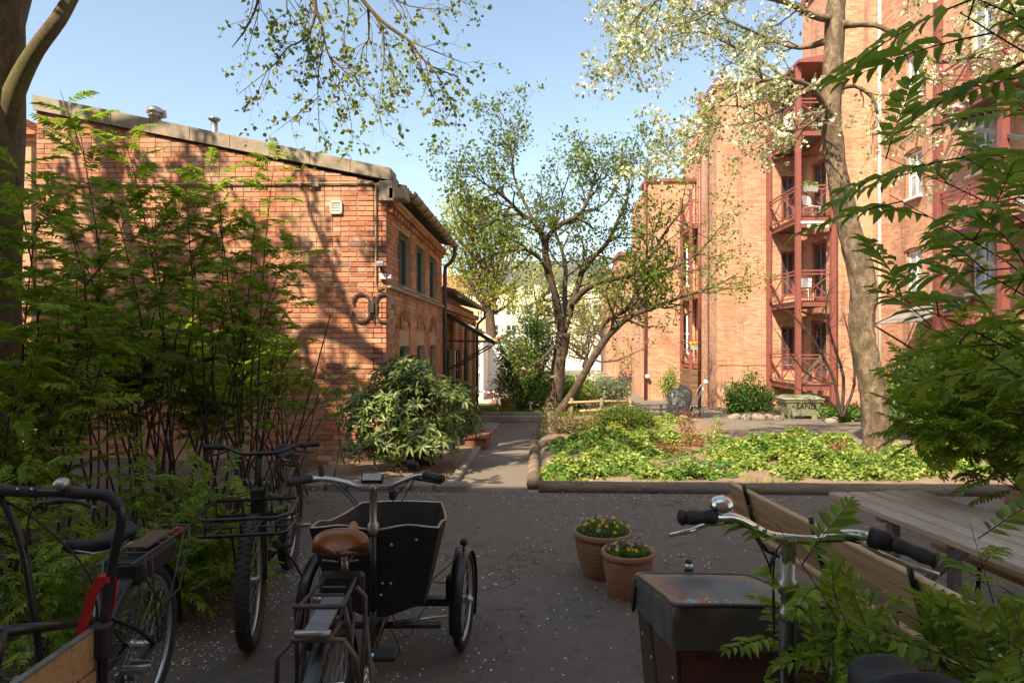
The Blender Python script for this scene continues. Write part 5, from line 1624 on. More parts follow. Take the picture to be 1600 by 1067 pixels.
def sorbaria(label, base, tips, seed, meshes, single, gap=.062, sc=(.75, 1.2), r0=.011, side=3, start=.35, bark='twig_dark', extra_stems=0, group='feathery-leaved shrubs'):
    r_ = random.Random(seed); base = Vector(base)
    t = thing('feathery_shrub', label, 'shrub', base, group=group)
    m = MB(); items = []
    def leaf_at(p, tan, i, s=1):
        az = i * 2.4 + r_.uniform(-.5, .5)
        o_ = tan.orthogonal().normalized(); o_.rotate(Matrix.Rotation(az, 3, tan))
        X = (o_ * .9 + tan * .45); X.z = X.z * .6 + .08; X.normalize()
        items.append((p, X, Vector((r_.gauss(0, .25), r_.gauss(0, .25), 1))))
    for tip in tips:
        tip = Vector(tip); b0 = base + Vector((r_.gauss(0, .16), r_.gauss(0, .16), 0)); b0.z = gz(b0.y) - .03
        h = tip - b0
        mid = b0 + Vector((h.x * .38, h.y * .38, h.z * .62)) + Vector((r_.gauss(0, .06), r_.gauss(0, .06), 0))
        pts = [p for p, _ in smooth_path([(b0, 1), (b0.lerp(mid, .5) + Vector((r_.gauss(0, .09), r_.gauss(0, .09), 0)), 1), (mid, 1), (mid.lerp(tip, .55) + Vector((0, 0, .04 * h.length)), 1), (tip, 1)], 4)]
        n = len(pts); rr = [r0 * (1 - .85 * j / (n - 1)) for j in range(n)]
        m.tube(pts, rr, 5, cap=False)
        Ltot = sum((pts[i+1] - pts[i]).length for i in range(n - 1)); k = int(Ltot * (1 - start) / gap)
        for i in range(k):
            u = start + (1 - start) * (i + .5) / k
            p = lerp_path(pts, u); tan = (lerp_path(pts, min(1, u + .05)) - lerp_path(pts, u - .05)).normalized()
            leaf_at(p, tan, i)
        for j in range(side):
            u = r_.uniform(start, .85); p = lerp_path(pts, u); tan = (lerp_path(pts, min(1, u + .05)) - p).normalized()
            o_ = tan.orthogonal().normalized(); o_.rotate(Matrix.Rotation(r_.uniform(0, 6.28), 3, tan))
            d = (tan + o_ * .8).normalized(); LL = r_.uniform(.2, .5)
            sp = [p, p + d * LL * .5 + Vector((0, 0, .02)), p + d * LL + Vector((0, 0, .02))]
            m.tube(sp, [r0 * .4, r0 * .3, r0 * .15], 4, cap=False)
            for i in range(int(LL / gap) + 1):
                leaf_at(lerp_path(sp, (i + .6) / (LL / gap + 1)), d, i + j)
    for j in range(extra_stems // 3):
        b0 = base + Vector((r_.gauss(0, .22), r_.gauss(0, .22), -.03)); a = Vector((r_.gauss(0, .4), r_.gauss(0, .3), r_.uniform(1.0, 2.0)))
        m.tube([b0, b0 + a * .5 + Vector((r_.gauss(0, .05), 0, 0)), b0 + a], [r0, r0 * .8, r0 * .5], 5, cap=False)
    m.build('stems', M[bark], t, True)
    place_many('compound_leaf', meshes, items, t, single, None, r_, sc)
    return len(items)

def T_(L): return [at(*q) for q in L]
cnt = 0
cnt += sorbaria('tall feathery shrub at the left edge, arching over the wooden cargo box', (-3.35, 4.0, 0),
    T_([(20,250,3.9),(60,330,3.8),(10,420,3.6),(130,400,3.9),(90,480,3.7),(50,560,3.6),(160,520,4.0),(20,620,3.5),(140,620,3.8),(-30,330,4.),(60,700,3.5)]), 201, FR, 90, extra_stems=12, gap=.08, side=2)
cnt += sorbaria('tall feathery shrub with a tip rising to the gable coping', (-3.2, 5.0, 0),
    T_([(120,185,4.9),(190,205,5.0),(70,290,4.8),(170,300,4.7),(235,330,4.9),(110,360,4.6),(200,400,4.7),(260,430,4.8),(150,460,4.6),(230,500,4.6),(90,430,4.9)]), 202, FR, 90, extra_stems=14, gap=.085, side=1, start=.5)
cnt += sorbaria('feathery shrub reaching furthest up and right across the brick gable', (-2.7, 5.3, 0),
    T_([(325,262,5.2),(430,245,5.3),(345,330,5.2),(400,345,5.1),(455,385,5.2),(290,290,5.1),(300,400,5.0),(370,420,5.0),(440,450,5.1),(330,480,4.9),(400,500,5.0)]), 203, FR, 90, extra_stems=14, start=.55, gap=.085, side=1)
cnt += sorbaria('feathery shrub with low sprays pointing at the rhododendron', (-2.55, 5.9, 0),
    T_([(470,520,5.7),(540,582,5.8),(455,460,5.8),(430,540,5.6),(450,600,5.6),(390,580,5.5),(360,540,5.5),(400,640,5.5),(500,610,5.9)]), 204, FR, 70, extra_stems=12, start=.6, gap=.10, side=0)
cnt += sorbaria('dense feathery shrub in the second row beneath the gable', (-3.7, 6.3, 0),
    T_([(60,470,6.2),(120,500,6.1),(180,480,6.2),(240,500,6.2),(300,530,6.1),(30,540,6.),(90,580,6.),(150,560,6.),(220,560,6.),(280,590,6.),(330,600,6.)]), 205, FR, 40, extra_stems=16, gap=.05, side=5, start=.42)
cnt += sorbaria('dense feathery shrub behind the bicycle with the front rack', (-2.75, 6.9, 0),
    T_([(340,540,6.8),(380,520,6.9),(300,490,6.9),(395,590,6.8),(360,620,6.7),(260,560,6.8),(400,560,6.8),(310,640,6.6)]), 206, FR, 40, extra_stems=16, gap=.052, side=5, start=.5)
cnt += sorbaria('shady feathery shrub at the far left behind the saddle', (-4.9, 6.0, 0),
    T_([(-20,380,5.8),(20,470,5.8),(-40,520,5.6),(40,600,5.6),(70,540,5.7),(0,680,5.5)]), 207, FR, 30, extra_stems=10)
cnt += sorbaria('low young feathery shoots between the two bicycles on the left', (-2.15, 4.15, 0),
    T_([(215,760,4.0),(260,735,4.1),(300,780,3.9),(340,840,3.8),(370,900,3.7),(280,860,3.8),(330,870,3.9),(245,800,3.9),(385,885,3.8),(200,740,4.2),(310,910,3.7),(240,860,3.8),(270,920,3.6),(350,800,4.0),(180,800,4.0),(310,830,3.8)]), 208, FRN, 90, gap=.07, sc=(.75, 1.15), r0=.006, side=1, start=.25)
cnt += sorbaria('low feathery shoots beside the wooden cargo box', (-2.7, 3.3, 0),
    T_([(30,850,3.2),(80,880,3.2),(20,930,3.1),(110,840,3.3),(60,800,3.3),(0,780,3.2),(130,930,3.2),(90,960,3.1),(40,980,3.0),(150,860,3.2),(110,900,3.1),(10,1010,2.9)]), 209, FRN, 50, gap=.07, sc=(.7, 1.05), r0=.006, side=1, start=.25)
# right-hand side
GR = 'feathery-leaved shrubs on the right'
cnt += sorbaria('nearest feathery spray hanging over the right cargo bicycle', (1.75, 1.25, 0),
    T_([(1190,985,1.75),(1235,960,1.78),(1290,990,1.65),(1330,960,1.75),(1400,950,1.75),(1270,1050,1.6),(1440,990,1.6),(1510,960,1.65),(1570,920,1.6),(1350,1060,1.5),(1540,1060,1.45),(1590,1010,1.4)]), 210, FRN, 120, gap=.075, sc=(.62, .95), r0=.005, side=1, start=.5, group=GR)
cnt += sorbaria('tall near feathery shrub whose big leaves cross the cherry trunk', (2.3, 1.6, 0),
    T_([(1540,500,1.5),(1380,455,1.6),(1390,305,1.65),(1370,240,1.75),(1490,235,1.65),(1430,500,1.65),(1560,300,1.45),(1590,160,1.5),(1600,420,1.35),(1470,390,1.6)]), 211, FRN, 120, gap=.135, sc=(.85, 1.15), r0=.006, side=0, start=.66, group=GR)
cnt += sorbaria('feathery branch hanging in from the top right corner', (2.6, 1.0, 0),
    T_([(1500,20,1.2),(1590,40,1.1),(1460,-30,1.3)]), 212, FRN, 40, gap=.10, sc=(.8, 1.1), r0=.007, side=0, start=.85, group=GR)
cnt += sorbaria('dark feathery shrub in the middle right beyond the picnic table', (3.6, 4.0, 0),
    T_([(1420,590,4.0),(1405,640,3.9),(1440,665,3.8),(1490,600,3.9),(1480,650,3.8),(1540,570,3.8),(1550,630,3.7),(1530,660,3.7),(1600,600,3.6),(1590,650,3.5),(1460,560,4.1)]), 213, FR, 90, gap=.065, sc=(.75, 1.1), r0=.008, side=2, start=.55, group=GR)
cnt += sorbaria('feathery shrub at the right edge shading the far bench', (4.6, 5.2, 0),
    T_([(1440,560,5.2),(1480,520,5.3),(1540,480,5.2),(1590,500,5.0),(1460,640,5.1),(1520,620,5.1),(1590,560,4.9),(1480,590,5.4),(1600,620,4.8),(1550,650,4.9),(1450,660,5.2),(1510,560,5.3),(1570,640,5.2)]), 214, FR, 60, gap=.07, sc=(.8, 1.15), r0=.009, side=3, start=.5, group=GR)
print('fronds', cnt)

# ---- ground cover in the beds ----------------------------------------------------
def cover(name, label, patches, dens, L, W, mat, seed, hgt=.14, up=1.3, kind='stuff', cat='ground cover', shape='leaf'):
    r_ = np.random.RandomState(seed); S = []
    for (cx, cy, rx, ry, h) in patches:
        n = int(dens * 2.3 * rx * ry * PI)
        a = r_.uniform(0, 2*PI, n); q = np.sqrt(r_.uniform(0, 1, n)) * (1 + .18 * np.sin(a * 3 + cx) + .1 * np.sin(a * 7))
        X = cx + rx * q * np.cos(a); Y = cy + ry * q * np.sin(a)
        lump = .55 + .55 * np.sin(X * 7.3 + seed) * np.cos(Y * 6.1)
        Z = np.array([gz(y) for y in Y]) + .06 + h * 1.45 * np.clip(1 - q ** 3, .15, 1) * lump * r_.uniform(.45, 1.0, n) ** .5
        S += [(Vector((x, y, z)), Vector((math.cos(b), math.sin(b), .1))) for x, y, z, b in zip(X, Y, Z, a)]
    V = np.array([tuple(p) for p, _ in S]); n = len(V)
    Dr = np.c_[r_.normal(0, 1, (n, 2)), r_.normal(-.1, .35, n)]; N = np.c_[r_.normal(0, .6, (n, 2)), np.full(n, up)]
    sz = r_.uniform(.6, 1.3, n)
    me = leaf_mesh(name, V, Dr, N, L * sz, W * sz, shape, mat)
    o = link_mesh(name, me); tag(o, label, cat, None, kind); return o
def q_(px, py, rx, ry, h):
    g = gnd(px, py); return (g.x, g.y, rx * g.y / 1000, ry, h)
cover('cranesbill', 'big bright green leafy patch in the left half of the flower bed', [q_(930,705,75,1.0,.24), q_(985,722,60,.8,.26), q_(900,745,50,.4,.20), q_(1000,750,55,.35,.20), q_(950,690,60,.9,.18), q_(1040,700,40,.6,.2), q_(960,738,60,.5,.22)], 900, .055, .05, 'leaf_cover', 301)
cover('cranesbill', 'bright ground cover filling the bed right up to the front log', [q_(865,752,22,.25,.16), q_(905,757,50,.22,.17), q_(985,757,50,.2,.18), q_(1060,752,50,.25,.17), q_(1120,750,40,.22,.15), q_(1180,745,40,.3,.15), q_(1225,760,30,.16,.15), q_(1290,757,60,.2,.17), q_(1360,757,50,.18,.16), q_(1430,757,50,.18,.16), q_(1340,728,45,.35,.16), q_(1390,728,30,.3,.14)], 760, .055, .05, 'leaf_cover', 308)
cover('cranesbill', 'yellowish patch in the middle of the bed behind the bench end', [q_(960,700,50,.6,.27), q_(1010,712,40,.5,.24)], 420, .055, .05, 'leaf_yellow', 302)
cover('lady_mantle', 'low green patch to the right of the bare soil strip', [q_(1180,712,62,.8,.22), q_(1130,722,35,.5,.18), q_(1255,700,90,.8,.22), q_(1215,725,55,.45,.18), q_(1320,705,40,.5,.16)], 800, .055, .05, 'leaf_cover', 303)
cover('lady_mantle', 'rounded green patch in front of the blossoming tree', [q_(1270,740,62,.55,.26), q_(1235,755,35,.25,.16), q_(1440,738,70,.55,.26), q_(1480,743,55,.5,.24)], 900, .055, .05, 'leaf_cover', 304)
cover('lady_mantle', 'green front rim of plants along the log', [q_(880,758,30,.12,.14), q_(940,757,40,.12,.15), q_(1075,758,40,.15,.15), q_(1130,755,22,.12,.12), q_(1020,757,40,.1,.13)], 900, .05, .045, 'leaf_cover_dark', 305)
cover('mixed_plants', 'darker mixed leaves growing through the whole flower bed', [q_(960,715,110,1.4,.26), q_(1200,715,110,1.0,.24), q_(1340,740,110,.6,.22), q_(960,752,110,.3,.2), q_(1470,742,70,.5,.24)], 190, .07, .05, 'leaf_cover_dark', 309)
cover('mixed_plants', 'sparse rusty young leaves among the bed plants', [q_(960,705,90,1.2,.27), q_(1060,715,60,.8,.2), q_(1300,730,110,.7,.18)], 55, .06, .035, 'leaf_red', 310)
cover('cranesbill', 'thin green scatter of seedlings between the big patches', [q_(1085,735,60,.6,.10), q_(1150,740,70,.5,.08), q_(1350,715,90,.7,.09), q_(1000,690,120,1.2,.10), q_(1320,755,80,.25,.09), q_(1540,745,50,.5,.18)], 220, .05, .045, 'leaf_cover_dark', 307)
cover('creeping_plants', 'low green strip on the upper bed near the covered bicycles', [q_(990,672,55,1.2,.16), q_(1040,664,35,1.0,.16), q_(930,680,35,.7,.12)], 420, .07, .06, 'leaf_cover', 306)
for i, (px, py, lab) in enumerate(((1343, 742, 'upright bright green clump left of the tree foot'), (1408, 742, 'upright bright green clump right of the tree foot'))):
    g = gnd(px, py); bush('green_clump', lab, 'plant', g, [(g.x, g.y, g.z + .16, .22, .2, .17)], 160, 4, .03, .07, .025, 'leaf_cover', 310 + i, 6, .004, shape='leaf', up=.8)
for i, (px, py, lab) in enumerate(((1083, 705, 'reddish leafy clump in the middle of the bed'), (1072, 690, 'tall red-brown stems behind the reddish clump'), (1310, 722, 'dark red low clump near the tree foot'), (1040, 722, 'small reddish sprawling clump among the green'))):
    g = gnd(px, py); h = .35 if i == 1 else .16
    bush('red_clump', lab, 'plant', g, [(g.x, g.y, g.z + h, .2, .18, h)], 110, 3, .03, .06, .03, 'leaf_red', 320 + i, 8, .004, shape='leaf', up=.8)
for i, (px, py, lab) in enumerate(((1122, 698, 'tall thin plant with pale green heads behind the bed'), (1105, 700, 'shorter pale green plant beside the tall thin one'))):
    g = gnd(px, py); t = thing('tall_plant', lab, 'plant', g); m = MB(); S = []; r_ = random.Random(i)
    for k in range(5):
        h = r_.uniform(.3, .55) * (1 if i == 0 else .6); e = Vector((r_.gauss(0, .08), r_.gauss(0, .05), h)); m.tube([(0, 0, 0), e * .5 + Vector((.01, 0, 0)), e], [.006, .005, .003], 4, cap=False)
        S += [(e * u, e.normalized()) for u in (.4, .6, .8, .95, 1, 1)]
    m.build('stems', M['leaf_cover'], t); scatter_leaves('foliage', t, S, 5, .035, .06, .025, 'leaf_cover', 'leaf', .5, 9, world=False)
# bulbs' blade leaves
def blades(label, px, py, n, h, seed, w=.18, mat='leaf_cover'):
    g = gnd(px, py); r_ = random.Random(seed); t = thing('bulb_leaves', label, 'plant', g)
    for k in range(n):
        m = MB(); b = Vector((r_.gauss(0, w * .5), r_.gauss(0, .06), 0)); e = Vector((r_.gauss(0, .03), r_.gauss(0, .03), h * r_.uniform(.7, 1.1)))
        s = Vector((.006, 0, 0)); m.add([b - s, b + s, b + e * .6 + s, b + e * .6 - s, b + e + e.cross(Vector((0, 1, 0))) * r_.uniform(-.3, .3)], [(0, 1, 2, 3), (3, 2, 4)])
        m.build('blade', M[mat], t)
for i, (px, py, lab) in enumerate(((868, 762, 'pale bulb shoots at the left front corner of the bed'), (1030, 764, 'row of pale bulb shoots right at the log before the big patch'), (1195, 765, 'bulb shoots behind the bench back'), (1290, 752, 'bulb shoots beside the rounded patch'), (1435, 722, 'bulb shoots right of the tree foot'))):
    blades(lab, px, py, 26, .17, i, .22)
# grass fringe of lawn
def grass(name, label, x0, x1, y0, y1, n, h, seed, mat='grass_blade'):
    r_ = np.random.RandomState(seed); X = r_.uniform(x0, x1, n); Y = r_.uniform(y0, y1, n); Z = np.array([gz(y) + .03 for y in Y])
    me = leaf_mesh(name, np.c_[X, Y, Z], np.c_[r_.normal(0, .3, (n, 2)), np.ones(n)], r_.normal(0, 1, (n, 3)), h * r_.uniform(.6, 1.3, n), np.full(n, .012), 'diamond', mat)
    o = link_mesh(name, me); tag(o, label, 'grass', None, 'stuff')
grass('lawn_grass', 'short sunlit lawn grass beyond the steps', -2.6, 1.6, 19.5, 25.5, 26000, .06, 1)
grass('rough_grass', 'rough grass tufts along the far step', -1.2, 2.4, 18.7, 19.6, 2500, .12, 2)
# fallen leaves and petals
def litter(name, label, areas, L, mat, seed, dz=.012, cat='petals'):
    r_ = np.random.RandomState(seed); PP = []
    for (x0, x1, y0, y1, n) in areas:
        nc = max(4, n // 14); cx, cy = r_.uniform(x0, x1, nc), r_.uniform(y0, y1, nc); k_ = r_.randint(0, nc, n); far_ = r_.uniform(0, 1, n) < .45
        X = np.where(far_, r_.uniform(x0, x1, n), np.clip(cx[k_] + r_.normal(0, .10, n), x0, x1)); Y = np.where(far_, r_.uniform(y0, y1, n), np.clip(cy[k_] + r_.normal(0, .10, n), y0, y1)); PP.append(np.c_[X, Y, [gz(y) + dz for y in Y]])
    P_ = np.concatenate(PP); n = len(P_)
    me = leaf_mesh(name, P_, np.c_[r_.normal(0, 1, (n, 2)), r_.normal(0, .12, n)], np.c_[r_.normal(0, .25, (n, 2)), np.ones(n)], L * r_.uniform(.35, 1.45, n), L * .75 * r_.uniform(.6, 1.2, n), 'diamond', mat)
    o = link_mesh(name, me); tag(o, label, cat, None, 'stuff')
litter('petals', 'white fallen petals scattered over the dark asphalt', [(-3, 3.5, 2.2, 7.1, 1300), (-.5, 3, 6.9, 7.17, 350), (-1.9, 1.0, 3, 6, 300)], .017, 'petal_white', 5, .010)
litter('petals', 'drift of petals along the edge of the soil on the left', [(-2.2, -1.65, 3.2, 5.2, 700), (-3.2, -2.0, 3, 7, 500), (-3, -1, 6.9, 7.2, 250)], .014, 'petal_white', 6, .03)
litter('yellow_petals', 'a few yellowed leaves on the asphalt', [(-3, 3.5, 2.4, 7.1, 260)], .018, 'leaf_yellow', 7, .010, 'fallen leaves')
litter('dry_leaves', 'brown dry leaves littering the shrub beds', [(-3.0, -1.1, 7.4, 9.5, 1500), (-4.5, -1.9, 3, 7, 1500), (.2, 6, 7.5, 11, 900), (-3.6, -1.0, 7, 7.4, 250)], .035, 'leaf_dry', 8, .07, 'fallen leaves')
for t, c, mt in FLOWERBOXES:
    P_ = c; n = len(P_); me = leaf_mesh('flowers', P_, nrs.normal(0, 1, (n, 3)), nrs.normal(0, 1, (n, 3)), np.full(n, .07), np.full(n, .06), 'flower', mt); link_mesh('flowers', me, t, False, 'stuff')
    me = leaf_mesh('leaves', P_ - np.array([0, 0, .06]), nrs.normal(0, 1, (n, 3)), nrs.normal(0, 1, (n, 3)), np.full(n, .08), np.full(n, .05), 'diamond', 'leaf_evergreen'); link_mesh('leaves', me, t, False, 'stuff')

# =================================================================== BICYCLES
def arc_pts(c, R_, a0, a1, n, y=0):
    return [(c[0] + R_ * math.cos(R(a0 + (a1 - a0) * i / n)), y, c[1] + R_ * math.sin(R(a0 + (a1 - a0) * i / n))) for i in range(n + 1)]

def wheel(t, cx, cy, r, tr=.022, yaw=0, spokes=28, tyre='rubber', knob=False, rim='alu'):
    Mz = Matrix.Rotation(yaw, 3, 'Z')
    def tf(p): return Vector((cx, cy, r)) + Mz @ Vector(p)
    m = MB(); n = 40; rr = r - tr * 1.9
    m.tube([tf((rr * math.cos(2*PI*i/n), 0, rr * math.sin(2*PI*i/n))) for i in range(n)], .011, 6, closed=True)
    w = m.build('wheel', M[rim], t)
    m = MB(); m.tube([tf(((r - tr) * math.cos(2*PI*i/n), 0, (r - tr) * math.sin(2*PI*i/n))) for i in range(n)], tr, 10, closed=True)
    if knob:
        k = 66
        for i in range(k):
            a = 2*PI*i/k
            for s, off in ((-1, 0), (1, .5)):
                b = a + off * 2*PI/k; d = Vector((math.cos(b), 0, math.sin(b))); q = Vector((0, s * tr * .45, 0)) + d * (r - tr + tr * .86)
                m.box(tf(q), (.010, tr * .62, .016), Mz @ Matrix.Rotation(-b, 3, 'Y'))
                q2 = Vector((0, s * tr * .95, 0)) + d * (r - tr + tr * .35)
                m.box(tf(q2), (.014, .008, .014), Mz @ Matrix.Rotation(-b, 3, 'Y'))
    m.build('tyre', M[tyre], w)
    m = MB()
    for i in range(spokes):
        a = 2*PI*i/spokes; s = 1 if i % 2 else -1; tw = .5 if (i // 2) % 2 else -.5
        m.tube([tf((.022 * math.cos(a + tw), s * .028, .022 * math.sin(a + tw))), tf((rr * math.cos(a), 0, rr * math.sin(a)))], .0011, 3, cap=False)
    m.build('spokes', M['alu'], w)
    m = MB(); Mh = Mz; m.lathe([(.012, -.05), (.012, -.035), (.030, -.033), (.020, -.02), (.020, .02), (.030, .033), (.012, .035), (.012, .05)], (cx, cy, r), 'y', 14, Matrix.Identity(3) if not yaw else Mh)
    m.build('hub', M['alu'], w)
    return w

def mudguard(t, cx, cy, r, a0, a1, mat='black_paint', w=.028, yaw=0):
    Mz = Matrix.Rotation(yaw, 3, 'Z'); V = []; F = []; n = 22; prof = [(-1, -.35), (-.6, -.05), (0, .08), (.6, -.05), (1, -.35)]
    for i in range(n + 1):
        a = R(a0 + (a1 - a0) * i / n)
        for (u, h) in prof:
            q = r + h * w; V.append(Vector((cx, cy, 0)) + Mz @ Vector((q * math.cos(a), u * w, 0)) + Vector((0, 0, t_z + q * math.sin(a))))
    for i in range(n):
        for k in range(4): a = i * 5 + k; F.append((a, a + 1, a + 6, a + 5))
    m = MB(); m.add(V, F, True); o = m.build('mudguard', M[mat], t)
    so = o.modifiers.new('thick', 'SOLIDIFY'); so.thickness = .0025
    return o
t_z = .34

def grip(parent, a, b, r=.016, mat='black_matt'):
    a, b = Vector(a), Vector(b); d = b - a
    m = MB(); n = 9
    m.tube([a + d * (i / n) for i in range(n + 1)], [r * (1.12 if i in (0, n) else 1 + .10 * math.sin(i * 1.3)) for i in range(n + 1)], 12)
    return m.build('grip', M[mat], parent)

def saddle(t, x, z, L, W, mat, thick=.05, name='saddle', yaw=0, y=0, nose=.18):
    """padded saddle, nose along +x"""
    Mz = Matrix.Rotation(yaw, 3, 'Z'); V = []; F = []; nu, nv = 16, 12
    for i in range(nu + 1):
        u = i / nu; xx = -L * .42 + L * u
        s = (1 - u)
        wdt = W * .5 * (nose + (1 - nose) / (1 + math.exp((u - .48) * 14)))
        endr = min(1, math.sqrt(max(0, u / .13)) if u < .13 else (math.sqrt(max(0, (1 - u) / .08)) if u > .92 else 1)); wdt *= max(.05, endr)
        zt = .018 * math.cos(u * PI * 1.6) + (.012 if u < .3 else 0)
        for j in range(nv + 1):
            a = PI * j / nv - PI / 2
            # top surface superellipse then underside
            yy = wdt * math.sin(a) ; h = thick * endr * abs(math.cos(a)) ** .45
            V.append(Vector((x, y, z)) + Mz @ Vector((xx, yy, zt + h - thick - (.012 * (1 - math.cos(a)) if u < .4 else 0))))
        for j in range(nv + 1):
            a = PI / 2 - PI * j / nv
            yy = wdt * math.sin(a) * .97; V.append(Vector((x, y, z)) + Mz @ Vector((xx, yy, zt - thick - .018 * endr * abs(math.cos(a)) ** .4)))
    k = 2 * (nv + 1)
    for i in range(nu):
        for j in range(k): a, b = i*k + j, i*k + (j+1) % k; F.append((a, b, b + k, a + k))
    F.append(tuple(range(k - 1, -1, -1))); F.append(tuple(nu * k + j for j in range(k)))
    m = MB(); m.add(V, F, True); o = m.build(name, M[mat], t)
    m = MB()
    for s in (-1, 1):
        m.tube([Vector((x, y, z)) + Mz @ Vector(p) for p in ((-L*.3, s*W*.3, -thick-.015), (-L*.15, s*.022, -thick-.035), (L*.2, s*.022, -thick-.035), (L*.45, s*.01, -thick-.008))], .004, 6)
    m.build('saddle_rail', M['alu'], o)
    return o

def bell(parent, c, r=.028, mat='chrome'):
    m = MB(); m.lathe([(r*.5, -.7*r), (r*.95, -.30*r), (r*1.02, -.12*r), (r, .08*r), (r*.93, .34*r), (r*.76, .56*r), (r*.5, .70*r), (r*.2, .76*r), (.001, .77*r)], c, n=20)
    return m.build('bell', M[mat], parent)

def lever(parent, pts, mat='worn_alu', r=.006):
    m = MB(); m.tube(pts, [r * 1.5, r * 1.1, r, r, r * 1.2][:len(pts)], 7); return m.build('brake_lever', M[mat], parent)

def cable(parent, pts, r=.0028, mat='black_matt', sub=6):
    m = MB(); m.tube([p for p, _ in smooth_path([(Vector(p), 1) for p in pts], sub)], r, 5, cap=False); return m.build('cable', M[mat], parent)

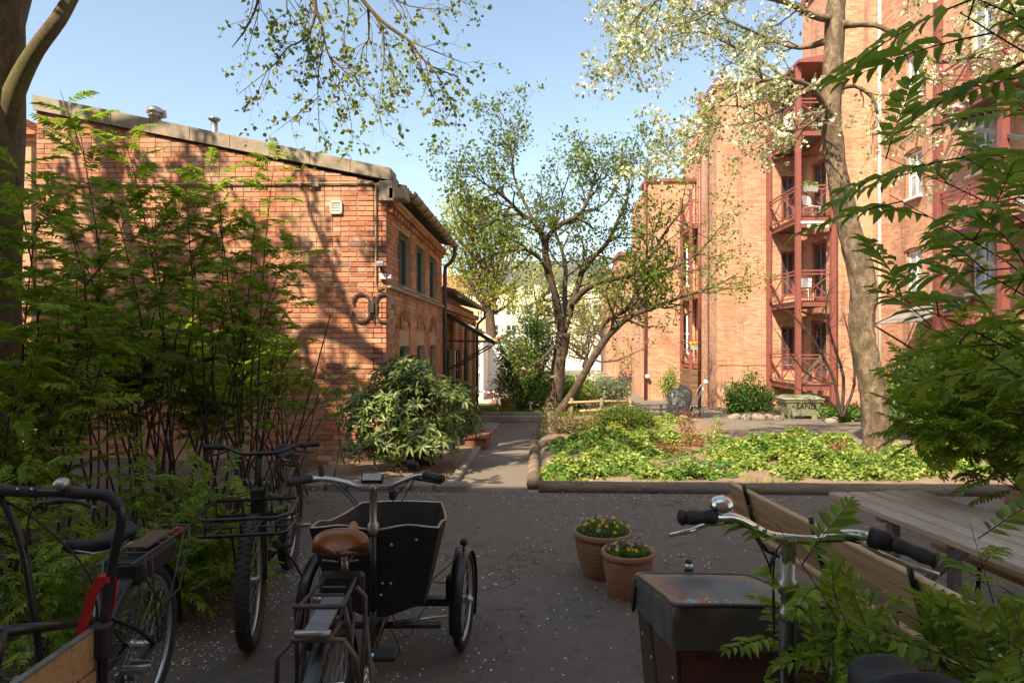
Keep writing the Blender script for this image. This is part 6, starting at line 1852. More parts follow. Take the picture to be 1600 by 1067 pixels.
# ---- city / utility bicycle -------------------------------------------------
def bicycle(label, loc, rz, wb=1.12, frame='green_black', front_rack=False, saddle_mat='black_matt', tyre='dusty_tyre', tr=.026, r=.34, knob=False, rear_rack='black_paint', battery=False, hb=True, group=None, spokes=28, kick=True, saddle_z=.93, syaw=0):
    global t_z
    t_z = r
    t = thing('bicycle', label, 'bicycle', loc, rz, group)
    wheel(t, 0, 0, r, tr, 0, spokes, tyre, knob); wheel(t, wb, 0, r, tr, .06, spokes, tyre, knob)
    bb = (.44, .29); ht = (wb - .20, .80); hbm = (wb - .155, .66); st_ = (.27, saddle_z - .12)
    m = MB(); P = lambda a, y=0: (a[0], y, a[1])
    m.tube([P(bb), P((bb[0] - .06, .50)), P((st_[0] + .03, .70))], .018, 10); m.tube([P(bb), P(hbm)], .022, 10); m.tube([P((.34, .60)), P(ht)], .018, 10); m.tube([P(ht), P(hbm)], .022, 10)
    for s in (-1, 1):
        m.tube([(bb[0], s * .03, bb[1]), (.2, s * .05, .31), (0, s * .062, r)], .010, 7); m.tube([(.33, s * .02, .62), (.12, s * .045, r + .12), (0, s * .062, r)], .009, 7)
    m.build('frame', M[frame], t)
    m = MB(); m.tube([P((st_[0] + .035, .66)), P(st_)], .014, 8); m.build('seat_post', M['black_paint'], t)
    m = MB()
    for s in (-1, 1): m.tube([(wb - .15, s * .035, .64), (wb - .11, s * .055, .60), (wb - .03, s * .062, r + .05), (wb, s * .062, r)], [.017, .017, .013, .010], 8)
    m.tube([(wb - .155, -.05, .645), (wb - .155, .05, .645)], .018, 8); m.build('fork', M[frame], t)
    saddle(t, st_[0], saddle_z, .27, .15, saddle_mat, .035, yaw=syaw)
    m = MB(); m.lathe([(.085, -.006), (.085, .006)], (bb[0], -.055, bb[1]), 'y', 22); m.tube([P(bb, -.075), P(bb, .075)], .014, 8)
    for s, a in ((-1, -.7), (1, PI - .7)):
        e = (bb[0] + .165 * math.cos(a), s * .09, bb[1] + .165 * math.sin(a)); m.bar((bb[0], s * .08, bb[1]), e, .022, .012)
    cr = m.build('crank', M['black_matt'], t)
    for s, a in ((-1, -.7), (1, PI - .7)):
        e = Vector((bb[0] + .165 * math.cos(a), s * .14, bb[1] + .165 * math.sin(a))); m = MB(); 
        m.box(e + Vector((.035, 0, 0)), (.012, .09, .02)); m.box(e - Vector((.035, 0, 0)), (.012, .09, .02)); m.tube([e - Vector((0, .05, 0)), e + Vector((0, .05, 0))], .011, 8); m.box(e + Vector((0, .044, 0)), (.08, .008, .018)); m.box(e - Vector((0, .044, 0)), (.08, .008, .018))
        m.build('pedal', M['worn_alu'], cr)
    mudguard(t, 0, 0, r + .022, 20, 190, w=.034); 
    if not front_rack: mudguard(t, wb, 0, r + .022, -5, 150, w=.034)
    if rear_rack:
        m = MB(); z0 = r * 2 + .085
        for y in (-.07, .07): m.tube([(.22, y, z0), (-.36, y, z0)], .006, 6); m.tube([(-.30, y, z0), (-.02, y * 1.15, r + .01)], .005, 6); m.tube([(.05, y, z0), (.0, y * 1.15, r + .01)], .005, 6)
        for x in (-.36, -.22, -.08, .06, .20): m.tube([(x, -.07, z0), (x, .07, z0)], .005, 6)
        for y in (-.085, .085): m.tube([(.14, y, z0), (.12, y, z0 - .10), (-.02, y, z0 - .26), (-.20, y, z0 - .26), (-.30, y, z0 - .08), (-.32, y, z0)], .005, 6)
        o = m.build('rear_rack', M[rear_rack], t)
        m = MB(); m.lathe([(.03, -.0), (.03, .02)], (-.40, 0, z0 - .04), 'x', 14); m.build('reflector', M['reflector'], o)
        if battery:
            m = MB(); m.box((-.06, 0, z0 - .075), (.36, .12, .11), None, .02); m.build('battery', M['black_matt'], t)
            m = MB(); m.box((-.10, 0, z0 + .012), (.26, .085, .010)); m.build('rack_board', M['dark_plank'], t)
    if hb:
        zb_ = 1.04; x0 = ht[0] - .03
        m = MB(); m.tube([(ht[0] + .0, 0, .78), (x0, 0, zb_ - .02)], .015, 10); m.tube([(x0, 0, zb_ - .02), (x0 + .05, 0, zb_)], .016, 8); m.build('stem', M['black_paint'], t)
        m = MB(); pts = [(x0 - .05, -.30, zb_ + .03), (x0 - .02, -.20, zb_ + .03), (x0 + .04, -.10, zb_ + .002), (x0 + .05, 0, zb_), (x0 + .04, .10, zb_ + .002), (x0 - .02, .20, zb_ + .03), (x0 - .05, .30, zb_ + .03)]
        m.tube([p for p, _ in smooth_path([(Vector(p), 1) for p in pts], 4)], .0125, 8); h = m.build('handlebar', M['black_paint'], t)
        for s in (-1, 1):
            grip(h, (x0 - .03, s * .22, zb_ + .03), (x0 - .055, s * .33, zb_ + .032), .017)
            lever(h, [(x0 - .0, s * .19, zb_ + .015), (x0 + .04, s * .23, zb_ - .0), (x0 + .03, s * .31, zb_ - .005)], 'black_matt')
            cable(h, [(x0 + .02, s * .18, zb_ + .01), (x0 + .14, s * .12, zb_ - .05), (x0 + .10, s * .03, zb_ - .25), (ht[0] + .05, s * .02, .66)])
            cable(h, [(x0 + .02, s * .15, zb_ + .01), (x0 + .12, s * .08, zb_ - .10), (x0 + .06, s * .02, zb_ - .28), (ht[0] + .0, s * .03, .55)])
    if front_rack:
        m = MB(); z0 = .69; xa, xb = wb - .14, wb + .26; w2 = .225
        for z in (z0,): 
            m.tube([(xa, -w2, z), (xb - .03, -w2, z), (xb, -w2 + .03, z), (xb, w2 - .03, z), (xb - .03, w2, z), (xa, w2, z), (xa, -w2, z)], .0105, 8)
        z = z0 + .09
        m.tube([(xa, -w2, z), (xb - .06, -w2 - .015, z), (xb + .02, -w2 + .05, z), (xb + .02, w2 - .05, z), (xb - .06, w2 + .015, z), (xa, w2, z), (xa, -w2, z)], .0095, 8)
        for y in (-.14, -.05, .05, .14): m.tube([(xa, y, z0), (xb, y, z0)], .006, 6)
        for x in (xa + .12, xa + .25): m.tube([(x, -w2, z0), (x, w2, z0)], .006, 6)
        for (x, y) in ((xa, -w2), (xa, w2), (xb, -w2 + .05), (xb, w2 - .05), (xa + .2, -w2), (xa + .2, w2), (xb, 0), (xa, -.08), (xa, .08)): m.tube([(x, y, z0), (x, y, z0 + .09)], .006, 6)
        for s in (-1, 1): m.tube([(wb + .1, s * .09, z0), (wb, s * .075, r)], .007, 6)
        m.build('front_rack', M['black_paint'], t)
        m = MB(); m.box((ht[0] + .01, 0, .74), (.07, .09, .20), None, .01); m.build('rack_mount', M['black_matt'], t)
    if kick:
        m = MB()
        for s in (-1, 1): m.tube([(.42, s * .02, .25), (.40, s * .09, .17), (.36, s * .13, .06), (.33, s * .16, .012), (.38, s * .18, .008)], [.011, .010, .009, .009, .008], 7)
        m.build('kickstand', M['black_matt'], t)
    m = MB(); m.tube([(bb[0], -.06, bb[1] + .07), (.2, -.06, r + .055), (0, -.06, r + .035)], .004, 5); m.tube([(bb[0], -.06, bb[1] - .07), (.2, -.06, r - .055), (0, -.06, r - .035)], .004, 5); m.build('chain', M['iron'], t)
    return t

hd_ = Vector((.20, -1.31))
bicycle('black utility bicycle with an empty tubular front rack and knobbly tyres facing the camera', (-1.86, 4.78, 0), math.atan2(-1.25, .27), 1.27, 'green_black', True, 'black_matt', 'dusty_tyre', .036, .36, True, 'green_black')
m = None
bicycle('black bicycle with a battery rear rack parked behind the wooden cargo box', (-1.77, 2.80, 0), math.atan2(-.99, .12), 1.08, 'black_paint', False, 'black_matt', 'dusty_tyre', .024, .345, False, 'worn_rack', True, False, syaw=-.8)
for i, (px, Y, rz, fr) in enumerate(((973, 35, .35, 'bike_blue'), (985, 35.4, .2, 'black_paint'), (994, 35.2, .5, 'plastic_grey'), (1001, 34.6, 1.2, 'black_paint'))):
    b = at(px - 8, 600, Y)
    bicycle(('small far bicycle, first of the row by the brick block', 'small far bicycle, second of the row by the brick block', 'grey far bicycle, third of the row by the brick block', 'far bicycle turned end-on beside the brown downpipe')[i], (b.x, Y, gz(Y)), rz, 1.05, fr, False, 'black_matt', 'rubber', .02, .34, False, 'black_paint', group='bicycles by the far brick block', spokes=12)

# ---- trike with black moulded box ---------------------------------------------
t_z = .33
T = thing('cargo_trike', 'black cargo tricycle with plain black box and tan brown saddle seen from behind', 'cargo trike', (-.735, 2.25, 0), math.atan2(1, -.05))
wheel(T, 0, 0, .33, .022, 0, 32, 'rubber'); mudguard(T, 0, 0, .352, 15, 200, w=.032)
t_z = .26
for s in (-1, 1):
    wheel(T, 1.30, s * .40, .26, .024, -.12, 28, 'rubber'); mudguard(T, 1.30, s * .40, .272, -40, 200, w=.034, yaw=-.12)
m = MB(); m.tube([(0, -.06, .33), (.3, -.04, .30)], .011, 7); m.tube([(0, .06, .33), (.3, .04, .30)], .011, 7); m.tube([(.30, 0, .28), (.55, 0, .24), (.9, 0, .27), (1.1, 0, .27)], .026, 10)
m.tube([(.34, 0, .28), (.27, 0, .60), (.24, 0, .78)], .020, 10)
for s in (-1, 1): m.tube([(.28, s * .02, .62), (.10, s * .05, .48), (0, s * .06, .33)], .010, 7)
m.tube([(1.0, -.3, .25), (1.0, .3, .25)], .018, 8); m.box((1.28, 0, .26), (.05, .72, .04)); m.tube([(.60, 0, .25), (.78, 0, .40), (.80, 0, .52)], .02, 8)
m.build('frame', M['black_paint'], T)
m = MB(); m.tube([(.24, 0, .74), (.225, 0, .885)], .014, 10); m.build('seat_post', M['worn_alu'], T)
m = MB(); m.lathe([(.022, .74), (.024, .77), (.018, .785)], (.236, 0, 0), n=14); m.build('seat_clamp', M['alu'], T)
saddle(T, .24, .965, .27, .22, 'leather', .080, nose=.22)
# box
def ringp(z_of, hw_r, hw_f, x0, x1, off=0):
    P = []; k = 18
    for i in range(k + 1): P.append((x0 + off, -hw_r + off + (2*hw_r - 2*off) * i / k))         # rear edge, right to left
    for i in range(1, k + 1):
        f = i / k; x = x0 + (x1 - x0 - 2*off) * f + off; hw = hw_r + (hw_f - hw_r) * f + (.03 * math.sin(PI * f)); P.append((x, hw - off))
    for i in range(1, k): P.append((x1 - off + .03 * math.sin(PI * i / k), (hw_f - off) * (1 - 2 * i / k)))
    for i in range(k, 0, -1):
        f = i / k; x = x0 + (x1 - x0 - 2*off) * f + off; hw = hw_r + (hw_f - hw_r) * f + (.03 * math.sin(PI * f)); P.append((x, -hw + off))
    return [(x, y, z_of(x, y)) for x, y in P]
def ztop(x, y):
    f = max(0, (x - .80) / .85); a = abs(y) / .31
    rear = .79 + .020 * math.sin(min(a, 1) * PI) ** 2 + .012 * a * a
    g = min(1, f * 2.2); g = g * g * (3 - 2 * g)
    return rear * (1 - g) + (.80 - .085 * math.sin(min(1, f) * PI * .62)) * g
top = ringp(ztop, .312, .25, .80, 1.62); bot = ringp(lambda x, y: .37 - .03 * math.cos(y / .24 * PI), .225, .17, .88, 1.52)
topi = ringp(lambda x, y: ztop(x, y) - .0, .312, .25, .80, 1.62, .014); boti = ringp(lambda x, y: .385 - .03 * math.cos(y / .24 * PI), .225, .17, .88, 1.52, .014)
n = len(top); m = MB(); V = top + bot + topi + boti; F = []
for i in range(n):
    j = (i + 1) % n
    F += [(i, i + n, j + n, j), (i + 2*n, j + 2*n, j + 3*n, i + 3*n)]
F.append(tuple(range(n, 2*n))); F.append(tuple(range(4*n - 1, 3*n - 1, -1)))
m.add(V, F); fix_normals(m.build('box', M['black_matt'], T))
m = MB(); mid = [((Vector(a) + Vector(b)) / 2 + Vector((0, 0, .002))) for a, b in zip(top, topi)]
m.tube(mid, .0068, 6, closed=True); m.build('rim_edge', M['worn_alu'], T)
for (y, z) in ((-.08, .72), (.09, .70), (-.20, .745), (.20, .75), (-.07, .52), (-.03, .52), (-.02, .46), (.12, .5)):
    m = MB(); f = (.80 - z) / .43; m.lathe([(.007, 0), (.007, -.006), (.003, -.008)], (.80 + .08 * f - .002, y, z), 'x', 10); m.build('bolt', M['alu'], T)
# steering column, bar and fittings
m = MB(); m.tube([(.775, 0, .42), (.775, 0, .80)], .017, 10); m.build('steering_column', M['black_paint'], T)
m = MB(); m.lathe([(.026, .785), (.027, .80), (.027, .83), (.020, .84), (.0175, .845), (.0175, .985), (.021, .99), (.021, 1.02), (.001, 1.022)], (.775, 0, 0), n=18); m.build('stem', M['worn_alu'], T)
m = MB(); pts = [(.60, -.325, 1.085), (.68, -.24, 1.085), (.745, -.14, 1.04), (.785, -.07, 1.005), (.79, 0, 1.0), (.785, .07, 1.005), (.745, .14, 1.04), (.68, .24, 1.07), (.60, .325, 1.07)]
m.tube([p for p, _ in smooth_path([(Vector(p), 1) for p in pts], 5)], .0125, 10); H = m.build('handlebar', M['alu'], T)
grip(H, (.66, -.26, 1.087), (.585, -.345, 1.086), .018); grip(H, (.66, .26, 1.073), (.585, .345, 1.070), .018)
m = MB(); m.box((.70, .225, 1.10), (.035, .02, .05), Euler((0, .4, .6)).to_matrix(), .005); m.build('thumb_shifter', M['black_matt'], H)
m = MB(); m.box((.72, -.20, 1.115), (.035, .05, .04), None, .01); m.sphere((.70, -.19, 1.13), .022, 10); m.build('horn', M['black_matt'], H)
m = MB(); m.box((.78, .005, 1.045), (.045, .105, .022), Euler((0, -.9, 0)).to_matrix(), .006); d_ = m.build('display', M['black_matt'], H)
m = MB(); m.box((.770, .005, 1.056), (.034, .088, .004), Euler((0, -.9, 0)).to_matrix()); d2 = m.build('screen', M['display_glass'], d_) if False else m.build('screen', M['display_glass'], H)
m = MB(); m.box((.77, -.095, .975), (.05, .035, .05), None, .008); m.build('headlight_switch', M['black_matt'], H)
for s in (-1, 1):
    lever(H, [(.70, s * .20, 1.065), (.72, s * .25, 1.05), (.66, s * .33, 1.05)], 'black_matt')
    cable(H, [(.74, s * .18, 1.05), (.80, s * .10, .95), (.80, s * .05, .85), (.79, s * .03, .80)]); cable(H, [(.73, s * .2, 1.05), (.86, s * .13, .93), (.84, s * .06, .83)])
# rear rack with lower shelf, battery and side loops
m = MB(); z0 = .80
m.tube([(-.10, .075, z0), (.17, .058, z0)], .0065, 7); m.tube([(-.10, -.075, z0), (.17, -.058, z0)], .0065, 7)
m.tube([(-.10, .095, z0), (-.10, -.078, z0)], .010, 8)
for x in (.0, .07, .17): m.tube([(x, .07 - .05 * (x + .1) / .3, z0), (x, -.07 + .05 * (x + .1) / .3, z0)], .0055, 6)
for s in (-1, 1):
    m.tube([(.10, s * .075, z0 - .01), (.11, s * .105, z0 - .05), (.08, s * .11, .60), (0, s * .10, .35)], .009, 8)
    m.tube([(-.08, s * .072, z0), (-.075, s * .09, z0 - .08), (-.03, s * .10, .34)], .0085, 8)
    m.tube([(-.13, s * .085, .70), (-.15, s * .13, .65), (-.12, s * .145, .46), (-.05, s * .145, .42), (.06, s * .14, .46), (.10, s * .11, .66)], .0085, 8)
m.tube([(-.13, .09, .70), (-.13, -.09, .70)], .009, 8)
m.build('rear_rack', M['worn_rack'], T)
m = MB(); m.box((.0, .012, .735), (.25, .075, .010), Euler((0, -.08, 0)).to_matrix()); m.build('battery_rail', M['plastic_grey'], T)
m = MB(); m.tube([(-.145, .072, .728), (-.145, -.045, .728)], .013, 10); m.build('rear_light', M['worn_alu'], T)
m = MB(); m.box((.19, 0, .77), (.055, .17, .085), None, .012); m.build('battery', M['black_matt'], T)
# transmission
m = MB(); m.lathe([(.09, -.006), (.09, .006)], (.36, -.06, .29), 'y', 24); m.tube([(.36, -.09, .29), (.36, .09, .29)], .014, 8); m.bar((.36, -.085, .29), (.30, -.09, .44), .024, .014); m.bar((.36, .085, .29), (.42, .09, .14), .024, .014); cr = m.build('crank', M['chrome'], T)
for e in (Vector((.30, -.145, .44)), Vector((.42, .145, .14))):
    m = MB(); m.box(e, (.085, .09, .022), None, .006); m.build('pedal', M['black_matt'], cr)
m = MB()
m.tube([(.45, -.066, .33), (.42, -.066, .385), (.3, -.066, .40), (0, -.066, .40), (-.05, -.066, .33), (0, -.066, .27), (.3, -.066, .20), (.44, -.066, .24), (.46, -.066, .30)], .012, 8)
m.build('chain_guard', M['chrome'], T)
# front end right wheel: brake, motor box, rod, ball on the mudguard
for s in (-1, 1):
    m = MB(); m.box((1.24, s * .335, .35), (.10, .06, .14), None, .02); m.tube([(1.30, s * .36, .26), (1.30, s * .30, .26)], .02, 8); m.build('brake_caliper', M['black_matt'], T)
    m = MB(); m.tube([(1.30, s * .34, .26), (1.28, s * .33, .40), (1.30, s * .36, .55)], .006, 6); m.build('mudguard_stay', M['black_paint'], T)
    cable(T, [(1.22, s * .30, .38), (1.16, s * .24, .42), (1.2, s * .34, .50), (1.28, s * .38, .56)])
m = MB(); m.tube([(1.28, -.40, .535), (1.28, -.40, .565)], .006, 6); m.sphere((1.28, -.40, .585), .022, 12); m.build('reflector_ball', M['black_matt'], T)
m = MB(); m.tube([(.98, -.06, .27), (1.17, -.37, .23)], .008, 7); m.build('steering_rod', M['alu'], T)
cable(T, [(.9, -.06, .36), (.93, -.14, .22), (1.05, -.20, .30), (1.1, -.26, .33)])
cable(T, [(.80, .02, .42), (.70, -.05, .25), (.82, -.12, .20), (.92, -.04, .30)])

# ---- right-hand trike with canvas-covered box -----------------------------------
T = thing('cargo_trike', 'red-brown cargo tricycle with a wet canvas box cover and wide chrome handlebar', 'cargo trike', (.67, .95, 0), PI / 2)
t_z = .33
wheel(T, 0, 0, .33, .022, 0, 28, 'rubber')
for s in (-1, 1): wheel(T, 1.45, s * .14, .23, .022, 0, 20, 'rubber')
X0, X1, HW = 1.045, 1.82, .226
m = MB()
def pan(a, b, c, d, t_):  # quad panel thickened along its normal
    a, b, c, d = map(Vector, (a, b, c, d)); n_ = (b - a).cross(d - a).normalized() * t_
    m.add([a, b, c, d, a + n_, b + n_, c + n_, d + n_], [(3,2,1,0),(4,5,6,7),(0,1,5,4),(1,2,6,5),(2,3,7,6),(3,0,4,7)])
pan((X0 + .03, HW - .03, .22), (X1 - .06, HW - .03, .22), (X1, HW, .66), (X0, HW, .86), -.015); pan((X0 + .03, -HW + .03, .22), (X1 - .06, -HW + .03, .22), (X1, -HW, .66), (X0, -HW, .86), .015)
pan((X0 + .028, -HW + .03, .22), (X0 + .028, HW - .03, .22), (X0 - .002, HW, .86), (X0 - .002, -HW, .86), -.015); pan((X1 - .058, -HW + .03, .22), (X1 - .058, HW - .03, .22), (X1 + .002, HW, .66), (X1 + .002, -HW, .66), .015)
m.box(((X0 + X1) / 2, 0, .215), (X1 - X0 - .1, 2 * HW - .07, .02)); m.build('box', M['redbrown_ply'], T)
for (x, z) in ((1.12, .62), (1.14, .40), (1.5, .5), (1.7, .5)):
    m = MB(); m.lathe([(.007, .226), (.007, .233)], (x, .0, z), 'y', 8); m.build('bolt', M['alu'], T)
# the canvas cover: sagging top with rolled edges and hanging flap
V = []; F = []; nx, ny = 26, 20
def cov(u, v):
    x = X0 - .022 + (X1 - X0 + .045) * u; y = -HW - .016 + (2 * HW + .032) * v
    edge = min(u * 6, (1 - u) * 6, v * 5, (1 - v) * 5, 1)
    z = .905 - .20 * u
    sag = .095 * math.sin(PI * min(1, u * 1.05)) ** .8 * math.sin(PI * v) ** .8
    wr = .004 * math.sin(u * 23 + v * 9) + .003 * math.sin(v * 31 + u * 5)
    return Vector((x, y, z - sag * edge + wr * edge - (.010 * (1 - edge))))
for i in range(nx + 1):
    for j in range(ny + 1): V.append(cov(i / nx, j / ny))
for i in range(nx):
    for j in range(ny): a = i * (ny + 1) + j; F.append((a, a + ny + 1, a + ny + 2, a + 1))
per = [(i, 0) for i in range(nx + 1)] + [(nx, j) for j in range(1, ny + 1)] + [(i, ny) for i in range(nx - 1, -1, -1)] + [(0, j) for j in range(ny - 1, 0, -1)]
b0 = len(V); cx_, cy_ = (X0 + X1) / 2, 0; drops = (.012, .04, .09, .135)
for d in drops:
    for k, (i, j) in enumerate(per):
        p = V[i * (ny + 1) + j]; o_ = Vector((p.x - cx_, p.y - cy_, 0)); o_.x *= .5; o_.normalize()
        dd = d if i != nx else d * .7
        V.append(p + o_ * (.010 + .004 * math.sin(k * .9)) * (1 if d > .02 else .7) - Vector((0, 0, dd)))
n = len(per)
for k in range(n):
    k2 = (k + 1) % n; a, b = per[k][0] * (ny+1) + per[k][1], per[k2][0] * (ny+1) + per[k2][1]
    F.append((a, b0 + k, b0 + k2, b))
    for r_ in range(3): F.append((b0 + r_*n + k, b0 + (r_+1)*n + k, b0 + (r_+1)*n + k2, b0 + r_*n + k2))
m = MB(); m.add(V, F, True); cv = fix_normals(m.build('canvas_cover', M['canvas'], T))
m = MB(); pts = [p for p, _ in smooth_path([(V[i * (ny+1) + j] + Vector((0, 0, .002)), 1) for (i, j) in per[::4] + [per[0]]], 3)]; m.tube(pts, .007, 6); m.build('piping', M['canvas'], cv)
# puddle and what lies in it
c = Vector(cov(.45, .62)); m = MB(); P_ = [c + Vector((.085 * math.cos(a), .085 * math.sin(a) * (1.1 + .2 * math.sin(3 * a)), .008)) for a in np.linspace(0, 2*PI, 22)[:-1]]; m.add(P_, [tuple(range(21))])
m.build('puddle', M['window_glass'], cv)
def bits(name, cnt_, sz, mat, seed, sp):
    r_ = np.random.RandomState(seed); P2 = np.array([tuple(c)]) + np.c_[r_.normal(0, sp, (cnt_, 2)), np.full(cnt_, .014)]
    me = leaf_mesh(name, P2, np.c_[r_.normal(0, 1, (cnt_, 2)), np.zeros(cnt_)], np.tile([0, 0, 1.], (cnt_, 1)), np.full(cnt_, sz), np.full(cnt_, sz * .7), 'diamond', mat); link_mesh(name, me, cv, False, 'stuff')
bits('petals', 30, .010, 'petal_white', 1, .045); bits('crumbs', 60, .005, 'leaf_dry', 2, .06)
m = MB(); m.bar((X1 - .1, HW + .03, .70), (X1 - .05, HW + .035, .58), .012, .05, up=(1, 0, 0)); m.bar((X1 - .3, HW + .012, .66), (X0 + .2, HW - .02, .15), .045, .006, up=(0, 1, 0)); m.build('strap', M['black_matt'], T)
m = MB(); m.lathe([(.020, .60), (.020, .70), (.016, .705), (.016, .735), (.012, .745), (.001, .747)], (X1 + .06, 0, 0), n=16); m.build('front_lamp', M['black_matt'], T)
m = MB(); m.lathe([(.0175, .706), (.0185, .712), (.0175, .730)], (X1 + .06, 0, 0), n=16); m.build('lamp_collar', M['alu'], T)
# frame, column, bar
m = MB(); m.tube([(0, 0, .33), (.35, 0, .30), (.75, 0, .35), (1.0, 0, .40)], .024, 10); m.tube([(.30, 0, .3), (.18, 0, .85)], .018, 10); m.tube([(.78, 0, .35), (.78, 0, .98)], .022, 12); m.build('frame', M['black_paint'], T)
m = MB(); m.tube([(.20, 0, .78), (.27, 0, .99)], .014, 10); m.build('seat_post', M['alu'], T)
m = MB(); m.lathe([(.022, .96), (.022, .985), (.017, .99), (.017, 1.03), (.024, 1.032), (.025, 1.065), (.018, 1.07), (.018, 1.13), (.001, 1.131)], (.78, 0, 0), n=20); m.bar((.78, 0, 1.11), (.765, 0, 1.185), .034, .03, bev=.006); m.build('stem', M['worn_alu'], T)
m = MB(); pts = [(.67, .297, 1.26), (.71, .205, 1.25), (.73, .145, 1.24), (.755, .065, 1.195), (.768, 0, 1.18), (.765, -.07, 1.178), (.735, -.13, 1.202), (.69, -.165, 1.21), (.65, -.205, 1.205), (.59, -.255, 1.19)]
m.tube([p for p, _ in smooth_path([(Vector(p), 1) for p in pts], 6)], .0125, 12); H = m.build('handlebar', M['chrome'], T)
grip(H, (.706, .215, 1.252), (.665, .305, 1.26), .0175); grip(H, (.65, -.205, 1.206), (.58, -.265, 1.188), .0175)
m = MB(); m.tube([(.685, -.168, 1.211), (.652, -.203, 1.207)], [.026, .024], 14); m.build('gear_shifter', M['black_matt'], H)
bell(H, (.715, .192, 1.280), .030)
lever(H, [(.72, .185, 1.235), (.74, .22, 1.225), (.71, .27, 1.215), (.685, .33, 1.21)], 'chrome', .006); lever(H, [(.70, -.16, 1.19), (.70, -.20, 1.165), (.65, -.25, 1.15), (.61, -.29, 1.145)], 'chrome', .006)
cable(H, [(.73, .18, 1.23), (.79, .10, 1.20), (.84, .02, 1.06), (.82, .02, .90)]); cable(H, [(.70, -.15, 1.19), (.76, -.10, 1.185), (.82, -.03, 1.14), (.80, -.03, 1.0)], .0028); cable(H, [(.70, -.15, 1.20), (.76, -.06, 1.17), (.80, .02, 1.14), (.80, .03, .95)], .0028)
saddle(T, .30, 1.068, .17, .19, 'black_matt', .055, nose=.75, y=-.035)
for s in (-1, 1):
    m = MB(); hl = [(.25 + .018 * math.cos(a * 2.2), s * .05 - .035 + .018 * math.sin(a * 2.2), .96 + a * .006) for a in np.linspace(0, 10, 40)]; m.tube(hl, .003, 5)
    m.build('saddle_spring', M['alu'], T)
m = MB(); 
for y in (-.07, .07): m.tube([(.02, y, .78), (-.42, y, .78)], .006, 6); m.tube([(-.2, y, .78), (0, y, .35)], .005, 6)
for x in (-.42, -.2, 0): m.tube([(x, -.07, .78), (x, .07, .78)], .005, 6)
m.build('rear_rack', M['black_paint'], T)

# ---- the wooden-box cargo bike at the left edge -----------------------------------
Yc = 2.15
T = thing('box_bike', 'push handle and pine box corner of a cargo bicycle cut off by the left edge', 'cargo bicycle', (-1.75, 2.2, 0))
def p2(px, py, Y=Yc): return at(px, py, Y)
m = MB(); pts = [p2(-130, 762), p2(0, 766), p2(80, 770), p2(150, 772), p2(172, 777), p2(186, 792), p2(189, 815), p2(180, 860), p2(168, 930), p2(162, 1000), p2(158, 1180)]
q = [a for a, _ in smooth_path([(p, 1) for p in pts], 4)]; m.tube(q, .0155, 12); hbar = m.build('push_handle', M['black_paint'], T, True)
m = MB(); m.tube([p2(-120, 762), p2(0, 766), p2(60, 769)], .0195, 12); m.build('grip_wrap', M['black_matt'], hbar)
m = MB(); q = [a for a, _ in smooth_path([(p, 1) for p in (p2(108, 771), p2(150, 772), p2(173, 777), p2(186, 793))], 4)]; m.tube(q, .0195, 12); m.build('grip_wrap', M['black_matt'], hbar)
for px in (28, 50):
    m = MB(); g = p2(px, 764, Yc - .02); m.lathe([(.004, 0), (.004, -.003)], g, 'y', 10); m.build('rivet', M['chrome'], hbar)
m = MB(); g = p2(97, 757, Yc - .01); m.lathe([(.020, -.012), (.024, 0), (.024, .012), (.016, .020), (.001, .021)], g, n=18, M=Euler((.5, 0, 0)).to_matrix()); m.build('bell', M['worn_alu'], hbar)
m = MB(); m.tube([p2(72, 785, Yc - .03), p2(92, 782, Yc - .04), p2(112, 782, Yc - .05), p2(130, 786, Yc - .06), p2(141, 791, Yc - .06)], [.010, .012, .007, .006, .008], 8); m.build('brake_lever', M['black_matt'], hbar)
cable(hbar, [p2(-10, 775), p2(40, 800), p2(100, 850), p2(140, 900), p2(152, 960), p2(148, 1000)], .004)
cable(hbar, [p2(72, 784), p2(48, 800), p2(42, 860), p2(55, 960), p2(62, 1040)], .0035)
m = MB(); q = [a for a, _ in smooth_path([(p, 1) for p in (p2(-6, 768), p2(14, 800), p2(36, 860), p2(50, 940), p2(60, 1010), p2(68, 1080))], 4)]; m.tube(q, [.012] * len(q), 8); m.build('frame_tube', M['black_paint'], T, True)
m = MB(); q0 = [p2(165, 900), p2(150, 925), p2(138, 965), p2(130, 1000)]; 
for a_, b_ in zip(q0, q0[1:]): m.bar(a_ + Vector((0, -.02, 0)), b_ + Vector((0, -.02, 0)), .035, .004, up=(0, 1, 0))
m.box(p2(166, 903) + Vector((0, 0, 0)), (.042, .042, .022)); q0 = [p2(168, 908), p2(165, 940), p2(156, 975)]
for a_, b_ in zip(q0, q0[1:]): m.bar(a_ + Vector((.012, .02, 0)), b_ + Vector((.012, .02, 0)), .02, .004, up=(0, 1, 0))
m.build('strap', M['red_strap'], T, True)
m = MB(); m.box(p2(157, 1000, Yc - .02) , (.062, .045, .115), None, .008); m.build('bracket', M['black_matt'], T, True)
